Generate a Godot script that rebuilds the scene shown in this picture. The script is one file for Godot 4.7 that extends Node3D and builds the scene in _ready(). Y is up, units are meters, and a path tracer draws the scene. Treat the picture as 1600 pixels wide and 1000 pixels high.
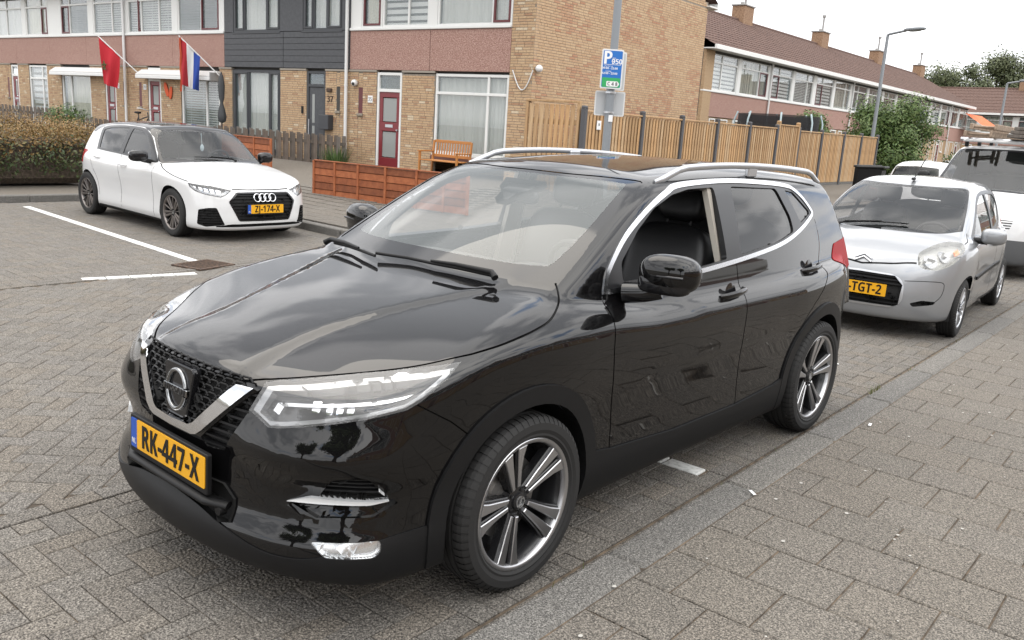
extends Node3D
const SUN := Vector3(0.082, 0.868, 0.49)   # towards the veiled sun

func _ready():
	var cam := Camera3D.new()
	cam.position = Vector3(2.276, 1.695, -2.724)
	cam.rotation = Vector3(deg_to_rad(-12.859), deg_to_rad(130.763), deg_to_rad(3.593))
	cam.fov = rad_to_deg(2.0 * atan(500.0 / 1340.785))
	cam.near = 0.05
	cam.far = 500.0
	add_child(cam)
	cam.current = true
	var env := Environment.new()
	env.background_mode = Environment.BG_SKY
	env.tonemap_mode = Environment.TONE_MAPPER_LINEAR
	env.tonemap_exposure = 1.1
	env.sdfgi_enabled = true
	env.ssao_enabled = true
	env.ssil_enabled = true
	var sky := Sky.new()
	sky.sky_material = cloud_sky()
	env.sky = sky
	env.background_energy_multiplier = 1.55
	var we := WorldEnvironment.new()
	we.environment = env
	add_child(we)
	var sun := DirectionalLight3D.new()
	sun.light_energy = 0.35
	sun.light_angular_distance = 45.0
	sun.light_color = Color(1.0, 0.96, 0.9)
	sun.shadow_enabled = true
	add_child(sun)
	sun.look_at_from_position(SUN * 10.0, Vector3.ZERO)
	rng.seed = 7
	build_all()

# bright broken cloud: a computed panorama of air and cloud
func cloud_sky() -> PanoramaSkyMaterial:
	var w := 1024; var h := 512
	var n := FastNoiseLite.new()
	n.seed = 33; n.frequency = 1.9; n.fractal_octaves = 5; n.fractal_gain = 0.52
	var n2 := FastNoiseLite.new()
	n2.seed = 5; n2.frequency = 0.7; n2.fractal_octaves = 3
	var sd := SUN
	var im := Image.create(w, h, false, Image.FORMAT_RGBF)
	for y in h:
		var el := PI * 0.5 - PI * (y + 0.5) / h
		for x in w:
			var az := TAU * (x + 0.5) / w
			var d := Vector3(sin(az) * cos(el), sin(el), cos(az) * cos(el))
			var c := Color(0.62, 0.63, 0.64)
			if el > -0.05:
				var up := maxf(d.y, 0.02)
				var q := Vector3(d.x, 0.0, d.z) / (up + 0.28) * 1.0
				var a := n.get_noise_3d(q.x, q.z, 0.3) * 1.25 + n2.get_noise_3d(q.x, q.z, 4.0) * 0.7
				var cover := smoothstep(-0.75, -0.3, a)          # how much cloud hides the blue
				var thick := smoothstep(0.0, 0.5, a)            # thick cloud is greyer underneath
				var glow := pow(maxf(d.dot(sd), 0.0), 3.0)        # thin cloud is brightest round the veiled sun
				var blue := Color(0.5, 0.68, 1.0)
				var white := Color(1.3, 1.3, 1.32).lerp(Color(3.1, 3.05, 2.95), glow).lerp(Color(0.7, 0.72, 0.76) * (1.0 + glow), thick)
				c = blue.lerp(white, cover)
				c = c.lerp(Color(1.15, 1.16, 1.18), (1.0 - smoothstep(0.0, 0.3, d.y)) * 0.7)
			im.set_pixel(x, y, c)
	var m := PanoramaSkyMaterial.new()
	m.panorama = ImageTexture.create_from_image(im)
	return m
func build_all():
	make_materials()
	var t0 := Time.get_ticks_msec()
	build_ground()
	build_front_row()
	var d2 := Vector3(cos(deg_to_rad(177.8)), 0, sin(deg_to_rad(177.8)))
	build_row(Vector3(-30.2, 0.0, 15.73), d2, 8, 6.62, 5.76, ["row house nearest the tan fence, its brick end pier showing", "row house right of the first one, chimney without flue pipe", "row house behind the garden shrub, third along the far row", "row house fourth along the far row behind the lamp post", "row house fifth along the far row above the big shrub", "row house sixth along the far row, mostly behind foliage", "row house seventh along the far row beside the end house", "row house at the far end carrying the orange awning"], "houses of the far row behind the fence", true, 91)
	build_row(Vector3(-88.0, 0.0, 40.0), Vector3(0.0385, 0, -0.999), 8, 6.0, 6.0, ["row house of the cross street, hidden behind the far row", "row house of the cross street, second from the left", "row house of the cross street, third from the left", "row house of the cross street, fourth from the left, showing only its roof", "row house of the cross street above the ladders on the van", "row house of the cross street right of the ladders", "row house of the cross street beyond the photo edge", "last row house of the cross street beyond the photo edge"], "houses of the cross street", false, 92)
	build_row(Vector3(-34.0, 0.0, -16.0), Vector3(0.9996, 0, -0.0265), 10, 6.0, 5.8, ["house across the street, first of the row behind the camera", "house across the street, second of the row behind the camera", "house across the street, third of the row behind the camera", "house across the street, fourth of the row behind the camera", "house across the street, fifth of the row behind the camera", "house across the street, sixth of the row behind the camera", "house across the street, seventh of the row behind the camera", "house across the street, eighth of the row behind the camera", "house across the street, ninth of the row behind the camera", "house across the street, last of the row behind the camera"], "houses of the row behind the camera", false, 93)
	print("houses ", Time.get_ticks_msec() - t0)
	build_street()
	build_gardens()
	print("gardens ", Time.get_ticks_msec() - t0)
	build_nissan()
	print("nissan ", Time.get_ticks_msec() - t0)
	build_audi()
	build_compact()
	build_van()
	build_far_car()
	print("cars ", Time.get_ticks_msec() - t0)
# ---------- ground, paving, kerbs ----------
const KA := 0.0265   # the street runs a little askew to the black car

func gy(x: float, z: float) -> float:
	return 0.1 + 0.27 * smoothstep(-5.5, -12.6, x) * smoothstep(8.0, 11.0, z)

func kerb_z(x: float) -> float:   # road-side edge of the near kerb
	return -1.062 - KA * x

var cam_inv: Transform3D
func view_px(p: Vector3) -> Vector2:   # where a point falls in the photo, to choose which pieces show largest
	var q := cam_inv * p
	if q.z > -0.3: return Vector2(-9, -9)
	return Vector2(0.5 + q.x / -q.z * 1340.785 / 1600.0, 0.5 - q.y / -q.z * 1340.785 / 1000.0)

# lays pieces [pos, angle, sx, sz]: the 300 nearest in view as parts, the rest joined
func lay(pieces: Array, host: Node, called: String, mesh_of: Callable, mats: Array, stuff_mat: Material, cols: Array, sd: int, limit := 300):
	var r := RandomNumberGenerator.new(); r.seed = sd
	var cp := Vector3(2.276, 1.695, -2.724)
	var near := []
	for i in pieces.size():
		var v := view_px(pieces[i][0])
		if v.x > -0.02 and v.x < 1.02 and v.y < 1.03: near.append([cp.distance_to(pieces[i][0]), i])
	near.sort_custom(func(a, b): return a[0] < b[0])
	var own := {}
	for k in mini(limit, near.size()): own[near[k][1]] = true
	var kinds := {}
	var meshes := {}
	for i in pieces.size():
		var p: Array = pieces[i]
		var key: String = p[4] if p.size() > 4 else "a"
		if not meshes.has(key): meshes[key] = mesh_of.call(key)
		var ci := r.randi() % cols.size()
		var xf := Transform3D(Basis(Vector3.UP, p[1] + r.randf_range(-0.008, 0.008)) * Basis(Vector3(1, 0, 0), r.randf_range(-0.006, 0.006)) * Basis(Vector3(0, 0, 1), r.randf_range(-0.006, 0.006)), p[0] + Vector3(0, r.randf_range(-0.0016, 0.0016), 0))
		if own.has(i): inst(meshes[key], called, host, mats[ci], xf)
		else:
			if not kinds.has(key): kinds[key] = []
			kinds[key].append([xf, cols[ci]])
	for key in kinds:
		var mm := MultiMesh.new()
		mm.transform_format = MultiMesh.TRANSFORM_3D
		mm.use_colors = true
		mm.mesh = meshes[key]
		mm.instance_count = kinds[key].size()
		for i in kinds[key].size():
			mm.set_instance_transform(i, kinds[key][i][0])
			mm.set_instance_color(i, kinds[key][i][1])
		var o := MultiMeshInstance3D.new()
		o.name = called + "_field"
		o.multimesh = mm
		o.material_override = stuff_mat
		o.set_meta("kind", "stuff")
		host.add_child(o, true)

func slab_mesh(sx: float, sz: float, bev: float) -> ArrayMesh:
	var b := MB.new()
	b.slab(Vector3.ZERO, sx, sz, 0.05, bev, 0.0)
	return b.mesh()

func sheet(called: String, pts: Array, y: float, m: Material, parent: Node) -> MeshInstance3D:
	var b := MB.new()
	var p := pv(pts)
	var ix := Geometry2D.triangulate_polygon(p)
	for k in range(0, ix.size(), 3):
		b.flat(Vector3(p[ix[k]].x, y, p[ix[k]].y), Vector3(p[ix[k + 1]].x, y, p[ix[k + 1]].y), Vector3(p[ix[k + 2]].x, y, p[ix[k + 2]].y), Vector3.UP)
	return build(b, called, m, parent)

func herring(origin: Vector3, ang: float, inside: Callable, w := 0.105, ext := 130, halves := true) -> Array:
	var out := []
	var B := Basis(Vector3.UP, ang)
	for i in range(-ext, ext):
		for j in range(-ext, ext):
			var m := posmod(i - j, 4)
			if m != 0 and m != 3: continue
			var c := Vector3((i + 1.0) * w, 0, (j + 0.5) * w) if m == 0 else Vector3((i + 0.5) * w, 0, (j + 1.0) * w)
			var p := origin + B * c
			if inside.call(p): out.append([p, ang if m == 0 else ang + PI / 2, 0, 0, "a"])
			elif halves:
				var hv := (Vector3(0.5, 0, 0) if m == 0 else Vector3(0, 0, 0.5)) * w
				for sg in [-1.0, 1.0]:
					var q: Vector3 = origin + B * (c + hv * sg)
					if inside.call(q): out.append([q, ang, 0, 0, "h"])
	return out

func build_ground():
	cam_inv = Transform3D(Basis.from_euler(Vector3(deg_to_rad(-12.859), deg_to_rad(130.763), deg_to_rad(3.593))), Vector3(2.276, 1.695, -2.724)).affine_inverse()
	# base sheet to the horizon
	var g := struct("ground")
	sheet("earth", [[-260, -200], [200, -200], [200, 260], [-260, 260]], -0.07, M.earth, g)
	# road and bays
	var road := struct("road")
	sheet("joint_sand", [[-60, -1.1], [30, -1.1], [30, 6.3], [-60, 6.3]], -0.008, M.joint, road)
	sheet("joint_sand", [[-5.4, 6.3], [30, 6.3], [30, 12.4], [-5.4, 12.4]], -0.008, M.joint, road)
	sheet("far_paving", [[-120, -1.6 + 3.0], [-16.5, -0.7], [-16.5, 6.4], [-120, 9.2]], 0.0, M.paver_far, road)
	sheet("far_paving", [[5.2, -1.3], [30, -1.9], [30, 12.4], [5.2, 12.4]], 0.0, M.paver_far, road)
	var pc: Array = M.paver_cols
	var pm: Array = M.paver_mats
	var brick := func(k): return slab_mesh(0.2065 if k == "a" else 0.1005, 0.1005, 0.004)
	var hb := herring(Vector3(-4, -0.003, 3), PI / 4 - KA, func(p: Vector3): return p.x > -16.5 and p.x < 5.2 and p.z > 0.93 - KA * p.x and p.z < 5.5 - KA * p.x, 0.105, 190, false)
	lay(hb, road, "paver", brick, pm, M.paver_stuff, pc, 3)
	# a straight course of bricks between road and bay
	var edge := []
	for i in 104: edge.append([Vector3(5.1 - i * 0.21, 0.004, 0.9 - KA * (5.1 - i * 0.21)), KA])
	var kc := []
	for i in 104: kc.append([Vector3(5.1 - i * 0.21, 0.0, kerb_z(5.1 - i * 0.21) + 0.055), KA])
	var e2 := []
	for i in 104: e2.append([Vector3(5.1 - i * 0.21, 0.004, 5.56 - KA * (5.1 - i * 0.21)), KA])
	lay(e2, road, "edge_paver", brick, pm, M.paver_stuff, pc, 15)
	lay(kc, road, "gutter_paver", brick, pm, M.paver_stuff, pc, 14)
	lay(edge, road, "edge_paver", brick, pm, M.paver_stuff, pc, 4)
	var bay := struct("parking_bay")
	var bb := herring(Vector3(-4, 0, -0.1), KA, func(p: Vector3): return p.x > -16.5 and p.x < 5.2 and p.z > kerb_z(p.x) + 0.15 and p.z < 0.795 - KA * p.x and not (absf(p.x + 1.55) < 0.09 and p.z < -0.42 + 0.3 and p.z > -0.82), 0.105, 160)
	lay(bb, bay, "paver", brick, pm, M.paver_stuff, pc, 5)
	for z in [-0.5, -0.68]:
		var wb := MB.new()
		wb.slab(Vector3(-1.545, 0.004, z), 0.1, 0.2 if z < -0.6 else 0.13, 0.03, 0.004, KA)
		build(wb, "white_paver", M.road_white, bay)
	var court := struct("parking_court")
	var cb := herring(Vector3(0, 0, 9), KA + PI / 2, func(p: Vector3): return p.x > -5.25 and p.x < 5.2 and p.z > 5.63 - KA * p.x and p.z < 12.15, 0.105, 90)
	lay(cb, court, "paver", brick, pm, M.paver_stuff, pc, 6)
	# painted lines of the court: separate white bricks laid end to end
	for i in 26:
		var t := (i + 0.5) / 26.0
		var wb := MB.new()
		wb.slab(Vector3(lerpf(-2.49, -2.74, t), 0.006, lerpf(6.08, 11.56, t)), 0.105, 0.2085, 0.03, 0.003, -0.045)
		build(wb, "white_paver", M.road_white, court)
	for i in 5:
		var wb := MB.new()
		wb.slab(Vector3(-1.2 - i * 0.21, 0.006, 5.6 - i * 0.045), 0.206, 0.1, 0.03, 0.003, -0.212)
		build(wb, "white_paver", M.road_white, court)
	# drain grate
	var gr := thing("drain_grate", "rusty iron drain grate in the road beside the white line", "drain", Vector3(-2.44, 0.008, 5.78), 0.25 + PI / 2)
	var fr := MB.new()
	for s in [-1.0, 1.0]:
		fr.box(Vector3(0.2 * s, 0, 0), Vector3(0.03, 0.02, 0.5), 0.003)
		fr.box(Vector3(0, 0, 0.235 * s), Vector3(0.37, 0.02, 0.03), 0.003)
	build(fr, "frame", M.rust, gr)
	for i in 9:
		var b := MB.new()
		b.box(Vector3(0, -0.002, -0.19 + i * 0.0475), Vector3(0.37, 0.018, 0.016), 0.003)
		build(b, "bar", M.rust, gr)
	var pit := MB.new()
	pit.box(Vector3(0, -0.012, 0), Vector3(0.38, 0.004, 0.47))
	build(pit, "pit", M.void_black, gr)
	# near pavement of 30 cm tiles
	var walk := struct("sidewalk")
	sheet("joint_sand", [[30, -1.1 - KA * 30], [-60, -1.1 + KA * 60], [-60, -30], [30, -30]], 0.092, M.joint, walk)
	sheet("far_paving", [[-16.45, -0.83], [-120, 2.0], [-120, -30], [-16.45, -30]], 0.1, M.tile_far, walk)
	sheet("far_paving", [[30, -6.4], [-16.45, -6.4], [-16.45, -30], [30, -30]], 0.1, M.tile_far, walk)
	var tiles := []
	for i in 62:
		var x := 2.35 - i * 0.3035
		var odd := i % 2 == 1
		var z := kerb_z(x) - 0.172
		if odd:
			tiles.append([Vector3(x - KA * 0.25, 0.1, z - 0.074), KA, 0, 0, "h"])
			z -= 0.1515
		for j in 17:
			tiles.append([Vector3(x + (z - 0.15 - kerb_z(x)) * KA, 0.1, z - 0.1495), KA, 0, 0, "a"])
			z -= 0.303
	lay(tiles, walk, "tile", func(k): return slab_mesh(0.296, 0.296 if k == "a" else 0.1455, 0.005), M.tile_mats, M.tile_stuff, M.tile_cols, 8)
	# near kerb, one-metre stones
	var kerb := struct("kerb")
	for i in 24:
		var x := 3.2 - i * 1.004
		var kb := MB.new()
		kb.box(Vector3(x, 0.012, kerb_z(x) - 0.083), Vector3(0.998, 0.185, 0.164), 0.013, Basis(Vector3.UP, KA))
		build(kb, "kerb_stone", M.kerb_mats[i % 3], kerb)
	var kf := MB.new()
	kf.box(Vector3(-50, 0.012, kerb_z(-50) - 0.083), Vector3(58, 0.185, 0.164), 0.013, Basis(Vector3.UP, KA))
	build(kf, "kerb_far", M.kerb_mats[0], kerb)
	# weeds in the gutter, specks of chewing gum and paper
	var wd := MB.new(); wd.colored = true
	var r := RandomNumberGenerator.new(); r.seed = 31
	for q in [[-0.12, 12], [-3.75, 60], [-4.6, 16], [-1.35, 7], [-2.1, 5], [-6.0, 14], [-0.5, 5]]:
		for i in q[1]:
			var b := Vector3(q[0] + r.randfn(0, 0.07), 0.0, kerb_z(q[0]) + 0.012 + absf(r.randfn(0, 0.018)))
			var d := Vector3(r.randfn(0, 0.5), 1.0, r.randfn(0.25, 0.4)).normalized() * r.randf_range(0.03, 0.11)
			var s := Vector3(d.z, 0, -d.x).normalized() * 0.006
			wd.col = Color(0.07, 0.11, 0.025).lerp(Color(0.16, 0.15, 0.04), r.randf())
			wd.flat(b - s, b + s, b + d, Vector3(0, 0.5, -1))
	var wo := build(wd, "weeds", M.leaf, self)
	tag(wo, "small green weeds growing in the joint along the near kerb", "weeds", "", "stuff")
	var gm := MB.new()
	for i in 150:
		var a := Vector3(r.randf_range(-7.5, 1.0), 0.1042, 0)
		a.z = kerb_z(a.x) - r.randf_range(0.0, 2.2)
		var s := r.randf_range(0.004, 0.011)
		for k in 6: gm.flat(a, a + Vector3(cos(k * TAU / 6), 0, sin(k * TAU / 6) * 0.8) * s, a + Vector3(cos((k + 1) * TAU / 6), 0, sin((k + 1) * TAU / 6) * 0.8) * s, Vector3.UP)
	var go := build(gm, "gum_spots", M.gum, self)
	tag(go, "pale chewing gum spots trodden into the grey pavement tiles", "litter", "", "stuff")
	for q in [[-1.28, -1.22, 0.9, "white paper scrap on the kerb beside the car door"], [-2.75, -1.28, 0.2, "white paper scrap on the tiles level with the rear wheel"], [-3.6, -0.7, 0.5, "white paper scrap in the gutter behind the rear wheel"], [-4.4, -0.5, 1.0, "white paper scrap on the bay paving before the silver car"]]:
		var pp := MB.new()
		pp.box(Vector3.ZERO, Vector3(0.05, 0.003, 0.016), 0.001)
		var o := build(pp, numbered("paper_scrap"), M.white_print, self, Transform3D(Basis(Vector3.UP, q[2]), Vector3(q[0], 0.108 if q[1] < -1.0 else 0.006, q[1] - KA * q[0])))
		tag(o, q[3], "litter", "paper scraps")
	# far pavement: sloping sheet with tiles, and its kerb
	var far := struct("far_sidewalk")
	var fm := MB.new()
	for i in range(0, 190):
		for j in range(0, 64):
			var x := -4.9 - i * 0.5; var z := 5.9 + j * 0.6
			if x > -5.45 + 0.12 * (z - 9.0) * 0.2 and z < 12.4: continue
			var P := func(u: float, v: float): return Vector3(u, gy(u, v) - 0.012, v)
			var zz := z
			fm.quad(P.call(x, zz), P.call(x - 0.5, zz), P.call(x - 0.5, zz + 0.6), P.call(x, zz + 0.6), Vector3.UP)
	build(fm, "paving_bed", M.tile_far, far)
	var ft := []
	for i in 27:
		for j in 24:
			var x := -5.62 - i * 0.303; var z := 6.35 + j * 0.303 + (0.15 if i % 2 else 0.0)
			if x < -8.5 and z > 10.2: continue
			ft.append([Vector3(x, gy(x, z), z), 0.02, 0, 0, "a"])
	lay(ft, far, "tile", func(_k): return slab_mesh(0.297, 0.297, 0.004), M.tile_mats, M.tile_stuff, M.tile_cols, 12, 200)
	var line := []
	for i in 8: line.append(Vector3(-5.2 - 0.04 * i, 0, 6.75 + i * 0.75))
	var kp := [[-40, 6.9], [-14, 6.15], [-8, 6.0], [-6.6, 6.02], [-5.9, 6.15], [-5.4, 6.45], [-5.2, 6.95], [-5.26, 8.6], [-5.36, 10.4], [-5.42, 12.2], [-3, 12.22], [0, 12.24], [4, 12.26], [9, 12.3]]
	for i in kp.size() - 1:
		var a := Vector3(kp[i][0], 0, kp[i][1]); var b := Vector3(kp[i + 1][0], 0, kp[i + 1][1])
		var n := maxi(1, int(round(a.distance_to(b) / 1.0)))
		if a.x < -13: n = 3
		for k in n:
			var c := a.lerp(b, (k + 0.5) / n); var ln := a.distance_to(b) / n
			var kb := MB.new()
			kb.box(Vector3(c.x, 0.018, c.z), Vector3(ln - 0.006, 0.19, 0.15), 0.012, Basis(Vector3.UP, atan2(-(b.z - a.z), b.x - a.x)))
			build(kb, "kerb_stone", M.kerb_mats[(i + k) % 3], far)
	# verge behind the parking court
	var vg := struct("verge")
	sheet("soil", [[-5.4, 12.3], [30, 12.3], [30, 40], [-5.4, 40]], 0.09, M.tile_far, vg)
# ---------- terraced houses ----------
var fsg := -1.0    # which way the row runs seen from the street
var fs0 := 0.0     # where the current house starts along its row
func LL(s: float, y: float, o: float) -> Vector3:   # along the row, up, out of the front
	return Vector3(fsg * (s - fs0), y, o)

func fbox(mb: MB, s0: float, s1: float, y0: float, y1: float, o0: float, o1: float, bev := 0.0):
	mb.box(LL((s0 + s1) / 2, (y0 + y1) / 2, (o0 + o1) / 2), Vector3(absf(s1 - s0), y1 - y0, absf(o1 - o0)), bev)

# brickwork on a plane: origin O, axes X (along), Y up, out Z; rects [x0, x1, y0, y1]
func bricks(host: Node, O: Vector3, X: Vector3, Z: Vector3, rects: Array, own: int, sd: int, redness: Callable):
	var r := RandomNumberGenerator.new(); r.seed = sd
	var list := []
	var bl := 0.21; var bh := 0.05; var jl := 0.221; var jh := 0.0615
	var unit := MB.new()
	unit.box(Vector3(0, 0, -0.02), Vector3(1, bh, 0.05), 0.003)
	var um := unit.mesh()
	var B := Basis(X, Vector3.UP, Z)
	for rc in rects:
		var n := int(floor((rc[3] - rc[2]) / jh + 0.2))
		for j in n:
			var y: float = rc[2] + (j + 0.5) * jh
			var x: float = rc[0] + 0.006
			var first := true
			while x < rc[1] - 0.03:
				var l := bl
				if first: l = [bl, bl * 0.5 - 0.005, bl * 0.75][posmod(j * 2 + int(j / 3), 3)]
				first = false
				if r.randf() < 0.12: l = bl * 0.5
				l = minf(l, rc[1] - x - 0.006)
				if l > 0.03: list.append([Vector3(x + l / 2, y, 0), l, redness.call(x + l / 2, y, r)])
				x += l + jl - bl
	var mm := MultiMesh.new()
	mm.transform_format = MultiMesh.TRANSFORM_3D
	mm.use_colors = true
	mm.mesh = um
	var st := []
	if own > 0:
		var gi: Transform3D = (host as Node3D).transform
		var order := []
		for i in list.size():
			var w: Vector3 = gi * (O + B * list[i][0])
			var v := view_px(w)
			if v.x > 0.0 and v.x < 1.0 and v.y > 0.0: order.append([Vector3(2.276, 1.695, -2.724).distance_to(w), i])
		order.sort_custom(func(a, b): return a[0] < b[0])
		var pick := {}
		for k in mini(own, order.size()): pick[order[k][1]] = true
		for i in list.size():
			if not pick.has(i): st.append(list[i]); continue
			var q: Array = list[i]
			var key := clampi(int(q[2].r * 18.0), 0, 9)
			if not M.has("brick%d" % key):
				M["brick%d" % key] = tri_mat(M.brick_tex, 0.5, 0.9, Color(q[2].r, q[2].g, q[2].b).linear_to_srgb())
			inst(um, "brick", host, M["brick%d" % key], Transform3D(B * Basis.from_scale(Vector3(q[1], 1, 1)), O + B * (q[0] + Vector3(0, 0, r.randf_range(-0.002, 0.002)))))
	else: st = list
	mm.instance_count = st.size()
	for i in st.size():
		var q: Array = st[i]
		mm.set_instance_transform(i, Transform3D(B * Basis.from_scale(Vector3(q[1], 1, 1)), O + B * (q[0] + Vector3(0, 0, r.randf_range(-0.002, 0.002)))))
		mm.set_instance_color(i, q[2])
	var o := MultiMeshInstance3D.new()
	o.name = "brickwork"
	o.multimesh = mm
	o.material_override = M.brick_stuff
	o.set_meta("kind", "stuff")
	host.add_child(o, true)

func yellow_brick(_x: float, _y: float, r: RandomNumberGenerator) -> Color:
	var c := Color(0.455, 0.305, 0.18).lerp(Color(0.51, 0.36, 0.22), r.randf())
	if r.randf() < 0.16: c = c.lerp(Color(0.34, 0.19, 0.115), r.randf_range(0.2, 0.8))
	if r.randf() < 0.05: c = c.lerp(Color(0.62, 0.52, 0.38), 0.8)
	return c

var gable_noise := FastNoiseLite.new()
func gable_brick(x: float, y: float, r: RandomNumberGenerator) -> Color:
	gable_noise.seed = 3; gable_noise.frequency = 0.45; gable_noise.fractal_octaves = 3
	var n := gable_noise.get_noise_2d(x, y * 1.6)
	var red := clampf(0.28 + n * 1.6 - (y - 1.6) * 0.05, 0.04, 0.75)
	var c := Color(0.465, 0.31, 0.185).lerp(Color(0.54, 0.385, 0.24), r.randf())
	if r.randf() < red: c = c.lerp(Color(0.4, 0.19, 0.115), r.randf_range(0.25, 0.75))
	return c

# a window: outer frame with mullions at s values and a transom; each pane, and what hangs behind
func window(host: Node, s0: float, s1: float, y0: float, y1: float, o: float, cuts: Array, transom: float, fm: Material, inside: String, fw := 0.06, red := []):
	var w := Node3D.new()
	w.name = "window"
	host.add_child(w, true)
	var f := MB.new()
	fbox(f, s0, s1, y0, y0 + fw, o - 0.06, o, 0.005)
	fbox(f, s0, s1, y1 - fw, y1, o - 0.06, o, 0.005)
	fbox(f, s0, s0 + fw, y0 + fw, y1 - fw, o - 0.06, o - 0.001, 0.005)
	fbox(f, s1 - fw, s1, y0 + fw, y1 - fw, o - 0.06, o - 0.001, 0.005)
	for c in cuts: fbox(f, c - fw / 2, c + fw / 2, y0 + fw, y1 - fw, o - 0.06, o - 0.002, 0.005)
	if transom > 0.0: fbox(f, s0 + fw, s1 - fw, transom - fw / 2, transom + fw / 2, o - 0.06, o + 0.006, 0.005)
	build(f, "frame", fm, w)
	var sl := MB.new()
	fbox(sl, s0 - 0.02, s1 + 0.02, y0 - 0.05, y0 - 0.002, o - 0.06, o + 0.05, 0.006)
	build(sl, "sill", fm, w)
	var xs := [s0 + fw]
	for c in cuts: xs += [c - fw / 2, c + fw / 2]
	xs.append(s1 - fw)
	for i in range(0, xs.size(), 2):
		for part in ([[y0 + fw, y1 - fw]] if transom <= 0.0 else [[y0 + fw, transom - fw / 2], [transom + fw / 2, y1 - fw]]):
			var p := MB.new()
			fbox(p, xs[i] - 0.004, xs[i + 1] + 0.004, part[0] - 0.004, part[1] + 0.004, o - 0.04, o - 0.034)
			build(p, "pane", M.pane, w)
			if part[0] < transom or transom <= 0.0:
				if (i / 2) in red:
					var c := MB.new()
					var q := 0.05
					fbox(c, xs[i] - 0.005, xs[i + 1] + 0.005, part[0] - 0.005, part[0] + q, o - 0.03, o + 0.018, 0.006)
					fbox(c, xs[i] - 0.005, xs[i + 1] + 0.005, part[1] - q, part[1] + 0.005, o - 0.03, o + 0.018, 0.006)
					fbox(c, xs[i] - 0.005, xs[i] + q, part[0] + q, part[1] - q, o - 0.03, o + 0.017, 0.006)
					fbox(c, xs[i + 1] - q, xs[i + 1] + 0.005, part[0] + q, part[1] - q, o - 0.03, o + 0.017, 0.006)
					build(c, "casement", M.red_frame if fm != M.dark_frame else M.dark_frame, w)
	hang(w, s0 + fw * 0.5, s1 - fw * 0.5, y0 + 0.02, y1 - 0.02, o - 0.14, inside)

# curtains, blinds or a dim room behind a window
func hang(w: Node, s0: float, s1: float, y0: float, y1: float, o: float, kind: String):
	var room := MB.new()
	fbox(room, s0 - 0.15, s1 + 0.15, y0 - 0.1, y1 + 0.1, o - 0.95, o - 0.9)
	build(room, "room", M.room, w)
	if kind == "none": return
	if kind.begins_with("blind"):
		var n := int((y1 - y0) / 0.075)
		var b := MB.new()
		for i in n:
			var y := y0 + (i + 0.5) * (y1 - y0) / n
			b.box(LL((s0 + s1) / 2, y, o), Vector3(s1 - s0, 0.055, 0.005), 0.0, Basis(Vector3.RIGHT, 0.55))
		for q in [0.15, 0.5, 0.85]: fbox(b, lerpf(s0, s1, q) - 0.014, lerpf(s0, s1, q) + 0.014, y0, y1, o + 0.025, o + 0.028)
		var o2 := build(b, "blind", M.blind_dark if kind == "blind_dark" else M.blind, w)
		o2.set_meta("kind", "stuff")
		return
	if kind == "roll":
		var b := MB.new()
		var n := 9
		for i in n:
			fbox(b, s0, s1, lerpf(y0, y1, float(i) / n), lerpf(y0, y1, (i + 0.62) / n), o, o + 0.006)
		build(b, "roller_blind", M.blind, w)
		return
	# curtain: pleated cloth
	var c := MB.new()
	var cl := MB.new()
	var segs := int((s1 - s0) / 0.022)
	var pts := []
	var ph := s0 * 7.0
	for i in segs + 1:
		var s := lerpf(s0, s1, float(i) / segs)
		var dd := 0.03 * sin(s * 41.0 + 1.7 * sin(s * 13.0 + ph)) + 0.014 * sin(s * 97.0 + ph)
		pts.append([s, o - 0.02 + dd])
	for i in segs:
		var skip := kind == "curtain_part" and absf((pts[i][0] - s0) / (s1 - s0) - 0.5) < 0.22
		if skip: continue
		var a := LL(pts[i][0], y0, pts[i][1]); var b := LL(pts[i + 1][0], y0, pts[i + 1][1])
		var t := Vector3(0, y1 - y0, 0)
		var n0 := Vector3(-(pts[maxi(i - 1, 0)][1] - pts[i + 1][1]), 0, -0.0).cross(Vector3.UP)
		var na := _cn(pts, i); var nb := _cn(pts, i + 1)
		c.t3(a, b, b + t, na, nb, nb); c.t3(a, b + t, a + t, na, nb, na)
	build(c, "curtain", M.curtain_warm if kind == "curtain_warm" else M.curtain, w)

func _cn(pts: Array, i: int) -> Vector3:
	var a: Array = pts[maxi(i - 1, 0)]; var b: Array = pts[mini(i + 1, pts.size() - 1)]
	var d := Vector3(-(b[0] - a[0]), 0, b[1] - a[1])
	var n := d.cross(Vector3.UP).normalized()
	return n if n.z > 0 else -n

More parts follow.
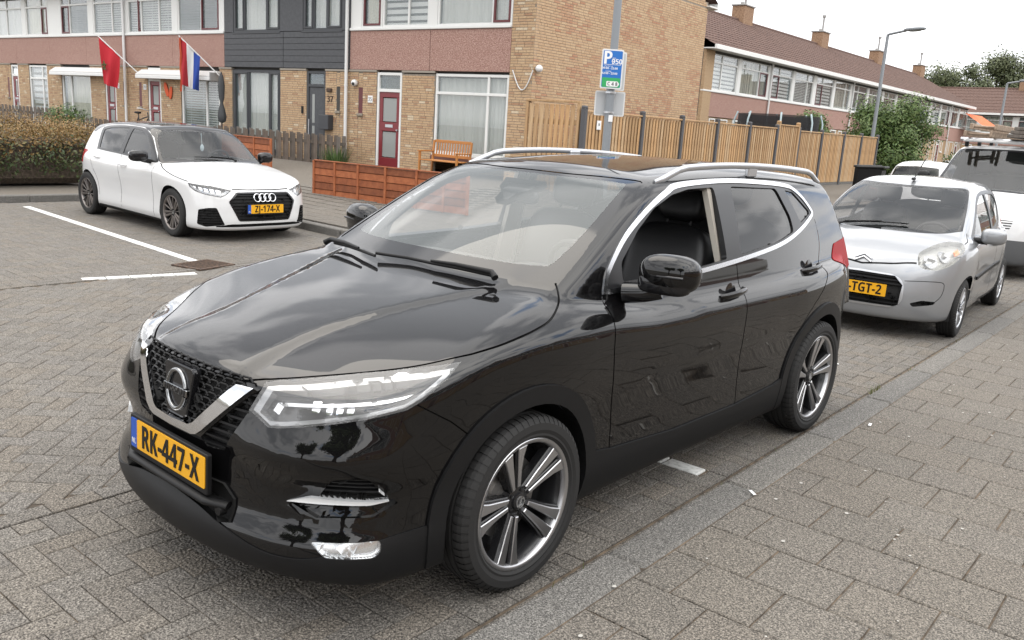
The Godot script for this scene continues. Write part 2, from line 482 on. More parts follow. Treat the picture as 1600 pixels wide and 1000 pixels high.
func front_door(host: Node, s0: float, s1: float, y0: float, ydoor: float, ytop: float, col: Material, fm: Material, glassy: bool):
	var d := Node3D.new()
	d.name = "door"
	host.add_child(d, true)
	var f := MB.new()
	fbox(f, s0, s0 + 0.07, y0, ytop, -0.09, -0.01, 0.005)
	fbox(f, s1 - 0.07, s1, y0, ytop, -0.09, -0.01, 0.005)
	fbox(f, s0 + 0.07, s1 - 0.07, ytop - 0.07, ytop, -0.09, -0.012, 0.005)
	fbox(f, s0 + 0.07, s1 - 0.07, ydoor, ydoor + 0.08, -0.09, -0.008, 0.005)
	build(f, "frame", fm, d)
	var a := s0 + 0.075; var b := s1 - 0.075
	var l := MB.new()
	var h := ydoor - y0
	if glassy:
		for q in [[0.0, 0.12], [0.48, 0.6], [0.93, 1.0]]: fbox(l, a, b, y0 + q[0] * h, y0 + q[1] * h, -0.08, -0.035, 0.006)
		for q in [[a, a + 0.12], [b - 0.12, b]]:
			fbox(l, q[0], q[1], y0 + 0.12 * h, y0 + 0.48 * h, -0.08, -0.036, 0.006)
			fbox(l, q[0], q[1], y0 + 0.6 * h, y0 + 0.93 * h, -0.08, -0.036, 0.006)
	else:
		fbox(l, a, b, y0, ydoor - 0.005, -0.08, -0.035, 0.006)
	build(l, "leaf", col, d)
	var g := MB.new()
	if glassy:
		fbox(g, a + 0.11, b - 0.11, y0 + 0.13 * h, y0 + 0.47 * h, -0.07, -0.06)
		fbox(g, a + 0.11, b - 0.11, y0 + 0.61 * h, y0 + 0.92 * h, -0.07, -0.06)
	else:
		for q in [[0.1, 0.46], [0.5, 0.9]]: fbox(g, b - 0.24, b - 0.13, y0 + q[0] * h, y0 + q[1] * h, -0.036, -0.03, 0.003)
	build(g, "door_glass", M.frost, d)
	var p := MB.new()
	fbox(p, a, b, ydoor + 0.08, ytop - 0.07, -0.06, -0.054)
	build(p, "pane", M.pane, d)
	var k := MB.new()
	if glassy:
		fbox(k, (a + b) / 2 - 0.14, (a + b) / 2 + 0.14, y0 + 0.53 * h, y0 + 0.57 * h, -0.035, -0.026, 0.003)
		k.tube([LL(a + 0.05, y0 + 0.5 * h, -0.035), LL(a + 0.05, y0 + 0.5 * h, 0.02)], 0.022, 8)
	else: k.tube([LL(b - 0.05, y0 + 0.1 * h, 0.02), LL(b - 0.05, y0 + 0.55 * h, 0.02)], 0.016, 8)
	build(k, "door_handle", M.satin_silver, d)

func downpipe(s: float, o: float, y0: float, y1: float, host: Node):
	var p := MB.new()
	p.tube([LL(s, y0, o), LL(s, y1, o)], 0.045, 12)
	for y in [y0 + 0.5, 2.4, 4.6]: p.tube([LL(s, y, o), LL(s, y + 0.05, o)], 0.052, 12)
	build(p, "downpipe", M.white_plastic, host)
	var q := MB.new()
	q.tube([LL(s, y0 - 0.1, o), LL(s, y0 + 0.42, o)], 0.05, 12)
	build(q, "pipe_foot", M.dull_metal, host)

func roof_on(host: Node, s0: float, s1: float, ye: float, yr: float, oe: float, orr: float, oback: float, m: Material, courses := 18):
	# two tiled slopes with stepped courses
	var mb := MB.new()
	for sl in [[oe, ye, orr, yr], [oback, ye, orr, yr]]:
		var up := Vector3(0, sl[3] - sl[1], sl[2] - sl[0])
		for k in courses:
			var a := float(k) / courses; var b := float(k + 1) / courses
			var y0: float = lerpf(sl[1], sl[3], a) + 0.03; var y1: float = lerpf(sl[1], sl[3], b) + 0.003
			var o0: float = lerpf(sl[0], sl[2], a); var o1: float = lerpf(sl[0], sl[2], b)
			var n := int((s1 - s0) / 0.28)
			for i in n:
				var u0 := lerpf(s0, s1, float(i) / n); var u1 := lerpf(s0, s1, float(i + 1) / n)
				var um := lerpf(u0, u1, 0.5); var uq := lerpf(u0, u1, 0.8)
				var nv := Vector3(0, absf(sl[2] - sl[0]), signf(sl[0] - sl[2]) * (sl[3] - sl[1])).normalized()
				var wv := nv * 0.028
				mb.quad(LL(u0, y0, o0), LL(um, y0, o0) + wv, LL(um, y1, o1) + wv, LL(u0, y1, o1), nv)
				mb.quad(LL(um, y0, o0) + wv, LL(u1, y0, o0), LL(u1, y1, o1), LL(um, y1, o1) + wv, nv)
				mb.quad(LL(u0, y0, o0), LL(um, y0, o0) + wv, LL(um, y0 - 0.03, o0), LL(u0, y0 - 0.03, o0), Vector3(0, 0.1, signf(sl[0] - sl[2])))
				mb.quad(LL(um, y0, o0) + wv, LL(u1, y0, o0), LL(u1, y0 - 0.03, o0), LL(um, y0 - 0.03, o0), Vector3(0, 0.1, signf(sl[0] - sl[2])))
	var o := build(mb, "roof_tiles", m, host)
	o.set_meta("kind", "stuff")
	var rd := MB.new()
	rd.tube([LL(s0, yr + 0.02, orr), LL(s1, yr + 0.02, orr)], 0.1, 8)
	build(rd, "ridge", m, host)
	var gt := MB.new()
	for q in [oe + 0.06, oback - 0.06]:
		gt = MB.new()
		fbox(gt, s0, s1, ye - 0.16, ye + 0.02, q - 0.06, q + 0.06, 0.01)
		build(gt, "gutter", M.white_wood, host)
	var ev := MB.new()
	for q in [[oe, oe - 0.5], [oback, oback + 0.5]]:
		ev = MB.new()
		fbox(ev, s0, s1, ye - 0.14, ye - 0.1, minf(q[0], q[1]), maxf(q[0], q[1]))
		build(ev, "eaves", M.white_wood, host)

func chimney(host: Node, s: float, o: float, y0: float, y1: float, sx := 0.75, pipe := true):
	var c := MB.new()
	fbox(c, s - sx / 2, s + sx / 2, y0, y1, o - 0.35, o + 0.35, 0.01)
	build(c, "chimney", M.chimney_brick, host)
	var t := MB.new()
	fbox(t, s - sx / 2 - 0.06, s + sx / 2 + 0.06, y1 + 0.002, y1 + 0.07, o - 0.41, o + 0.41, 0.01)
	t.tube([LL(s - 0.18, y1 + 0.07, o), LL(s - 0.18, y1 + 0.22, o)], 0.1, 10)
	if pipe: t.tube([LL(s + 0.2, y1 + 0.05, o), LL(s + 0.2, y1 + 0.95, o), LL(s + 0.2, y1 + 0.96, o), LL(s + 0.2, y1 + 1.1, o)], [0.06, 0.06, 0.12, 0.12], 10)
	build(t, "chimney_cap", M.lead, host)
	var f := MB.new()
	f.box(LL(s, y0 + 0.25, o + 0.38), Vector3(sx + 0.3, 0.14, 0.06), 0.01, Basis(Vector3.RIGHT, 0.6))
	build(f, "flashing", M.flash, host)

# upper storey and roof common to all the houses of a row; box of the house behind the front
func house_mass(host: Node, s0: float, s1: float, ye: float, depth: float, y0 := 0.0):
	var b := MB.new()
	fbox(b, s0 + 0.002, s1 - 0.002, y0 - 0.3, ye - 0.1, -depth + 0.02, -1.35)
	build(b, "house_body", M.brick_wall, host)
	var fl := MB.new()
	fbox(fl, s0 + 0.01, s1 - 0.01, 2.7, 2.9, -1.34, -0.1)
	fbox(fl, s0 + 0.01, s1 - 0.01, ye - 0.25, ye - 0.12, -1.34, 0.0)
	fbox(fl, s0 + 0.005, s0 + 0.12, y0 - 0.2, ye - 0.26, -1.34, -0.12)
	build(fl, "floor_slab", M.room, host)

func build_front_row():
	fsg = -1.0
	var O := Vector3(-13.11, 0, 10.53)
	var ang := deg_to_rad(86.3)
	var d := Vector3(cos(ang), 0, sin(ang))
	var yb := 0.33
	var row := [[0.0, 5.97, "tan brick end house with pink panels, red front door and long gable wall"], [5.97, 11.66, "tan brick house with dark grey boarded upper panel and dark grey door"], [11.66, 17.35, "tan brick house with striped blue white red flag and white awning box"], [17.35, 23.0, "tan brick house with plain red flag hanging from its upper sill"], [23.0, 28.7, "tan brick house with pink panel at the left edge of the photo"]]
	for i in row.size():
		var s0: float = row[i][0]; var s1: float = row[i][1]
		fs0 = s0
		var h := thing("terraced_house", row[i][2], "house", O + d * s0 , 0.0, "houses of the front terrace")
		h.basis = Basis(-d, Vector3.UP, Vector3(d.z, 0, -d.x))
		house_mass(h, s0, s1, 5.55, 8.5, yb)
		var wallrects := []
		match i:
			0: wallrects = [[-0.128, 0.53, yb, 5.4], [2.86, 4.0, yb, 2.77], [4.93, 5.97, yb, 2.79]]
			1: wallrects = [[5.97, 6.97, yb, 2.79], [7.78, 8.95, yb, 2.79], [11.3, 11.66, yb, 2.79]]
			2: wallrects = [[11.66, 11.95, yb, 2.79], [14.1, 15.3, yb, 2.79], [16.1, 17.35, yb, 2.79]]
			3: wallrects = [[17.35, 18.2, yb, 2.79], [18.95, 20.0, yb, 2.79], [22.2, 23.0, yb, 2.79]]
			4: wallrects = [[23.0, 23.35, yb, 2.79], [24.9, 25.85, yb, 2.79], [26.5, 28.7, yb, 2.79]]
		# mortar behind the bricks, window slots left dark
		var mo := MB.new()
		for q in wallrects:
			mo = MB.new()
			fbox(mo, q[0], q[1], q[2] - 0.5, q[3], -0.13, -0.006)
			build(mo, "mortar", M.mortar, h)
		var slots := [[5.46, 5.62, 1.72, 2.39], [6.36, 6.5, 1.75, 2.39], [16.5, 16.66, 1.5, 2.3], [17.55, 17.7, 1.5, 2.3], [26.7, 26.85, 1.5, 2.3]]
		var br := []
		for q in wallrects:
			var cutq := false
			for sl in slots:
				if sl[0] > q[0] and sl[1] < q[1]:
					cutq = true
					br += [[q[0], sl[0], q[2], q[3]], [sl[1], q[1], q[2], q[3]], [sl[0], sl[1], q[2], sl[2]], [sl[0], sl[1], sl[3], q[3]]]
					var w := MB.new()
					fbox(w, sl[0], sl[1], sl[2], sl[3], -0.02, -0.004)
					build(w, "slot_window", M.red_frame if i != 1 else M.room, h)
					var ss := MB.new()
					fbox(ss, sl[0] - 0.03, sl[1] + 0.03, sl[2] - 0.07, sl[2] - 0.002, -0.02, 0.05, 0.008)
					build(ss, "slot_sill", M.mortar, h)
			if not cutq: br.append(q)
		# rects measured from the house's own start, mirrored axis
		var rr := []
		for q in br: rr.append([-(q[1] - s0), -(q[0] - s0), q[2], q[3]])
		bricks(h, Vector3.ZERO, Vector3.RIGHT, Vector3(0, 0, 1), rr, 0, 40 + i, yellow_brick)
		# lintel strips above the ground floor
		var lt := MB.new()
		for q in wallrects:
			if q[3] > 3.0: continue
			lt = MB.new()
			fbox(lt, q[0], q[1], 2.795, 2.845, -0.1, 0.03, 0.004)
			build(lt, "lintel", M.concrete, h)
		# belt panel
		if i == 1:
			var k := 0
			for j in 6:
				for q in [[5.99, 8.78], [8.8, 11.64]]:
					var bo := MB.new()
					fbox(bo, q[0], q[1], 2.86 + j * 0.165, 2.86 + j * 0.165 + 0.16, -0.05, 0.03 + 0.004 * (j % 2), 0.006)
					build(bo, "cladding_board", M.dark_board, h)
			var bk := MB.new()
			fbox(bk, 5.98, 11.65, 2.85, 3.86, -0.1, -0.051)
			build(bk, "cladding_back", M.dark_frame, h)
		else:
			var s2 := (s0 if i > 0 else 0.53)
			for q in ([[s2, 3.05], [3.06, s1]] if i == 0 else [[s2 + 0.003, (s2 + s1) / 2 - 0.003], [(s2 + s1) / 2 + 0.003, s1 - 0.003]]):
				var pn := MB.new()
				fbox(pn, q[0] + 0.002, q[1] - 0.002, 2.85, 3.83, -0.1, 0.02, 0.006)
				build(pn, "belt_panel", M.pink_panel, h)
			var sg := MB.new()
			fbox(sg, s2, s1, 3.835, 3.9, -0.1, 0.06, 0.008)
			build(sg, "belt_sill", M.white_wood, h)
		# upper windows
		var y0 := 3.9; var y1 := 5.4
		match i:
			0:
				window(h, 0.54, 2.86, y0, y1, 0.0, [1.12], 4.95, M.white_wood, "curtain", 0.06, [0])
				window(h, 3.14, 4.78, y0, y1, 0.0, [3.85], 4.95, M.white_wood, "roll", 0.06, [])
				window(h, 4.8, 5.55, y0, y1, 0.0, [], -1.0, M.white_wood, "curtain_warm", 0.06, [0])
				posts(h, [[2.862, 3.138], [4.782, 4.798], [5.552, 5.968]], y0, y1, 0.01, M.white_wood)
			1:
				window(h, 6.3, 7.95, 3.86, y1, 0.0, [6.95, 7.5], -1.0, M.dark_frame, "curtain", 0.07, [0, 2])
				window(h, 8.95, 11.2, 3.86, y1, 0.0, [9.6, 10.65], -1.0, M.dark_frame, "curtain", 0.07, [0, 2])
				posts(h, [[5.975, 6.298], [7.952, 8.948], [11.202, 11.655]], 3.862, y1, 0.012, M.dark_board)
			2:
				window(h, 11.9, 14.2, y0, y1, 0.0, [12.9], 4.95, M.white_wood, "blind_dark", 0.06, [0])
				window(h, 14.5, 17.25, y0, y1, 0.0, [15.3, 16.4], 4.95, M.white_wood, "blind", 0.06, [])
				open_casement(h, 16.55, 0.85, y0 + 0.06, 1.0, 1.1)
				posts(h, [[11.665, 11.898], [14.202, 14.498], [17.252, 17.345]], y0, y1, 0.012, M.white_wood)
			3:
				window(h, 17.45, 19.6, y0, y1, 0.0, [18.3], 4.95, M.white_wood, "blind", 0.06, [])
				window(h, 19.95, 22.0, y0, y1, 0.0, [21.35], 4.95, M.white_wood, "blind_dark", 0.06, [1])
				open_casement(h, 17.5, 0.8, y0 + 0.06, 1.0, 1.9)
				posts(h, [[17.355, 17.448], [19.602, 19.948], [22.002, 22.995]], y0, y1, 0.012, M.white_wood)
			4:
				window(h, 23.05, 24.9, y0, y1, 0.0, [23.6], 4.95, M.white_wood, "curtain_warm", 0.06, [0])
				window(h, 25.2, 28.6, y0, y1, 0.0, [26.6, 27.5], 4.95, M.white_wood, "curtain", 0.06, [2])
				posts(h, [[23.005, 23.048], [24.902, 25.198]], y0, y1, 0.012, M.white_wood)
		# ground floor openings
		match i:
			0:
				window(h, 0.54, 2.85, 0.86, 2.79, -0.02, [1.16], 2.33, M.white_wood, "curtain", 0.065)
				front_door(h, 4.02, 4.92, yb + 0.06, 2.3, 2.79, M.red_door, M.white_wood, true)
				var ts := MB.new()
				fbox(ts, 0.53, 2.86, 0.7, 0.81, -0.1, 0.1, 0.02)
				build(ts, "brick_sill", M.sill_red, h)
				number_tile(h, 5.16, 2.1, "35", M.white_print, M.dark_frame)
				dome_camera(h, 5.72, 2.5)
			1:
				window(h, 8.97, 11.28, 0.4, 2.79, -0.02, [9.5, 10.5], -1.0, M.dark_frame, "curtain", 0.075, [0, 2])
				front_door(h, 6.98, 7.77, yb + 0.06, 2.36, 2.79, M.dark_board, M.dark_frame, false)
				inst(text_mesh("37", 0.17, 0.01, true), "house_number", h, M.rust, Transform3D(Basis.IDENTITY, LL(6.76, 2.05, 0.01)))
				var wl := MB.new()
				fbox(wl, 6.68, 6.86, 2.24, 2.34, 0.0, 0.07, 0.01)
				build(wl, "wall_lamp", M.rust, h)
				var pb := MB.new()
				fbox(pb, 6.62, 7.02, 1.22, 1.62, 0.0, 0.2, 0.015)
				build(pb, "letter_box", M.dark_frame, h)
				var bell := MB.new()
				fbox(bell, 7.9, 7.98, 1.62, 1.82, 0.0, 0.03, 0.006)
				build(bell, "door_bell", M.black_plastic, h)
			2:
				window(h, 11.97, 14.08, 0.75, 2.55, -0.02, [12.7], -1.0, M.white_wood, "blind", 0.07)
				front_door(h, 15.32, 16.08, yb + 0.06, 2.35, 2.79, M.red_door, M.white_wood, true)
				number_tile(h, 16.28, 2.15, "39", M.white_print, M.dark_frame)
				var bf := MB.new()
				bf.blob(LL(14.9, 2.1, 0.04), Vector3(0.2, 0.5, 0.05), 0.9, Basis(Vector3(0, 0, 1), 0.4))
				bf.blob(LL(14.65, 2.0, 0.04), Vector3(0.18, 0.42, 0.05), 0.9, Basis(Vector3(0, 0, 1), -0.2))
				build(bf, "wall_ornament", M.orange_cloth, h)
			3:
				window(h, 20.02, 22.18, 0.6, 2.5, -0.02, [21.5], -1.0, M.white_wood, "curtain_warm", 0.07)
				front_door(h, 18.22, 18.94, yb + 0.06, 2.35, 2.79, M.red_door, M.white_wood, true)
				number_tile(h, 18.05, 2.15, "41", M.white_print, M.dark_frame)
			4:
				window(h, 23.37, 24.88, 0.6, 2.79, -0.02, [23.8], 2.3, M.white_wood, "roll", 0.07)
				front_door(h, 25.87, 26.48, yb + 0.06, 2.35, 2.79, M.red_door, M.white_wood, true)
		if i % 2 == 0 and i < 4: downpipe(s1 + 0.06, 0.09, yb, 5.5, h)
		roof_on(h, s0 if i > 0 else -0.25, s1, 5.55, 8.2, 0.45, -4.25, -8.9, M.roof_tile, 15)
		chimney(h, s1 - 0.5, -4.25, 7.8, 9.0, 0.75, false)
		if i == 0: gable_wall(h, yb)

func posts(h: Node, rs: Array, y0: float, y1: float, o: float, m: Material):
	for q in rs:
		var pw := MB.new()
		fbox(pw, q[0], q[1], y0, y1, -0.1, o, 0.005)
		build(pw, "window_post", m, h)

func open_casement(host: Node, s: float, wd: float, y: float, ht: float, deg: float):
	# a red window leaf standing open
	var c := Node3D.new()
	c.name = "open_casement"
	host.add_child(c, true)
	c.transform = Transform3D(Basis(Vector3.UP, deg), LL(s, y, 0.03))
	var f := MB.new()
	for q in [[0.0, 0.06, 0.0, ht], [wd - 0.06, wd, 0.0, ht]]: f.box(Vector3((q[0] + q[1]) / 2, ht / 2, 0), Vector3(0.06, ht, 0.045), 0.006)
	for q in [0.03, ht - 0.03]: f.box(Vector3(wd / 2, q, 0), Vector3(wd - 0.12, 0.06, 0.044), 0.006)
	build(f, "casement_frame", M.red_frame, c)
	var g := MB.new()
	g.box(Vector3(wd / 2, ht / 2, 0), Vector3(wd - 0.1, ht - 0.1, 0.006))
	build(g, "pane", M.pane, c)

func number_tile(h: Node, s: float, y: float, t: String, back: Material, ink: Material):
	var n := MB.new()
	fbox(n, s - 0.09, s + 0.09, y - 0.09, y + 0.09, 0.0, 0.015, 0.004)
	var o := build(n, "number_tile", back, h)
	inst(text_mesh(t, 0.1, 0.003), "number", o, ink, Transform3D(Basis.IDENTITY, LL(s, y, 0.017)))

func dome_camera(h: Node, s: float, y: float):
	var c := MB.new()
	c.blob(LL(s, y, 0.07), Vector3(0.18, 0.18, 0.18), 1.0)
	build(c, "wall_camera", M.white_plastic, h)
	var d := MB.new()
	d.blob(LL(s - 0.02, y - 0.02, 0.13), Vector3(0.09, 0.09, 0.09), 1.0)
	build(d, "camera_eye", M.dark_gloss, h)

# the long end wall of the corner house, in the house's own axes: it runs back from the corner
func gable_wall(h: Node3D, yb: float):
	var dp := 8.5
	var mo := MB.new()
	mo.box(Vector3(0.065 - 0.006, (yb + 5.5) / 2 - 0.2, -dp / 2 - 0.005), Vector3(0.13, 5.5 - yb + 0.5, dp), 0.0)
	# triangle under the roof
	mo.prism(pv([[0.0, 5.4], [dp, 5.4], [dp / 2, 8.1]]), Vector3(0.02, 0, -dp), Vector3(0, 0, 1), Vector3.UP, Vector3.RIGHT, 0.1)
	build(mo, "gable_mortar", M.mortar, h)
	var rects := [[0.0, dp, yb, 5.4]]
	bricks(h, Vector3(0.128, 0, 0.0), Vector3(0, 0, -1), Vector3.RIGHT, rects, 300, 77, gable_brick)
	var gb := []
	for j in 40:
		var y := 5.41 + j * 0.0615
		var half := (8.05 - y) / 2.65 * dp / 2
		if half > 0.15: gb.append([dp / 2 - half, dp / 2 + half, y, y + 0.06])
	bricks(h, Vector3(0.128, 0, 0.0), Vector3(0, 0, -1), Vector3.RIGHT, gb, 0, 78, gable_brick)
	# ball camera with its looped cable near the corner
	var c := MB.new()
	c.blob(Vector3(0.22, 2.95, -0.12), Vector3(0.17, 0.17, 0.17), 1.0)
	build(c, "wall_camera", M.white_plastic, h)
	var lp := []
	for k in 17:
		var t := k / 16.0
		lp.append(Vector3(lerpf(0.16, -0.42, t), 2.9 - 0.5 * sin(PI * t) * (1.0 - 0.25 * t), 0.03))
	var cb := MB.new()
	cb.tube(lp, 0.014, 6)
	build(cb, "cable", M.white_plastic, h)

# a plainer row: brick below, pink belt, window band, tiled roof. Origin at the row's start, d along it, fronts face cross(up, d) side given by basis
func build_row(O: Vector3, d: Vector3, n: int, w0: float, w: float, labels: Array, group: String, detail: bool, sd: int, y0 := 0.1):
	var r := RandomNumberGenerator.new(); r.seed = sd
	fsg = 1.0
	for i in n:
		var s0 := 0.0 if i == 0 else w0 + (i - 1) * w
		var s1 := w0 + i * w
		fs0 = s0
		var h := thing("row_house", labels[mini(i, labels.size() - 1)], "house", O + d * s0, 0.0, group)
		h.basis = Basis(d, Vector3.UP, d.cross(Vector3.UP))
		house_mass(h, s0, s1, 5.3, 8.4, y0)
		var wall := MB.new()
		fbox(wall, s0 + 0.001, s1 - 0.001, y0 - 0.4, 2.48, -0.14, -0.06)
		build(wall, "front_wall", M.brick_wall, h)
		var pn := MB.new()
		fbox(pn, s0 + 0.004, s1 - 0.004, 2.5, 3.5, -0.1, 0.0, 0.006)
		build(pn, "belt_panel", M.pink_panel, h)
		var sg := MB.new()
		fbox(sg, s0, s1, 3.503, 3.57, -0.1, 0.05, 0.008)
		build(sg, "belt_sill", M.white_wood, h)
		var kinds := ["curtain", "roll", "curtain_warm", "blind", "none"]
		var m := (s0 + s1) / 2
		var a0 := s0 + (0.75 if i == 0 else 0.22)
		window(h, a0, m - 0.16, 3.58, 5.08, -0.02, [lerpf(a0, m - 0.16, 0.36)], 4.7, M.white_wood, kinds[r.randi() % 5], 0.06, [0] if r.randf() < 0.6 else [])
		window(h, m + 0.16, s1 - 0.22, 3.58, 5.08, -0.02, [lerpf(m + 0.16, s1 - 0.22, 0.68)], 4.7, M.white_wood, kinds[r.randi() % 5], 0.06, [1] if r.randf() < 0.6 else [])
		posts(h, [[m - 0.158, m + 0.158], [s1 - 0.218, s1 - 0.002]], 3.58, 5.08, 0.0, M.white_wood)
		if i > 0: posts(h, [[s0 + 0.002, a0 - 0.002]], 3.58, 5.08, 0.0, M.white_wood)
		else:
			var pr := MB.new()
			fbox(pr, s0 + 0.002, a0 - 0.004, y0 - 0.4, 5.15, -0.12, 0.03, 0.01)
			build(pr, "end_pier", M.brick_wall, h)
		window(h, s0 + 0.95, s0 + 2.7, 0.9, 2.44, -0.03, [s0 + 1.5], -1.0, M.white_wood, kinds[r.randi() % 5], 0.06)
		front_door(h, s0 + 3.2, s0 + 4.05, y0 + 0.06, 2.1, 2.46, M.red_door, M.white_wood, true)
		window(h, s0 + 4.5, s0 + 5.1, 1.6, 2.44, -0.03, [], -1.0, M.white_wood, "none", 0.06)
		if i % 2 == 0: downpipe(s1, 0.07, y0, 5.2, h)
		roof_on(h, s0 - (0.2 if i == 0 else 0.0), s1, 5.3, 7.75, 0.45, -4.2, -8.85, M.roof_tile, 15 if detail else 8)
		if i % 2 == 1: chimney(h, s1 - 0.62, -4.2, 7.2, 8.5, 1.2, true)
# ---------- fences, plants, street furniture ----------
func at_s(O: Vector3, d: Vector3, s: float) -> Vector3:
	return O + d * s

func plank_mesh(w: float, h: float, t: float, bev := 0.004) -> ArrayMesh:
	var b := MB.new()
	b.box(Vector3(0, h / 2, 0), Vector3(w, h, t), bev)
	return b.mesh()

# wooden garden fence: posts at distances along d, upright planks between, rail on top; front faces out
func plank_fence(called: String, label: String, O: Vector3, d: Vector3, posts: Array, h: float, mats: Array, sd: int, post_m: Material, tall := {}):
	var r := RandomNumberGenerator.new(); r.seed = sd
	var f := thing(called, label, "fence", O)
	f.basis = Basis(d, Vector3.UP, d.cross(Vector3.UP))
	var pw := 0.094
	var pm := {}
	for i in posts.size():
		var po := MB.new()
		po.box(Vector3(posts[i], h / 2 + 0.02, 0.02), Vector3(0.11, h + 0.1, 0.12), 0.012)
		po.blob(Vector3(posts[i], h + 0.08, 0.02), Vector3(0.13, 0.09, 0.14), 0.7, Basis.IDENTITY, 10, 6)
		build(po, "post", post_m, f)
		if i == posts.size() - 1: break
		var a: float = posts[i] + 0.058; var b: float = posts[i + 1] - 0.058
		var hh: float = h + tall.get(i, 0.0)
		if not pm.has(hh): pm[hh] = [plank_mesh(pw, hh - 0.28, 0.02), plank_mesh(pw, hh - 0.28, 0.018)]
		var n := int(round((b - a) / 0.142))
		for k in n:
			var x := a + (k + 0.5) * (b - a) / n
			inst(pm[hh][0], "plank", f, mats[r.randi() % mats.size()], Transform3D(Basis(Vector3(0, 0, 1), r.randf_range(-0.004, 0.004)), Vector3(x, 0.25, 0.024)))
		var bk := MB.new()
		bk.box(Vector3((a + b) / 2, hh / 2 + 0.1, -0.045), Vector3(b - a, hh - 0.34, 0.012))
		build(bk, "back_board", mats[3], f)
		var rl := MB.new()
		rl.box(Vector3((a + b) / 2, hh + 0.0, 0.01), Vector3(b - a, 0.04, 0.11), 0.008)
		build(rl, "top_rail", mats[1], f)
		var bs := MB.new()
		bs.box(Vector3((a + b) / 2, 0.11, 0.01), Vector3(b - a, 0.25, 0.05), 0.008)
		build(bs, "concrete_base", M.kerb_mats[1], f)
	return f

# weathered alternate boards of a front garden
func grey_fence(label: String, A: Vector3, B: Vector3, h: float, sd: int):
	var d := (B - A); var ln := d.length(); d /= ln
	var f := thing("garden_fence", label, "fence", A, 0.0, "weathered front garden fences")
	f.basis = Basis(d, Vector3.UP, d.cross(Vector3.UP))
	var r := RandomNumberGenerator.new(); r.seed = sd
	var pm := [plank_mesh(0.14, h, 0.018), plank_mesh(0.14, h - 0.035, 0.018)]
	var n := int(ln / 0.15)
	for k in n:
		var bk := k % 2 == 1
		inst(pm[1 if bk else 0], "plank", f, M.grey_woods[r.randi() % 3], Transform3D(Basis(Vector3(0, 0, 1), r.randf_range(-0.01, 0.01)), Vector3((k + 0.5) * ln / n, r.randf_range(-0.006, 0.006), -0.03 if bk else 0.014)))
	for y in [0.2, h - 0.22]:
		var rl := MB.new()
		rl.box(Vector3(ln / 2, y, -0.008), Vector3(ln, 0.09, 0.024))
		build(rl, "rail", M.grey_woods[1], f)

# low stained plank wall
func low_fence(called: String, label: String, A: Vector3, B: Vector3, h: float, rows: int, panels: Array):
	var d := (B - A); var ln := d.length(); d /= ln
	var f := thing(called, label, "fence", A)
	f.basis = Basis(d, Vector3.UP, d.cross(Vector3.UP))
	for i in panels.size() - 1:
		var a: float = panels[i]; var b: float = panels[i + 1]
		for k in rows:
			var pl := MB.new()
			pl.box(Vector3((a + b) / 2, h * (k + 0.5) / rows, 0.0), Vector3(b - a - 0.05, h / rows - 0.009, 0.024), 0.004, Basis(Vector3.RIGHT, -0.08))
			build(pl, "plank", M.stain_woods[(i * 3 + k * 2) % 3], f)
		var bk := MB.new()
		bk.box(Vector3((a + b) / 2, h / 2, -0.025), Vector3(b - a, h - 0.02, 0.012))
		build(bk, "back_board", M.stain_woods[2], f)
		var cp := MB.new()
		cp.box(Vector3((a + b) / 2, h + 0.012, -0.005), Vector3(b - a, 0.022, 0.07), 0.004)
		build(cp, "cap", M.stain_woods[1], f)
	for p in panels:
		var po := MB.new()
		po.box(Vector3(p, h / 2, 0.004), Vector3(0.05, h + 0.01, 0.05), 0.005)
		build(po, "post", M.stain_woods[0], f)

# leaf-sized faces spread through blobs [centre, radius vector, count]
func foliage(mb: MB, c: Vector3, s: Vector3, n: int, leaf: float, cols: Array, r: RandomNumberGenerator, shellness := 0.5, rag := 0.12):
	mb.colored = true
	for i in n:
		var v := Vector3(r.randfn(0, 1), r.randfn(0, 1), r.randfn(0, 1)).normalized()
		var q := pow(r.randf(), shellness * 0.6) * (1.0 + r.randfn(0, rag))
		var p := c + v * s * q
		var nn := (v + Vector3(r.randfn(0, 0.5), r.randfn(0.4, 0.5), r.randfn(0, 0.5))).normalized()
		var t := nn.cross(Vector3(r.randfn(0, 1), r.randfn(0, 1), r.randfn(0, 1))).normalized()
		var b := nn.cross(t)
		var l := leaf * r.randf_range(0.6, 1.3)
		mb.col = cols[r.randi() % cols.size()].lerp(cols[r.randi() % cols.size()], r.randf())
		var a0 := p - t * l; var a1 := p + b * l * 0.42; var a2 := p + t * l; var a3 := p - b * l * 0.42
		var nv := (nn + v * 0.5).normalized()
		mb.t3(a0, a1, a2, nv, nv, nv); mb.t3(a0, a2, a3, nv, nv, nv)

func tree(called: String, label: String, at: Vector3, h: float, lobes: Array, leaf: float, cols: Array, sd: int, group := "", category := "tree"):
	var t := thing(called, label, category, at, 0.0, group)
	var r := RandomNumberGenerator.new(); r.seed = sd
	var tk := MB.new()
	tk.tube([Vector3(0, -0.2, 0), Vector3(0.05, h * 0.2, 0.02), Vector3(-0.03, h * 0.45, 0.04), Vector3(0, h * 0.75, 0)], [h * 0.026, h * 0.02, h * 0.015, h * 0.006], 9)
	for q in lobes:
		var e: Vector3 = q[0]
		var st := Vector3(0, minf(e.y * 0.5, h * 0.4), 0)
		tk.tube([st, st.lerp(e, 0.5) + Vector3(0, h * 0.03, 0), e], [h * 0.012, h * 0.008, h * 0.003], 6)
	build(tk, "trunk", M.bark, t)
	var f := MB.new()
	for q in lobes: foliage(f, q[0], q[1], q[2], leaf, cols, r, 0.75, 0.16)
	build(f, "crown", M.leaf, t)
	return t

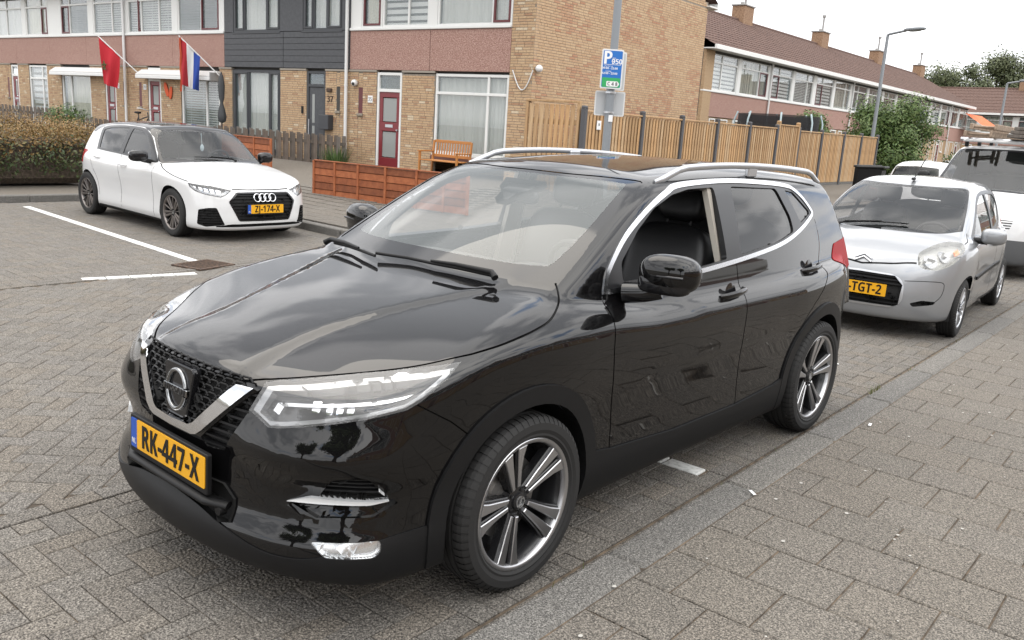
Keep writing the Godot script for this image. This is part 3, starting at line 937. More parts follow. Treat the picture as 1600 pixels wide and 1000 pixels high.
func lobes_of(c: Vector3, s: Vector3, n: int, per: int, sd: int, size := 0.42) -> Array:
	var r := RandomNumberGenerator.new(); r.seed = sd
	var o := []
	for i in n:
		var v := Vector3(r.randf_range(-1, 1), r.randf_range(-1, 1), r.randf_range(-1, 1))
		if v.length() > 1.0: v = v.normalized() * r.randf_range(0.5, 1.0)
		var k := r.randf_range(0.6, 1.2) * size
		o.append([c + v * s * 0.75, s * k * Vector3(1, 0.8, 1), per])
	return o

func lamp_post(label: String, at: Vector3, h: float, arm: Vector3, r0: float, r1: float):
	var t := thing("street_lamp", label, "street lamp", at, 0.0, "street lamps")
	var p := MB.new()
	p.tube([Vector3(0, 0, 0), Vector3(0, 1.0, 0), Vector3(0, 1.02, 0), Vector3(0, h, 0)], [r0, r0, r0 * 0.85, r1], 16)
	build(p, "pole", M.pole_grey, t)
	if arm.length() > 0.1:
		var a := MB.new()
		a.tube([Vector3(0, h - 0.05, 0), Vector3(0, h, 0) + arm * 0.05, Vector3(0, h + 0.1, 0) + arm], r1 * 0.85, 10)
		build(a, "arm", M.pole_grey, t)
		var hd := MB.new()
		var e := Vector3(0, h + 0.13, 0) + arm + arm.normalized() * 0.4
		var B := Basis(arm.normalized(), Vector3.UP, arm.normalized().cross(Vector3.UP))
		hd.blob(e, Vector3(1.0, 0.15, 0.3), 0.7, B)
		build(hd, "lamp_head", M.pole_grey, t)
		var gl := MB.new()
		gl.blob(e + Vector3(0, -0.05, 0), Vector3(0.6, 0.1, 0.22), 0.8, B)
		build(gl, "lamp_glass", M.frost, t)
	return t

func sign_plate(host: Node, called: String, w: float, h: float, c: Vector3, B: Basis, face: Material, rim: Material):
	var o := MB.new()
	o.prism(rnd([[-w / 2, -h / 2], [w / 2, -h / 2], [w / 2, h / 2], [-w / 2, h / 2]], 0.03), c, B.x, B.y, B.z, 0.012, 0.002, true)
	var p := build(o, called, rim, host)
	var i := MB.new()
	i.prism(rnd([[-w / 2 + 0.022, -h / 2 + 0.022], [w / 2 - 0.022, -h / 2 + 0.022], [w / 2 - 0.022, h / 2 - 0.022], [-w / 2 + 0.022, h / 2 - 0.022]], 0.02), c + B.z * 0.012, B.x, B.y, B.z, 0.002)
	build(i, "sign_face", face, p)
	return p

func stext(p: Node, s: String, size: float, c: Vector3, B: Basis, m: Material, bold := false, sx := 1.0):
	inst(text_mesh(s, size, 0.002, bold), "sign_letters", p, m, Transform3D(B * Basis.from_scale(Vector3(sx, 1, 1)), c))

func build_street():
	# pole with the parking signs
	var P := Vector3(-9.2, gy(-9.2, 5.9) - 0.02, 6.1)
	P = Vector3(-9.75, 0.1, 5.81)
	lamp_post("tapered grey lamp post carrying the blue parking sign", P, 7.2, Vector3.ZERO, 0.085, 0.05)
	var sg := thing("parking_sign", "blue and green parking sign with white P on grey pole", "sign", P)
	var yaw := atan2(2.276 - P.x, -2.724 - P.z) + 0.2
	var B := Basis(Vector3.UP, yaw)
	var c := B * Vector3(-0.03, 0, 0.1) + Vector3(0, 2.56, 0)
	var bp: Node = sign_plate(sg, "sign_plate", 0.36, 0.62, c, B, M.sign_blue, M.white_plastic)
	var gb := MB.new()
	gb.prism(rnd([[-0.15, -0.075], [0.15, -0.075], [0.15, 0.075], [-0.15, 0.075]], 0.015), c + B * Vector3(0, -0.21, 0.0145), B.x, B.y, B.z, 0.0015)
	build(gb, "green_band", M.sign_green, bp)
	var wb := MB.new()
	wb.prism(rnd([[-0.075, -0.042], [0.11, -0.042], [0.14, 0], [0.11, 0.042], [-0.075, 0.042]], 0.012), c + B * Vector3(0.0, -0.232, 0.0163), B.x, B.y, B.z, 0.0015)
	build(wb, "payment_box", M.white_print, bp)
	stext(bp, "C 4 8", 0.055, c + B * Vector3(0.025, -0.232, 0.019), B, M.dark_frame, true)
	stext(bp, "P", 0.2, c + B * Vector3(-0.085, 0.175, 0.0155), B, M.white_print, true)
	stext(bp, "1", 0.05, c + B * Vector3(-0.005, 0.11, 0.0155), B, M.white_print, true)
	stext(bp, "950", 0.078, c + B * Vector3(0.075, 0.12, 0.0155), B, M.white_print, true)
	stext(bp, "zone", 0.022, c + B * Vector3(0.02, 0.175, 0.0155), B, M.white_print)
	for q in [[0.045, "ma t/m za"], [-0.035, "zondag"]]: stext(bp, q[1], 0.022, c + B * Vector3(-0.06, q[0] - 0.0, 0.0155), B, M.white_print)
	for q in [[0.012, "09:00 - 23:00"], [-0.068, "12:00 - 23:00"]]: stext(bp, q[1], 0.032, c + B * Vector3(-0.035, q[0], 0.0155), B, M.white_print, true)
	var ln := MB.new()
	ln.box(c + B * Vector3(0, 0.07, 0.0155), Vector3(0.28, 0.006, 0.002), 0.0, B)
	build(ln, "sign_rule", M.white_print, bp)
	var B2 := Basis(Vector3.UP, yaw + 0.35)
	sign_plate(sg, "sign_plate", 0.36, 0.62, B * Vector3(0.09, 0, -0.13) + Vector3(0, 2.55, 0), B2, M.sign_back, M.white_plastic)
	sign_plate(sg, "sign_plate", 0.5, 0.4, B * Vector3(0.02, 0, -0.1) + Vector3(0, 2.02, 0), Basis(Vector3.UP, yaw - 0.12), M.sign_back, M.white_plastic)
	var cl := MB.new()
	for y in [1.86, 2.18, 2.4, 2.75]: cl.tube([Vector3(0, y, 0), Vector3(0, y + 0.03, 0)], 0.088, 14)
	build(cl, "clamp", M.satin_silver, sg)
	var st := MB.new()
	st.box(B * Vector3(0.02, 0, 0.08) + Vector3(0, 1.78, 0), Vector3(0.07, 0.11, 0.006), 0.0, B)
	build(st, "sticker", M.white_print, sg)
	# other street lamps
	lamp_post("grey street lamp with bent arm beside the big shrub", Vector3(-35.8, 0.0, 10.55), 6.25, Vector3(0.35, 0, -0.95) * 0.85, 0.1, 0.06)
	lamp_post("grey street lamp far off above the van roof", Vector3(-55.5, 0.0, 10.2), 5.75, Vector3(0.35, 0, -0.95) * 0.8, 0.1, 0.06)
	# plank fence beside the end house, with its gate
	var d2 := Vector3(cos(deg_to_rad(177.8)), 0, sin(deg_to_rad(177.8)))
	var A := Vector3(-13.23, 0.08, 8.95)
	plank_fence("plank_fence", "long fence of fresh tan planks with dark posts beside the brick gable", A, d2, [0.0, 2.46, 4.44, 6.46, 8.57, 10.6], 1.98, M.tan_woods, 5, M.post_dark)
	plank_fence("plank_fence", "tan plank fence stretch ending at the shrub and wheelie bins", A + d2 * 12.43, d2, [0.0, 2.1, 4.39, 6.37, 8.38], 1.96, M.tan_woods, 6, M.post_dark)
	plank_fence("fence_door", "taller plank door between the two stretches of tan fence", A + d2 * 10.72, d2, [0.0, 1.6], 2.1, M.tan_woods, 7, M.post_wood)
	var gt := thing("garden_gate", "tan plank gate with steel handle at the brick house corner", "gate", Vector3(-13.1, 0.1, 10.5))
	var gd := (A - Vector3(-13.1, 0.08, 10.5)); gd.y = 0
	var gl := gd.length(); gd /= gl
	gt.basis = Basis(gd, Vector3.UP, gd.cross(Vector3.UP))
	if gt.basis.z.x < 0: gt.basis = Basis(-gd, Vector3.UP, (-gd).cross(Vector3.UP)); gt.position += gd * (gl - 0.1)
	var r := RandomNumberGenerator.new(); r.seed = 8
	var gm := plank_mesh(0.105, 2.0, 0.02)
	for k in 9: inst(gm, "plank", gt, M.tan_woods[r.randi() % 4], Transform3D(Basis.IDENTITY, Vector3(0.12 + k * (gl - 0.3) / 9.0 + 0.05, 0.08, 0.02)))
	var gf := MB.new()
	for q in [0.04, gl - 0.12]: gf.box(Vector3(q, 1.08, 0), Vector3(0.07, 2.16, 0.07), 0.006)
	gf.box(Vector3(gl / 2 - 0.04, 2.15, 0), Vector3(gl - 0.1, 0.05, 0.09), 0.006)
	for q in [0.4, 1.7]: gf.box(Vector3(gl / 2 - 0.04, q, -0.012), Vector3(gl - 0.24, 0.1, 0.03), 0.004)
	build(gf, "gate_frame", M.tan_woods[1], gt)
	var gk := MB.new()
	gk.tube([Vector3(0.3, 1.05, 0.03), Vector3(0.3, 1.05, 0.08), Vector3(0.42, 1.05, 0.08)], 0.012, 8)
	build(gk, "gate_handle", M.satin_silver, gt)
	# small notice on the fence
	var no := thing("fence_notice", "small white notice on the first fence panel by the gate", "sign", A + d2 * 0.55 + Vector3(0, 1.7, -0.06))
	no.basis = Basis(d2, Vector3.UP, d2.cross(Vector3.UP))
	var nb := MB.new()
	nb.box(Vector3.ZERO, Vector3(0.17, 0.2, 0.01), 0.003)
	build(nb, "notice_plate", M.white_print, no)
	inst(text_mesh("n", 0.07, 0.003, true), "notice_print", no, M.dark_frame, Transform3D(Basis.IDENTITY, Vector3(0, 0.02, 0.007)))

func bench(at: Vector3, turn: float):
	var b := thing("garden_bench", "orange slatted wooden bench under the curtained window", "bench", at, turn)
	var w := 1.25
	for s in [-1.0, 1.0]:
		var l := MB.new()
		l.box(Vector3(s * (w / 2 - 0.03), 0.3, 0.24), Vector3(0.05, 0.6, 0.05), 0.006)
		build(l, "leg", M.bench_wood, b)
		var l2 := MB.new()
		l2.box(Vector3(s * (w / 2 - 0.03), 0.44, -0.22), Vector3(0.05, 0.88, 0.05), 0.006, Basis(Vector3.RIGHT, -0.1))
		build(l2, "leg", M.bench_wood, b)
		var ar := MB.new()
		ar.box(Vector3(s * (w / 2 - 0.03), 0.615, 0.02), Vector3(0.07, 0.03, 0.56), 0.008)
		build(ar, "armrest", M.bench_wood, b)
	for k in 5:
		var q := MB.new()
		q.box(Vector3(0, 0.41, -0.18 + k * 0.1), Vector3(w - 0.11, 0.025, 0.08), 0.005)
		build(q, "seat_slat", M.bench_wood, b)
	for y in [0.52, 0.86]:
		var q := MB.new()
		q.box(Vector3(0, y, -0.24 - (y - 0.5) * 0.1), Vector3(w - 0.11, 0.07, 0.03), 0.006)
		build(q, "back_rail", M.bench_wood, b)
	for k in 13:
		var q := MB.new()
		q.box(Vector3(-w / 2 + 0.13 + k * (w - 0.26) / 12.0, 0.69, -0.257), Vector3(0.04, 0.28, 0.018), 0.004, Basis(Vector3.RIGHT, -0.1))
		build(q, "back_slat", M.bench_wood, b)

# hanging flag cloth: columns along the staff, falling in folds
func flag(called: String, label: String, foot: Vector3, tip: Vector3, hoist: float, fly: float, bands: Array, sd: int, star := false):
	var f := thing(called, label, "flag", foot)
	var st := MB.new()
	st.tube([Vector3.ZERO, tip - foot], 0.02, 8)
	build(st, "staff", M.white_plastic, f)
	var ax := (tip - foot).normalized()
	var rr := RandomNumberGenerator.new(); rr.seed = sd
	var nb := bands.size()
	var n := 12
	var side := ax.cross(Vector3.UP).normalized()
	# the hoist runs along the staff end; the fly hangs straight down, gathered
	var P := func(u: float, v: float):   # u 0..1 along hoist (0 = tip), v 0..1 down the fly
		var base := (tip - foot) - ax * (0.04 + u * hoist)
		var gather := lerpf(1.0, 0.5, v)
		var cx := (tip - foot) - ax * (0.04 + hoist * 0.42)
		var top := base.lerp(Vector3(cx.x, base.y, cx.z), v * 0.22)
		return top + Vector3(0, -v * lerpf(fly, fly * 0.72, u), 0) + side * (0.09 * sin(u * 9.0 + v * 2.5 + sd) * (0.25 + v))
	for b in nb:
		var m := MB.new()
		for i in n:
			for j in 14:
				var u0 := (b + float(i) / n) / nb; var u1 := (b + float(i + 1) / n) / nb
				var v0 := j / 14.0; var v1 := (j + 1) / 14.0
				var p0: Vector3 = P.call(u0, v0); var p1: Vector3 = P.call(u1, v0); var p2: Vector3 = P.call(u1, v1); var p3: Vector3 = P.call(u0, v1)
				var nn := (p1 - p0).cross(p3 - p0).normalized()
				if nn.x < 0: nn = -nn
				m.flat(p0, p1, p2, nn); m.flat(p0, p2, p3, nn)
		build(m, "cloth", bands[b], f)
	if star:
		var s := MB.new()
		var cpt: Vector3 = P.call(0.42, 0.52)
		for k in 5:
			var a0 := PI / 2 + TAU * k / 5; var a1 := PI / 2 + TAU * (k + 2) / 5
			var p0 := cpt + Vector3(0.13, sin(a0) * 0.17, cos(a0) * 0.17); var p1 := cpt + Vector3(0.13, sin(a1) * 0.17, cos(a1) * 0.17)
			s.tube([p0, p1], 0.016, 5)
		build(s, "star_emblem", M.flag_green, f)
	return f

func build_gardens():
	var O := Vector3(-13.11, 0, 10.53)
	var ang := deg_to_rad(86.3)
	var d := Vector3(cos(ang), 0, sin(ang)); var out := Vector3(d.z, 0, -d.x)
	var F := func(s: float, y: float, o: float): return O + d * s + out * o + Vector3(0, y, 0)
	# low stained fences along the pavement
	low_fence("low_garden_fence", "low rust-brown stained plank fence along the front garden", Vector3(-7.72, 0.12, 11.12), Vector3(-8.3, 0.12, 7.55), 0.66, 5, [0.0, 0.54, 1.12, 1.78, 2.5, 3.1, 3.6])
	low_fence("low_garden_fence", "short rust-brown plank fence seen behind the white hatchback mirror", Vector3(-9.6, 0.28, 17.6), Vector3(-9.72, 0.27, 15.64), 0.7, 5, [0.0, 0.6, 1.3, 1.96])
	grey_fence("weathered grey board fence before the dark boarded house", F.call(5.15, 0.18, 0.85), F.call(10.9, 0.18, 0.9), 0.94, 3)
	grey_fence("weathered grey board fence below the striped flag", F.call(11.0, 0.28, 0.9), F.call(17.2, 0.28, 0.95), 0.7, 4)
	grey_fence("weathered grey board fence below the plain red flag", F.call(17.3, 0.3, 0.9), F.call(20.6, 0.3, 0.95), 0.7, 5)
	grey_fence("weathered grey board fence behind the brown hedge at the photo edge", F.call(20.65, 0.32, 0.9), F.call(29.0, 0.32, 0.95), 0.9, 6)
	bench(F.call(1.75, 0.32, 0.75), atan2(out.x, out.z))
	# awning boxes
	for q in [[11.9, 16.25, 2.6, "white awning box over the window below the striped flag"], [18.1, 22.4, 2.62, "white awning box over the window below the plain red flag"]]:
		var a := thing("awning_box", q[3], "awning", F.call(q[0], 0.0, 0.0))
		a.basis = Basis(-d, Vector3.UP, out)
		var l: float = q[1] - q[0]
		var b := MB.new()
		b.prism(pv([[0.0, -0.06], [0.34, -0.16], [0.36, -0.04], [0.12, 0.12], [0.0, 0.12]]), Vector3(-l, q[2], 0.0), Vector3(0, 0, 1), Vector3.UP, Vector3.RIGHT, l, 0.0, true)
		build(b, "cassette", M.white_plastic, a)
		var v := MB.new()
		v.box(Vector3(-l / 2, q[2] - 0.13, 0.355), Vector3(l, 0.1, 0.03), 0.01)
		build(v, "front_bar", M.white_plastic, a)
		var e := MB.new()
		e.box(Vector3(-0.02, q[2] - 0.06, 0.2), Vector3(0.05, 0.26, 0.34), 0.01)
		build(e, "end_cap", M.dull_metal, a)
	# flags
	flag("striped_flag", "red, white and blue striped flag with an orange streamer on a slanting staff", F.call(11.74, 2.55, 0.1), F.call(12.54, 3.67, 1.0), 0.8, 1.4, [M.flag_red, M.flag_white, M.flag_blue], 2)
	var stre := thing("flag_streamer", "long orange streamer hanging beside the striped flag", "streamer", F.call(12.5, 1.98, 0.97))
	var sm := MB.new()
	for i in 16:
		var y0 := 1.66 - i * 0.1
		for k in 2:
			sm.quad(Vector3(0, y0, -0.05 + 0.02 * sin(i * 0.9)), Vector3(0.01, y0, 0.05 + 0.02 * sin(i * 0.9)), Vector3(0.01, y0 - 0.1, 0.05 + 0.02 * sin((i + 1) * 0.9)), Vector3(0, y0 - 0.1, -0.05 + 0.02 * sin((i + 1) * 0.9)), Vector3(1, 0, 0))
	build(sm, "ribbon", M.orange_cloth, stre)
	flag("red_flag", "plain red flag with a small dark star on a slanting staff", F.call(16.28, 2.48, 0.1), F.call(17.37, 3.71, 1.0), 0.88, 1.5, [M.flag_red2], 5, true)
	# folded parasol
	var ps := thing("folded_parasol", "folded grey parasol standing before the house with the striped flag", "parasol", F.call(11.3, 0.33, 0.38))
	var pp := MB.new()
	pp.tube([Vector3(0, 0, 0), Vector3(0, 2.35, 0)], 0.022, 8)
	build(pp, "pole", M.dark_frame, ps)
	var pc := MB.new()
	var prof := [[0.02, 2.32], [0.06, 2.2], [0.085, 1.95], [0.075, 1.6], [0.04, 1.45], [0.09, 1.25], [0.125, 1.05], [0.1, 0.9], [0.04, 0.85]]
	pc.lathe(Vector3.ZERO, Vector3.UP, prof, 14)
	for i in pc.P.size():
		var a := atan2(pc.P[i].z, pc.P[i].x)
		var k := 1.0 + 0.22 * sin(a * 5.0 + pc.P[i].y * 2.0)
		pc.P[i].x *= k; pc.P[i].z *= k
	build(pc, "canopy", M.grey_cloth, ps)
	# bicycle behind the fence
	var bk := thing("bicycle", "dark bicycle leaning before the house with the striped flag", "bicycle", F.call(14.6, 0.33, 1.1))
	bk.basis = Basis(-d, Vector3.UP, out)
	for x in [-0.52, 0.52]:
		var w := MB.new()
		var ring := []
		for i in 33: ring.append(Vector3(x + 0.33 * cos(TAU * i / 32), 0.34 + 0.33 * sin(TAU * i / 32), 0))
		w.tube(ring, 0.02, 6, false)
		for i in 8: w.tube([Vector3(x, 0.34, 0), Vector3(x + 0.33 * cos(TAU * i / 8), 0.34 + 0.33 * sin(TAU * i / 8), 0)], 0.004, 4)
		build(w, "wheel", M.black_plastic, bk)
	var fr := MB.new()
	for q in [[-0.52, 0.34, -0.12, 0.32], [-0.52, 0.34, -0.2, 0.85], [-0.12, 0.32, -0.22, 0.95], [-0.12, 0.32, 0.36, 0.8], [-0.18, 0.75, 0.38, 0.88], [0.52, 0.34, 0.34, 1.0]]: fr.tube([Vector3(q[0], q[1], 0), Vector3(q[2], q[3], 0)], 0.018, 6)
	build(fr, "frame", M.black_satin, bk)
	var hb := MB.new()
	hb.tube([Vector3(0.22, 1.12, -0.28), Vector3(0.33, 1.12, -0.2), Vector3(0.36, 1.06, 0), Vector3(0.33, 1.12, 0.2), Vector3(0.22, 1.12, 0.28)], 0.014, 6)
	build(hb, "handlebar", M.satin_silver, bk)
	var sd := MB.new()
	sd.blob(Vector3(-0.24, 0.98, 0), Vector3(0.26, 0.08, 0.17), 0.8)
	build(sd, "saddle", M.black_plastic, bk)
	# plants at the downpipe, small shrubs
	var r := RandomNumberGenerator.new(); r.seed = 12
	var greens := [Color(0.05, 0.1, 0.025), Color(0.08, 0.14, 0.035), Color(0.11, 0.17, 0.05)]
	for q in [[5.35, 1.0, 0.5, "grassy green plant beside the red front door"], [8.6, 3.4, 0.55, "green garden plant before the weathered fence of the dark house"], [16.9, 2.4, 0.5, "green shrub on the fence below the white downpipe"]]:
		var pl := thing("garden_plant", q[3], "plant", F.call(q[0], 0.3, q[1]), 0.0, "small front garden plants")
		var m := MB.new(); m.colored = true
		if q[0] < 16:
			for i in 260:
				var a := r.randf() * TAU; var rad := r.randf() * 0.3
				var b := Vector3(cos(a) * rad, 0, sin(a) * rad)
				var e := b + Vector3(cos(a) * r.randf_range(0.05, 0.35), q[2] * r.randf_range(0.6, 1.3), sin(a) * r.randf_range(0.05, 0.35))
				var s := Vector3(-sin(a), 0, cos(a)) * 0.012
				m.col = greens[r.randi() % 3]
				m.flat(b - s, b + s, e, Vector3(cos(a), 0.3, sin(a)))
		else: foliage(m, Vector3(0, 0.75, 0), Vector3(0.75, 0.4, 0.4), 900, 0.05, greens, r, 0.7)
		build(m, "leaves", M.leaf, pl)
	# brown and green hedge at the left
	var hg := thing("hedge", "dense hedge with rusty brown seed heads over green leaves beside the white hatchback", "hedge", Vector3(0.65, 0.09, 14.35))
	var lower := MB.new(); var upper := MB.new()
	var gr2 := [Color(0.03, 0.055, 0.015), Color(0.055, 0.085, 0.025), Color(0.09, 0.1, 0.035)]
	var br2 := [Color(0.23, 0.125, 0.035), Color(0.27, 0.155, 0.048), Color(0.2, 0.115, 0.033), Color(0.29, 0.18, 0.062), Color(0.19, 0.13, 0.038)]
	for i in 60:
		var x := -5.4 + i * 0.19 + r.randfn(0, 0.05)
		for k in 3:
			foliage(lower, Vector3(x, 0.32 + 0.2 * r.randf(), -0.75 + k * 0.6), Vector3(0.36, 0.36, 0.36), 110, 0.036, gr2, r, 0.6)
			foliage(lower, Vector3(x, 0.72 + 0.15 * r.randf(), -0.75 + k * 0.6), Vector3(0.36, 0.3, 0.36), 90, 0.034, gr2 + br2, r, 0.6)
			foliage(upper, Vector3(x, 0.93 + r.randfn(0.0, 0.06) + k * 0.05, -0.75 + k * 0.6), Vector3(0.34, 0.24, 0.34), 280, 0.02, br2, r, 0.6)
	build(lower, "green_leaves", M.leaf, hg)
	build(upper, "seed_heads", M.leaf, hg)
	var core := MB.new()
	core.box(Vector3(0.2, 0.45, 0), Vector3(11.0, 0.8, 1.2), 0.1)
	build(core, "branches", M.bark, hg)
	# big shrub, trees
	var shrub := [Color(0.05, 0.1, 0.02), Color(0.08, 0.14, 0.03), Color(0.11, 0.17, 0.04), Color(0.15, 0.2, 0.06)]
	tree("big_shrub", "tall bushy green shrub at the end of the tan fence", Vector3(-38.5, 0.0, 10.6), 4.4, lobes_of(Vector3(0, 2.2, 0), Vector3(2.3, 2.3, 2.2), 34, 900, 5, 0.36), 0.07, shrub, 51, "", "shrub")
	tree("garden_shrub", "loose green shrub behind the trampoline net", Vector3(-33.8, 0.0, 12.6), 3.6, lobes_of(Vector3(0, 2.3, 0), Vector3(1.7, 1.3, 1.4), 18, 560, 9, 0.36), 0.065, shrub, 52, "", "shrub")
	tree("garden_shrub", "low yellow-green bush before the big shrub and bins", Vector3(-39.2, 0.0, 8.2), 1.3, lobes_of(Vector3(0, 0.6, 0), Vector3(1.5, 0.6, 1.0), 10, 260, 10, 0.42), 0.08, [Color(0.13, 0.18, 0.04), Color(0.2, 0.22, 0.06)], 53, "", "shrub")
	tree("garden_shrub", "dark green bushes along the far gardens beside the van", Vector3(-45.0, 0.0, 8.6), 2.2, lobes_of(Vector3(0, 1.0, 0), Vector3(3.6, 1.0, 1.4), 16, 260, 11, 0.4), 0.1, [Color(0.06, 0.09, 0.03), Color(0.12, 0.14, 0.045)], 54, "", "shrub")
	var tg := [Color(0.075, 0.095, 0.04), Color(0.105, 0.125, 0.055), Color(0.13, 0.15, 0.07)]
	for q in [[-96, 24.4, 12.0, 4.2, 61, "broad tree over the far roofs left of the lamp"], [-100, 20.6, 13.2, 4.0, 62, "tall tree over the far roofs at the right photo edge"], [-104, 13.5, 12.4, 5.0, 63, "tree over the far roofs beyond the right photo edge"], [-92, 29.5, 8.6, 3.4, 64, "smaller tree peeping over the last chimney"]]:
		tree("far_tree", q[5], Vector3(q[0], 0, q[1]), q[2], lobes_of(Vector3(0, q[2] * 0.62, 0), Vector3(q[3], q[2] * 0.36, q[3]), 30, 800, q[4], 0.42), 0.15, tg, q[4], "trees behind the far roofs")
	# trees across the street, seen in the paint of the black car
	for q in [[8.6, -4.6, 7.0, 71, "leafy street tree across the road mirrored in the black bumper"], [12.5, -1.0, 7.6, 72, "second leafy street tree across the road mirrored in the black bumper"]]:
		tree("street_tree", q[4], Vector3(q[0], 0.1, q[1]), q[2], lobes_of(Vector3(0, q[2] * 0.65, 0), Vector3(2.3, q[2] * 0.3, 2.3), 22, 260, q[3], 0.38), 0.16, shrub, q[3], "trees across the street")
	# trampoline with net
	var tp := thing("trampoline", "round trampoline with black safety net behind the tan fence", "trampoline", Vector3(-29.6, 0.08, 12.0))
	var net := MB.new()
	net.lathe(Vector3(0, 0.8, 0), Vector3.UP, [[1.5, 0.0], [1.5, 1.75]], 36)
	build(net, "safety_net", M.net, tp)
	var mat_ := MB.new()
	mat_.lathe(Vector3(0, 0.78, 0), Vector3.UP, [[1.55, 0.0], [0.0, 0.0]], 36)
	build(mat_, "jump_mat", M.black_plastic, tp)
	for k in 8:
		var a := TAU * k / 8 + 0.3
		var p := MB.new()
		p.tube([Vector3(cos(a), 0, sin(a)) * 1.6, Vector3(cos(a) * 1.62, 2.3, sin(a) * 1.62), Vector3(cos(a) * 1.52, 2.62, sin(a) * 1.52)], 0.035, 8)
		build(p, "net_pole", M.pale_blue, tp)
	# wheelie bins
	for q in [[-25.7, 7.05, 0.3, "black wheelie bin with white label by the fence end"], [-24.7, 6.55, 0.1, "black wheelie bin nearer the shrub, beside the labelled one"]]:
		var bn := thing("wheelie_bin", q[3], "bin", Vector3(q[0], 0.06, q[1]), q[2], "black wheelie bins")
		var bb := MB.new()
		bb.prism(pv([[-0.24, 0.06], [0.24, 0.06], [0.3, 0.98], [-0.3, 0.98]]), Vector3(0, 0, -0.35), Vector3.RIGHT, Vector3.UP, Vector3(0, 0, 1), 0.7, 0.03, true)
		build(bb, "body", M.black_plastic, bn)
		var lid := MB.new()
		lid.box(Vector3(0, 1.02, -0.02), Vector3(0.66, 0.07, 0.82), 0.025, Basis(Vector3.RIGHT, 0.05))
		build(lid, "lid", M.black_plastic, bn)
		for s in [-1.0, 1.0]:
			var wh := MB.new()
			wh.lathe(Vector3(0.24 * s, 0.1, 0.33), Vector3(s, 0, 0), [[0.1, 0.0], [0.1, 0.05], [0, 0.05]], 14)
			build(wh, "wheel", M.rubber, bn)
		if q[0] < -25:
			var lb := MB.new()
			lb.box(Vector3(0.1, 0.75, -0.352), Vector3(0.13, 0.17, 0.004))
			build(lb, "label", M.white_print, bn)
	# orange awning on the far row
	var oa := thing("orange_awning", "bright orange awning rolled out on the far end house", "awning", Vector3(-77.5, 0, 16.6))
	var ob := MB.new()
	for k in 6: ob.quad(Vector3(-2.6 + k * 0.85, 4.75, 0.6), Vector3(-2.6 + k * 0.85 + 0.83, 4.75, 0.6), Vector3(-2.6 + k * 0.85 + 0.83, 3.55, -1.3), Vector3(-2.6 + k * 0.85, 3.55, -1.3), Vector3(0, 1, -0.5))
	build(ob, "awning_cloth", M.orange_awn, oa)
	var oc := MB.new()
	for x in [-2.6, 2.5]: oc.tube([Vector3(x, 3.55, -1.3), Vector3(x, 3.7, 0.6)], 0.03, 6)
	build(oc, "awning_arm", M.white_plastic, oa)
const UX := Vector3(1, 0, 0)
const UY := Vector3(0, 1, 0)
const UZ := Vector3(0, 0, 1)
const UD := Vector3(-0.70711, 0, 0.70711)   # diagonal view on the front corner
const WD := Vector3(0.70711, 0, 0.70711)

func shift2(p: PackedVector2Array, d: Vector2) -> PackedVector2Array:
	var o := PackedVector2Array()
	for q in p: o.append(q + d)
	return o

func number_plate(car: Node, at: Vector3, lean: float, txt: String, w := 0.52, frame := true, yaw := 0.0):
	var p := Node3D.new()
	p.name = "number_plate"
	car.add_child(p, true)
	# faces +x of the car
	p.transform = Transform3D(Basis(UY, PI / 2 + yaw) * Basis(UX, lean), at)
	var h := 0.11
	if frame:
		var f := MB.new()
		f.prism(rnd([[-w / 2 - 0.012, -h / 2 - 0.022], [w / 2 + 0.012, -h / 2 - 0.022], [w / 2 + 0.012, h / 2 + 0.012], [-w / 2 - 0.012, h / 2 + 0.012]], 0.008), Vector3(0, 0, -0.012), UX, UY, UZ, 0.016, 0.003)
		build(f, "plate_frame", M.black_plastic, p)
	var y := MB.new()
	y.prism(rnd([[-w / 2 + 0.044, -h / 2], [w / 2, -h / 2], [w / 2, h / 2], [-w / 2 + 0.044, h / 2]], 0.006, 2), Vector3(0, 0, 0.004), UX, UY, UZ, 0.003)
	build(y, "plate_face", M.plate_yellow, p)
	var b := MB.new()
	b.prism(rnd([[-w / 2, -h / 2], [-w / 2 + 0.0435, -h / 2], [-w / 2 + 0.0435, h / 2], [-w / 2, h / 2]], 0.005, 2), Vector3(0, 0, 0.004), UX, UY, UZ, 0.003)
	build(b, "country_band", M.plate_blue, p)
	inst(text_mesh("NL", 0.019, 0.001), "country_letters", p, M.white_print, Transform3D(Basis.IDENTITY, Vector3(-w / 2 + 0.022, -0.03, 0.0078)))
	var t := text_mesh(txt, 0.076, 0.002, true)
	inst(t, "plate_letters", p, M.black_plastic, Transform3D(Basis.from_scale(Vector3(0.92, 1.12, 1)), Vector3(0.022, 0.0, 0.0083)))

func seat(car: Node, x: float, z: float, y0: float, m: Material, wide := 0.5):
	var s := Node3D.new()
	s.name = "seat"
	car.add_child(s, true)
	var c := MB.new()
	c.blob(Vector3(x + 0.05, y0, z), Vector3(0.54, 0.2, wide), 0.45)
	build(c, "cushion", m, s)
	var b := MB.new()
	b.blob(Vector3(x - 0.25, y0 + 0.3, z), Vector3(0.19, 0.64, wide), 0.5, Basis(UZ, 0.3))
	build(b, "backrest", m, s)
	var h := MB.new()
	h.blob(Vector3(x - 0.385, y0 + 0.72, z), Vector3(0.13, 0.2, wide * 0.56), 0.6, Basis(UZ, 0.22))
	h.tube([Vector3(x - 0.33, y0 + 0.55, z - 0.07), Vector3(x - 0.37, y0 + 0.68, z - 0.07)], 0.008, 6)
	h.tube([Vector3(x - 0.33, y0 + 0.55, z + 0.07), Vector3(x - 0.37, y0 + 0.68, z + 0.07)], 0.008, 6)
	build(h, "headrest", m, s)

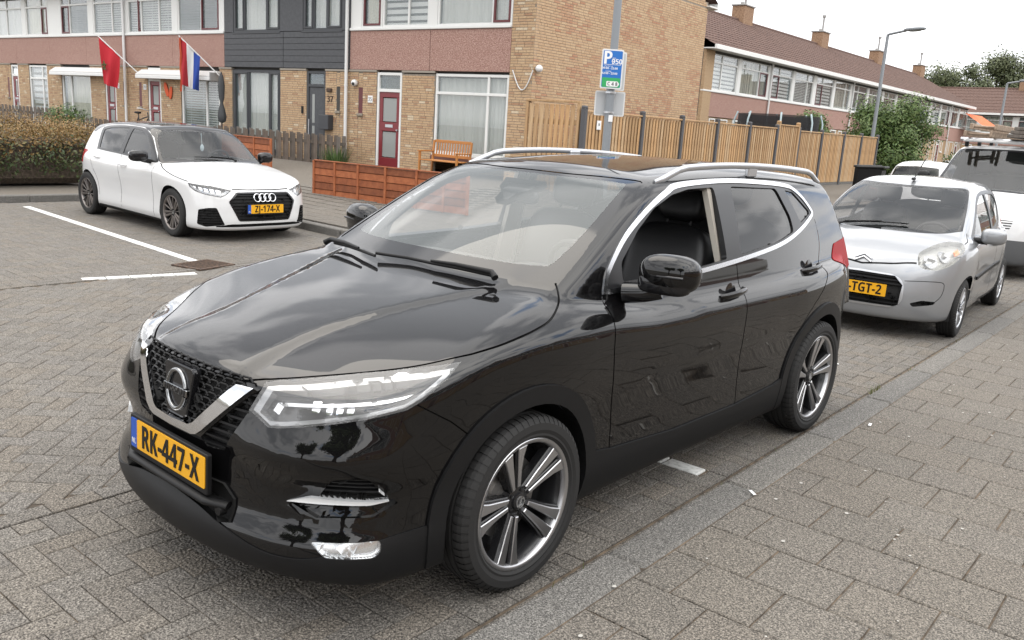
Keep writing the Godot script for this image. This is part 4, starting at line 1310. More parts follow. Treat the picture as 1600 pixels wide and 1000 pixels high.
func steering_wheel(car: Node, at: Vector3, m: Material):
	var s := MB.new()
	var B := Basis(UZ, -0.42)
	var ring := []
	for i in 37: ring.append(at + B * Vector3(0, sin(TAU * i / 36) * 0.18, cos(TAU * i / 36) * 0.18))
	s.tube(ring, 0.015, 8, false)
	s.blob(at, Vector3(0.06, 0.12, 0.15), 0.7, B)
	for a in [0.0, PI, -PI / 2]: s.tube([at, at + B * Vector3(0, sin(a) * 0.17, cos(a) * 0.17)], 0.016, 6)
	s.tube([at, at + B * Vector3(0.35, -0.03, 0)], 0.03, 8)
	build(s, "steering_wheel", m, car)

func build_nissan():
	var car := thing("black_car", "glossy black SUV with silver roof rails and open driver window at the kerb", "car", Vector3.ZERO, 0.0)
	var sh := nissan_shell()
	sh.mesh(0.025)
	var S := Soup.new()
	S.P = sh.P; S.N = sh.N
	var paintm: Material = M.black_paint
	# wheel openings and the plastic round them
	for x in [0.0, -2.646]: S.cut(circ(x, 0.335, 0.388), UX, UY, UZ, 0.45)
	for x in [0.0, -2.646]:
		var a := S.cut(Geometry2D.intersect_polygons(circ(x, 0.335, 0.458), pv([[-9, 0.225], [9, 0.225], [9, 2], [-9, 2]]))[0], UX, UY, UZ, 0.5)
		panel(a, "arch_trim", M.black_plastic, car, false, 0.012, 0.05)
	panel(S.cut(pv([[-0.25, 0.05], [-0.36, 0.46], [-0.45, 0.425], [-0.576, 0.405], [-1.075, 0.368], [-1.68, 0.363], [-2.1, 0.39], [-2.25, 0.42], [-2.4, 0.05]]), UX, UY, UZ, 0.45), "sill_trim", M.black_plastic, car, false, 0.01, 0.03)
	panel(S.cut(pv([[-3.0, 0.1], [-3.07, 0.47], [-3.7, 0.5], [-3.7, 0.1]]), UX, UY, UZ, -1.0), "rear_bumper_trim", M.black_plastic, car, true, 0.008, 0.02)
	# front lip
	var lip := crv([[-0.02, 0.382], [0.06, 0.38], [0.2, 0.37], [0.33, 0.345], [0.46, 0.312], [0.56, 0.3], [0.66, 0.312], [0.76, 0.352], [0.83, 0.385], [0.95, 0.395]])
	lip.append(Vector2(0.95, 0.05)); lip.append(Vector2(-0.02, 0.05))
	var lipS := S.cut(lip, UZ, UY, UX, 0.3)
	# low lamps sit between lip and bumper
	var lampc := rnd([[-0.095, 0.362], [0.128, 0.372], [0.13, 0.335], [0.108, 0.318], [-0.045, 0.318]], 0.012)
	var low := S.cut(lampc, UD, UY, WD, 0.6)
	low.join(lipS.cut(lampc, UD, UY, WD, 0.6))
	panel(low.copy(), "low_lamp_reflector", M.lamp_silver, car, false, -0.02, -0.02)
	panel(low, "low_lamp_lens", M.clear_lens, car, false, 0.001, 0.004)
	panel(lipS, "front_lip", M.black_plastic, car, true, 0.006, 0.02)
	# head lamps
	var hl := pv([[-0.318, 0.741], [-0.27, 0.828], [-0.226, 0.837], [-0.089, 0.854], [0.112, 0.88], [0.275, 0.905], [0.36, 0.918], [0.32, 0.878], [0.241, 0.818], [0.195, 0.794], [0.046, 0.762], [-0.2, 0.712], [-0.245, 0.705]])
	var lamp := S.cut(hl, UD, UY, WD, 0.55)
	panel(lamp.copy(), "head_lamp_housing", M.lamp_dark, car, false, -0.05, -0.05)
	var inn := inset(hl, 0.007)
	for band in [shift2(inn, Vector2(0.02, -0.009)), shift2(inn, Vector2(-0.004, 0.011)), shift2(inn, Vector2(-0.016, 0.004))]:
		for g in Geometry2D.clip_polygons(inn, band):
			if g.size() > 2:
				var c := lamp.copy().cut(g, UD, UY, WD, 0.5)
				panel(c, "light_strip", M.lamp_white, car, false, -0.008, 0.03)
	var chev := shift2(inset(hl, 0.045), Vector2(0.012, -0.004))
	for g in Geometry2D.clip_polygons(chev, shift2(chev, Vector2(0.022, -0.008))):
		if g.size() > 2: panel(lamp.copy().cut(g, UD, UY, WD, 0.5), "light_strip", M.lamp_silver, car, false, -0.018, 0.02)
	for q in [[-0.1, 0.795, 0.03], [-0.055, 0.793, 0.024], [-0.02, 0.797, 0.024], [0.015, 0.8, 0.024]]:
		panel(lamp.copy().cut(rnd([[q[0] - q[2] * 0.6, q[1] - 0.022], [q[0] + q[2] * 0.3, q[1] - 0.02], [q[0] + q[2] * 0.6, q[1] + 0.024], [q[0] - q[2] * 0.4, q[1] + 0.02]], 0.004), UD, UY, WD, 0.5), "lamp_reflector", M.chrome, car, false, -0.03, 0.02)
	for s in [1.0, -1.0]:
		var pj := MB.new()
		var ax := Vector3(0.75, 0.1, 0.65 * s).normalized()
		var pc := Vector3(0.462, 0.838, 0.705 * s)
		pj.lathe(pc, ax, [[0.042, -0.03], [0.044, 0.0], [0.036, 0.008], [0.034, 0.0]], 24)
		build(pj, "projector_ring", M.chrome, car)
		var pl := MB.new()
		pl.lathe(pc, ax, [[0.034, 0.0], [0.028, 0.012], [0.016, 0.02], [0, 0.023]], 24)
		build(pl, "projector_lens", M.dark_gloss, car)
	panel(lamp, "head_lamp_lens", M.clear_lens, car, false, 0.0, 0.006)
	# grille: chrome bow, mesh, slats
	var vin := rnd([[-0.02, 0.85], [0.318, 0.85], [0.318, 0.82], [0.135, 0.643], [0.11, 0.632], [-0.02, 0.628]], 0.006)
	var vout := pv([[-0.02, 0.604], [0.13, 0.605], [0.158, 0.612], [0.19, 0.632], [0.41, 0.835], [0.41, 0.85], [-0.02, 0.85]])
	var gr := S.cut(vin, UZ, UY, UX, 0.5)
	# the hood lip above the mesh stays body
	var hoodlip := gr.cut(pv([[-0.02, 0.822], [0.15, 0.82], [0.26, 0.822], [0.34, 0.822], [0.34, 0.9], [-0.02, 0.9]]), UZ, UY, UX, 0.3)
	panel(gr, "grille_back", M.void_black, car, true, -0.045, -0.045)
	var vb := S.cut(vout, UZ, UY, UX, 0.5)
	hoodlip.join(vb.cut(pv([[-0.02, 0.8], [0.5, 0.803], [0.5, 0.9], [-0.02, 0.9]]), UZ, UY, UX, 0.3))
	hoodlip.join(vb.take_up(0.62))
	S.join(hoodlip)
	panel(vb, "chrome_bow", M.chrome, car, true, 0.016, 0.04)
	var sl := S.cut(pv([[0.425, 0.835], [0.385, 0.755], [0.35, 0.69], [0.29, 0.585], [0.2, 0.575], [0.165, 0.6], [0.2, 0.632], [0.415, 0.832]]), UZ, UY, UX, 0.4)
	panel(sl.copy(), "slat_back", M.void_black, car, false, -0.03, -0.03)
	for k in 9:
		var y := 0.585 + k * 0.028
		panel(sl.copy().cut(pv([[0.1, y], [0.5, y + 0.006], [0.5, y + 0.013], [0.1, y + 0.007]]), UZ, UY, UX, 0.4), "slat", M.black_plastic, car, false, -0.004, 0.02)
	var hexm := MB.new()
	var gpoly := inset(vin, 0.004)
	var cs := 0.026
	for r in 12:
		for q in 16:
			var c := Vector2((q + (0.5 if r % 2 else 0.0)) * cs * 1.9 - 0.4, 0.63 + r * cs * 0.82)
			var ok := Vector2(absf(c.x), c.y)
			if not Geometry2D.is_point_in_polygon(ok, inset(vin, -0.012)) or c.y > 0.825: continue
			for e in 6:
				var a := deg_to_rad(60.0 * e); var b := deg_to_rad(60.0 * e + 60)
				if e > 2: continue
				var p1 := c + Vector2(cos(a) * 1.24, sin(a) * 0.62) * cs * 0.98; var p2 := c + Vector2(cos(b) * 1.24, sin(b) * 0.62) * cs * 0.98
				var x1 := sh.fx.at(p1.y) - sh.nose.at(absf(p1.x)) - 0.012; var x2 := sh.fx.at(p2.y) - sh.nose.at(absf(p2.x)) - 0.012
				hexm.tube([Vector3(x1, p1.y, p1.x), Vector3(x2, p2.y, p2.x)], 0.0042, 5, false)
	build(hexm, "grille_mesh", M.black_plastic, car)
	# emblem block
	var eb := MB.new()
	var ex := 0.862
	var BE := Basis(UY, PI / 2) * Basis(UX, -0.1)
	eb.prism(rnd([[-0.1, 0.072], [-0.07, -0.085], [-0.045, -0.1], [0.045, -0.1], [0.07, -0.085], [0.1, 0.072], [0.085, 0.085], [-0.085, 0.085]], 0.008), Vector3(ex - 0.02, 0.728, 0), BE.x, BE.y, BE.z, 0.03, 0.004)
	build(eb, "emblem_block", M.dark_gloss, car)
	var er := MB.new()
	var eo := Vector3(ex, 0.726, 0) + BE.z * 0.014
	for half in [1.0, -1.0]:
		var rp := []
		for i in 15: rp.append(eo + BE.x * cos(deg_to_rad(12 + 156.0 * i / 14)) * 0.06 + BE.y * sin(deg_to_rad(12 + 156.0 * i / 14)) * 0.068 * half)
		er.tube(rp, 0.0085, 8, true, 1.0, BE.z)
	er.box(eo, Vector3(0.16, 0.026, 0.016), 0.003, BE)
	build(er, "emblem", M.chrome_dark, car)
	inst(text_mesh("NISSAN", 0.021, 0.002, true), "emblem_letters", car, M.dark_gloss, Transform3D(BE * Basis.from_scale(Vector3(1.35, 1, 1)), eo + BE.z * 0.0085))
	# below the plate
	var bl := S.cut(pv([[-0.02, 0.38], [0.3, 0.345], [0.36, 0.36], [0.345, 0.43], [0.29, 0.47], [-0.02, 0.47]]), UZ, UY, UX, 0.5)
	panel(bl, "lower_intake", M.void_black, car, true, -0.04, -0.05)
	var bar := MB.new()
	bar.tube([Vector3(0.875, 0.405, 0.33), Vector3(0.915, 0.412, 0.26), Vector3(0.92, 0.415, 0), Vector3(0.915, 0.412, -0.26), Vector3(0.875, 0.405, -0.33)], 0.014, 8, true, 1.6)
	for z in [-0.31, -0.12, 0.12, 0.31]: bar.lathe(Vector3(0.88, 0.39, z), UX, [[0.02, 0], [0.018, 0.025], [0, 0.027]], 12)
	build(bar, "intake_bar", M.black_plastic, car)
	number_plate(car, Vector3(0.914, 0.508, 0), -0.03, "RK-447-X")
	# fog recess and its chrome
	var fg := S.cut(rnd([[-0.03, 0.572], [0.054, 0.588], [0.085, 0.58], [0.12, 0.54], [0.15, 0.503], [0.1, 0.5], [-0.075, 0.5]], 0.006), UD, UY, WD, 0.55)
	panel(fg.copy(), "fog_recess", M.void_black, car, false, -0.035, -0.035)
	for k in 5: panel(fg.copy().cut(pv([[-0.1, 0.512 + k * 0.016], [0.2, 0.518 + k * 0.016], [0.2, 0.524 + k * 0.016], [-0.1, 0.518 + k * 0.016]]), UD, UY, WD, 0.5), "slat", M.black_plastic, car, false, -0.015, 0.015)
	var cl := S.cut(rnd([[-0.175, 0.474], [-0.1, 0.5], [0.05, 0.503], [0.078, 0.512], [0.1, 0.545], [0.118, 0.545], [0.148, 0.502], [0.09, 0.487], [0.04, 0.483]], 0.003, 2), UD, UY, WD, 0.5)
	panel(cl, "fog_chrome", M.fog_silver, car, false, 0.016, 0.03)
	var cb := S.cut(pv([[-0.16, 0.468], [0.04, 0.476], [0.09, 0.48], [0.165, 0.498], [0.175, 0.488], [0.1, 0.447], [-0.08, 0.435]]), UD, UY, WD, 0.5)
	panel(cb, "fog_ledge", paintm, car, false, -0.014, -0.02)
	# wind screen
	var wsO := crv([[-0.19, -0.02], [-0.2, 0.2], [-0.24, 0.42], [-0.3, 0.6], [-0.345, 0.68]])
	wsO.append_array(crv([[-0.36, 0.679], [-0.6, 0.648], [-0.85, 0.612], [-1.065, 0.572]]))
	wsO.append_array(crv([[-1.075, 0.555], [-1.03, 0.4], [-0.985, 0.2], [-0.975, -0.02]]))
	var ws := S.cut(wsO, UX, UZ, UY, 0.95)
	var wsI := ws.cut(crv([[-0.29, -0.02], [-0.3, 0.2], [-0.335, 0.42], [-0.38, 0.56], [-0.42, 0.6], [-0.6, 0.595], [-0.85, 0.558], [-0.985, 0.53], [-1.005, 0.5], [-0.985, 0.4], [-0.95, 0.2], [-0.94, -0.02]], 3), UX, UZ, UY, 0.95)
	panel(ws, "screen_border", M.dark_gloss, car, true, -0.003, 0.006)
	panel(wsI, "windscreen", M.screen_glass, car, true, -0.003)
	var cam_ := MB.new()
	cam_.prism(rnd([[-0.13, 0.0], [0.13, 0.0], [0.1, 0.09], [0.05, 0.13], [0.04, 0.2], [-0.04, 0.2], [-0.05, 0.13], [-0.1, 0.09]], 0.01), Vector3(-0.925, 1.438, 0), UZ, Vector3(0.89, -0.45, 0), Vector3(-0.45, -0.89, 0), 0.03)
	build(cam_, "sensor_cover", M.black_plastic, car)
	# hood seam, then the hood
	var he := crv([[0.845, -0.02], [0.838, 0.12], [0.825, 0.22], [0.806, 0.295], [0.717, 0.435], [0.568, 0.579], [0.417, 0.717], [0.29, 0.798], [0.19, 0.83], [0.083, 0.841], [-0.04, 0.838], [-0.154, 0.818], [-0.278, 0.752], [-0.335, 0.685]])
	var seam := S.cut(strip(he, 0.008), UX, UZ, UY, 0.75)
	var hp := he.duplicate()
	hp.append_array(PackedVector2Array([Vector2(-0.36, 0.68), Vector2(-0.3, 0.55), Vector2(-0.22, 0.2), Vector2(-0.2, -0.02)]))
	var hood := S.cut(hp, UX, UZ, UY, 0.78)
	panel(hood, "hood", paintm, car, true, 0.0, 0.012)
	# windows
	var dlo := crv([[-0.545, 1.045], [-0.556, 1.075], [-0.6, 1.145], [-0.751, 1.268], [-0.963, 1.375], [-1.15, 1.44], [-1.306, 1.472], [-1.75, 1.488], [-2.2, 1.474], [-2.46, 1.455], [-2.55, 1.435], [-2.66, 1.385], [-2.755, 1.315], [-2.77, 1.285], [-2.72, 1.255], [-2.5, 1.19], [-2.2, 1.133], [-1.742, 1.09], [-1.285, 1.064], [-0.9, 1.05], [-0.6, 1.04]])
	var D := S.cut(dlo, UX, UY, UZ, 0.4)
	var dI := D.cut(inset(dlo, 0.021), UX, UY, UZ, 0.4)
	panel(D, "chrome_window_trim", M.chrome_soft, car, false, 0.005, 0.012)
	var fwp := rnd([[-0.69, 1.082], [-0.7, 1.16], [-0.86, 1.282], [-1.02, 1.368], [-1.2, 1.422], [-1.36, 1.444], [-1.6, 1.45], [-1.585, 1.11], [-1.3, 1.094]], 0.02)
	var rwp := rnd([[-1.775, 1.452], [-2.3, 1.435], [-2.41, 1.28], [-2.42, 1.2], [-2.2, 1.16], [-1.74, 1.122]], 0.025)
	var qwp := rnd([[-2.42, 1.424], [-2.53, 1.41], [-2.72, 1.3], [-2.715, 1.283], [-2.55, 1.24]], 0.015)
	panel(dI.cut(fwp, UX, UY, UZ, 0.4), "front_side_window", M.side_glass, car, false, -0.012, 0.0, true)
	panel(dI.cut(rwp, UX, UY, UZ, 0.4), "rear_side_window", M.tint_glass, car, false, -0.008)
	panel(dI.cut(qwp, UX, UY, UZ, 0.4), "quarter_window", M.tint_glass, car, false, -0.006)
	panel(dI, "pillar_trim", M.black_satin, car, false, 0.0, 0.03)
	# door seams
	var l1 := crv([[-0.56, 0.4], [-0.55, 0.5], [-0.515, 0.7], [-0.485, 0.86], [-0.5, 0.96], [-0.54, 1.04]])
	var l2 := crv([[-1.685, 0.36], [-1.665, 0.5], [-1.635, 0.75], [-1.63, 0.9], [-1.66, 0.99], [-1.675, 1.08]])
	var l3 := crv([[-2.27, 0.43], [-2.265, 0.55], [-2.32, 0.68], [-2.42, 0.79], [-2.58, 0.9], [-2.72, 1.0], [-2.8, 1.12], [-2.79, 1.25]])
	for l in [l1, l2, l3]: seam.join(S.cut(strip(l, 0.007), UX, UY, UZ, 0.45))
	var bf := pv([[0.497, 0.807], [0.38, 0.735], [0.279, 0.655], [0.2, 0.6]])
	seam.join(S.cut(strip(bf, 0.005), UX, UY, UZ, 0.6))
	var d1 := l1.duplicate()
	var l2r := l2.duplicate(); l2r.reverse()
	d1.append_array(PackedVector2Array([Vector2(-0.55, 1.06), Vector2(-1.675, 1.11)])); d1.append_array(l2r)
	var door_f := panel(S.cut(d1, UX, UY, UZ, 0.45), "front_door", paintm, car, false, 0.0, 0.01)
	var d2 := l2.duplicate()
	var l3r := l3.duplicate(); l3r.reverse()
	d2.append_array(PackedVector2Array([Vector2(-1.68, 1.12), Vector2(-2.5, 1.21), Vector2(-2.75, 1.27)])); d2.append_array(l3r)
	var door_r := panel(S.cut(d2, UX, UY, UZ, 0.45), "rear_door", paintm, car, false, 0.0, 0.01)
	panel(seam, "panel_gap", M.void_black, car, true, -0.012)
	# roof glass, rear lamps, rear window
	panel(S.cut(rnd([[-1.2, -0.05], [-1.2, 0.42], [-2.45, 0.44], [-2.45, -0.05]], 0.04), UX, UZ, UY, 1.3), "roof_glass", M.dark_gloss, car, true, 0.0, 0.004)
	panel(S.cut(rnd([[-2.97, 1.0], [-3.06, 1.09], [-3.5, 1.13], [-3.5, 0.97], [-3.22, 0.92]], 0.02), UX, UY, UZ, 0.42), "tail_lamp", M.tail_red, car, false, 0.004, 0.02)
	panel(S.cut(rnd([[-0.1, 1.12], [0.5, 1.12], [0.53, 1.42], [-0.1, 1.43]], 0.05), UZ, UY, -UX, 3.0), "rear_window", M.tint_glass, car, true, -0.004)
	panel(S.cut(pv([[0.3, 0.0], [0.3, 1.0], [1.2, 1.0], [1.2, 0.0]]), UX, UY, -UX, -2.0), "front_bumper", paintm, car, true, 0.0, 0.006)
	panel(S.cut(pv([[-2.6, 0.0], [-2.6, 0.72], [-3.7, 0.72], [-3.7, 0.0]]), UX, UY, UZ, -1.0), "rear_bumper", paintm, car, true, 0.0, 0.006)
	panel(S, "body_shell", paintm, car, true)
	# handles with their cups
	for s in [-1.0, 1.0]:
		for q in [[-1.52, 0.957, 0], [-2.52, 0.99, 1]]:
			var host: Node = (door_f if q[2] == 0 else door_r)[0 if s > 0 else 1]
			var z := 0.0
			var pz := sh.hit(Vector3(q[0], q[1], 1.3), Vector3(0, 0, -1)).z
			var cup := MB.new()
			cup.lathe(Vector3(q[0], q[1] - 0.005, (pz + 0.002) * s), Vector3(0, 0.12, s).normalized(), [[0.058, 0.0], [0.05, 0.001], [0.03, 0.002], [0, 0.003]], 24)
			build(cup, "handle_cup", M.dark_gloss, host)
			var hd := MB.new()
			hd.tube([Vector3(q[0] + 0.1, q[1] - 0.005, (pz + 0.004) * s), Vector3(q[0] + 0.085, q[1], (pz + 0.03) * s), Vector3(q[0], q[1] + 0.006, (pz + 0.04) * s), Vector3(q[0] - 0.09, q[1] + 0.012, (pz + 0.034) * s), Vector3(q[0] - 0.115, q[1] + 0.014, (pz + 0.006) * s)], [0.012, 0.016, 0.016, 0.016, 0.012], 10, true, 0.75)
			build(hd, "handle", M.black_paint, host)
	# mirrors
	for s in [-1.0, 1.0]:
		var mr := Node3D.new()
		mr.name = "side_mirror"
		car.add_child(mr, true)
		var mb := MB.new()
		var B := Basis(UY, -0.22 * s)
		mb.blob(Vector3(-0.715, 1.148, 0.968 * s), Vector3(0.15, 0.16, 0.255), 0.78, B, 28, 18)
		build(mb, "mirror_cap", M.black_paint, mr)
		var mg := MB.new()
		mg.blob(Vector3(-0.767, 1.148, 0.965 * s), Vector3(0.03, 0.12, 0.19), 0.5, B)
		build(mg, "mirror_glass", M.mirror, mr)
		var ml := MB.new()
		ml.blob(Vector3(-0.69, 1.105, 0.962 * s), Vector3(0.09, 0.085, 0.22), 0.6, B)
		ml.tube([Vector3(-0.66, 1.045, 0.79 * s), Vector3(-0.69, 1.055, 0.87 * s), Vector3(-0.72, 1.075, 0.93 * s)], [0.045, 0.04, 0.04], 10, true, 1.0)
		build(ml, "mirror_foot", M.dark_gloss, mr)
		var mi := MB.new()
		mi.tube([Vector3(-0.662, 1.141, 0.88 * s), Vector3(-0.641, 1.143, 0.955 * s), Vector3(-0.66, 1.145, 1.06 * s)], 0.006, 6)
		build(mi, "indicator", M.lamp_dark, mr)
	# roof rails
	for s in [-1.0, 1.0]:
		var rl := MB.new()
		var pts := []; var rad := []
		for i in 29:
			var t := i / 28.0
			var x := lerpf(-1.13, -3.02, t)
			var z := 0.592 + 0.012 * sin(t * PI)
			var base := sh.roof.at(x) - sh.rc * z * z - 0.012
			var lift := 0.046 * minf(1.0, smoothstep(0.0, 0.14, t) * smoothstep(1.0, 0.9, t) * 1.0)
			pts.append(Vector3(x, base + lift, z * s)); rad.append(0.0165 if t > 0.03 and t < 0.97 else 0.01)
		rl.tube(pts, rad, 12, true, 0.72)
		for t2 in [0.5]:
			rl.box(Vector3(lerpf(-1.13, -3.02, t2), 1.525, 0.598 * s), Vector3(0.1, 0.06, 0.025), 0.006)
		build(rl, "roof_rail", M.satin_silver, car)
	# wipers lie along the foot of the screen
	for q in [[[-0.228, 1.084, -0.469], [-0.206, 1.089, -0.292], [-0.191, 1.09, -0.155], [-0.187, 1.091, 0.0], [-0.171, 1.085, 0.192]], [[-0.228, 1.076, 0.567], [-0.205, 1.08, 0.426], [-0.17, 1.082, 0.295], [-0.14, 1.08, 0.16]]]:
		var wp := MB.new()
		var pl := []
		for k in q.size(): pl.append(Vector3(q[k][0] + 0.01, q[k][1] + 0.018, q[k][2]))
		wp.tube(pl, 0.0075, 6, true, 0.7)
		var up := Vector3(0.02, 0.018, 0)
		wp.tube([pl[0] + Vector3(0.03, 0.0, -0.03 * signf(q[0][2] * -1.0)), pl[0] + up, pl[1] + up, pl[2] + up * 0.7], [0.015, 0.012, 0.009, 0.006], 7)
		build(wp, "wiper", M.black_plastic, car)
	# wheel wells
	for x in [0.0, -2.646]:
		for s in [-1.0, 1.0]:
			var w := MB.new()
			w.lathe(Vector3(x, 0.335, 0.5 * s), Vector3(0, 0, s), [[0.05, 0.0], [0.4, 0.0], [0.4, 0.31], [0.386, 0.345]], 40, PI - 0.3, TAU + 0.3)
			build(w, "wheel_liner", M.void_black, car)
	# cabin
	var fl := MB.new()
	fl.box(Vector3(-1.5, 0.42, 0), Vector3(3.2, 0.06, 1.4), 0.02)
	build(fl, "cabin_floor", M.cabin_dark, car)
	var da := MB.new()
	da.blob(Vector3(-0.55, 0.96, 0), Vector3(0.62, 0.2, 1.42), 0.4)
	da.blob(Vector3(-0.62, 1.03, -0.36), Vector3(0.3, 0.12, 0.4), 0.5)
	build(da, "dashboard", M.cabin_dark, car)
	steering_wheel(car, Vector3(-0.93, 1.02, -0.37), M.cabin_dark)
	for z in [-0.37, 0.37]: seat(car, -1.42, z, 0.62, M.leather)
	seat(car, -2.25, 0.0, 0.66, M.leather, 1.25)
	var bp := MB.new()
	for s in [-1.0, 1.0]:
		bp = MB.new()
		bp.prism(rnd([[-1.6, 0.75], [-1.56, 1.45], [-1.66, 1.47], [-1.78, 0.75]], 0.02), Vector3(0, 0, 0.62 * s), UX, UY, Vector3(0, 0, s), 0.03)
		for i in bp.P.size(): bp.P[i].z += signf(bp.P[i].z) * (-(bp.P[i].y - 1.2) * 0.3 + 0.05)
		build(bp, "pillar_lining", M.beige_trim, car)
	var rmr := MB.new()
	rmr.blob(Vector3(-0.88, 1.36, 0), Vector3(0.04, 0.075, 0.24), 0.6)
	build(rmr, "inside_mirror", M.cabin_dark, car)
	# wheels
	var slim := [[0.06, 6], [0.236, 4], [0.236, 15.5], [0.19, 14.5], [0.13, 15.5], [0.06, 22]]
	var slim2 := [[0.06, -6], [0.06, -22], [0.13, -15.5], [0.19, -14.5], [0.236, -15.5], [0.236, -4]]
	var k := wheel_kind(0.3375, 0.252, 0.112, [slim, slim2], 5, M.machined, M.rim_black, {"dish": 0.03, "thick": 0.012, "back": [[[0.04, 0], [0.05, 40], [0.17, 24], [0.24, 23], [0.24, -23], [0.17, -24], [0.05, -40]]]})
	k.erase("back")
	k.back = spoke_mesh([[[0.045, 2], [0.238, 3], [0.238, 17.5], [0.165, 17.5], [0.055, 30]], [[0.045, -2], [0.055, -30], [0.165, -17.5], [0.238, -17.5], [0.238, -3]]], 5, 0.112 * 0.86 - 0.03 - 0.05, 0.039, 0.004, 0.03, 0.234)
	for q in [[0.0, -1, 0.3], [0.0, 1, 0.1], [-2.646, -1, -0.1], [-2.646, 1, 0.0]]:
		wheel(k, car, Vector3(q[0], 0.3365, 0.785 * q[1]), q[1] < 0, q[2])
	return car
func nissan_shell() -> Shell:
	var s := Shell.new()
	s.top = Tab.new([[-3.6, 1.02], [-0.9, 1.02], [-0.5, 1.06], [-0.3, 1.07], [0.0, 1.03], [0.3, 0.978], [0.55, 0.92], [0.72, 0.873], [0.86, 0.81], [1.0, 0.72]])
	s.crown = Tab.new([[-3.6, 0.05], [-0.6, 0.04], [-0.3, 0.025], [0.0, 0.03], [0.2, 0.055], [0.4, 0.1], [0.6, 0.15], [0.9, 0.16]])
	s.wid = Tab.new([[-3.6, 0.86], [-3.2, 0.885], [-2.65, 0.9], [-1.6, 0.885], [-0.9, 0.883], [0, 0.893], [0.5, 0.893], [1.0, 0.89]])
	s.side = Tab.new([[0.1, -0.1], [0.24, -0.055], [0.33, -0.035], [0.45, -0.03], [0.6, -0.022], [0.75, -0.006], [0.85, 0.0], [0.92, -0.004], [0.97, -0.022], [1.03, -0.07], [1.1, -0.14], [1.2, -0.24]])
	s.bot = Tab.new([[-3.6, 0.34], [-3.2, 0.26], [-2.4, 0.2], [-0.6, 0.2], [0.5, 0.2], [0.75, 0.195], [1.0, 0.195]])
	s.fx = Tab.new([[0.1, 0.8], [0.2, 0.885], [0.26, 0.925], [0.31, 0.935], [0.355, 0.925], [0.4, 0.897], [0.45, 0.887], [0.55, 0.885], [0.62, 0.887], [0.66, 0.88], [0.73, 0.866], [0.8, 0.85], [0.86, 0.835], [1.2, 0.8]], 2)
	s.nose = Tab.new([[0, 0], [0.2, 0.01], [0.4, 0.045], [0.55, 0.095], [0.68, 0.17], [0.77, 0.255], [0.83, 0.36], [0.88, 0.53], [0.92, 0.8]])
	s.rx = Tab.new([[0.1, -3.3], [0.3, -3.42], [0.45, -3.46], [0.62, -3.455], [0.75, -3.44], [0.95, -3.43], [1.2, -3.4]])
	s.tail = Tab.new([[0, 0], [0.3, 0.02], [0.55, 0.08], [0.7, 0.16], [0.8, 0.28], [0.88, 0.5], [0.92, 0.8]])
	s.roof = Tab.new([[-3.6, 1.42], [-3.3, 1.475], [-2.9, 1.52], [-2.4, 1.55], [-1.9, 1.56], [-1.4, 1.545], [-1.0, 1.51], [-0.6, 1.44], [0, 1.3]])
	s.gw = Tab.new([[0.7, 0.86], [0.95, 0.815], [1.05, 0.785], [1.2, 0.738], [1.35, 0.682], [1.46, 0.635], [1.6, 0.56]])
	s.gx = Tab.new([[-3.6, -0.1], [-3.0, -0.045], [-2.4, -0.005], [-1.5, 0.0], [-0.9, -0.005], [-0.3, -0.035], [0.3, -0.1]])
	s.wsx = Tab.new([[0.7, 0.45], [0.95, 0.07], [1.08, -0.17], [1.2, -0.39], [1.32, -0.62], [1.42, -0.82], [1.5, -0.995], [1.6, -1.24]])
	s.rwx = Tab.new([[0.7, -3.44], [1.0, -3.43], [1.15, -3.385], [1.3, -3.3], [1.45, -3.2], [1.6, -3.1]])
	s.ridge_z = Tab.new([[-0.5, 0.62], [-0.19, 0.51], [0.05, 0.41], [0.34, 0.315], [0.55, 0.275], [0.85, 0.29]])
	s.ridge_a = 0.013
	s.ridge_w = 0.032
	s.k_top = 0.13; s.k_front = 0.09; s.k_hood = 0.05; s.k_ws = 0.05; s.k_roof = 0.09; s.k_join = 0.025; s.k_rear = 0.09
	s.fbumps = [[0.66, 0.63, 0.42, 0.13, 0.035], [0.72, 0.5, 0.3, 0.08, -0.02]]
	s.bumps = [[0.0, 0.78, 0.55, 0.3, 0.012], [-2.65, 0.85, 0.6, 0.32, 0.015]]
	s.lo = Vector3(-3.55, 0.12, 0); s.hi = Vector3(1.0, 1.62, 1.0)
	return s
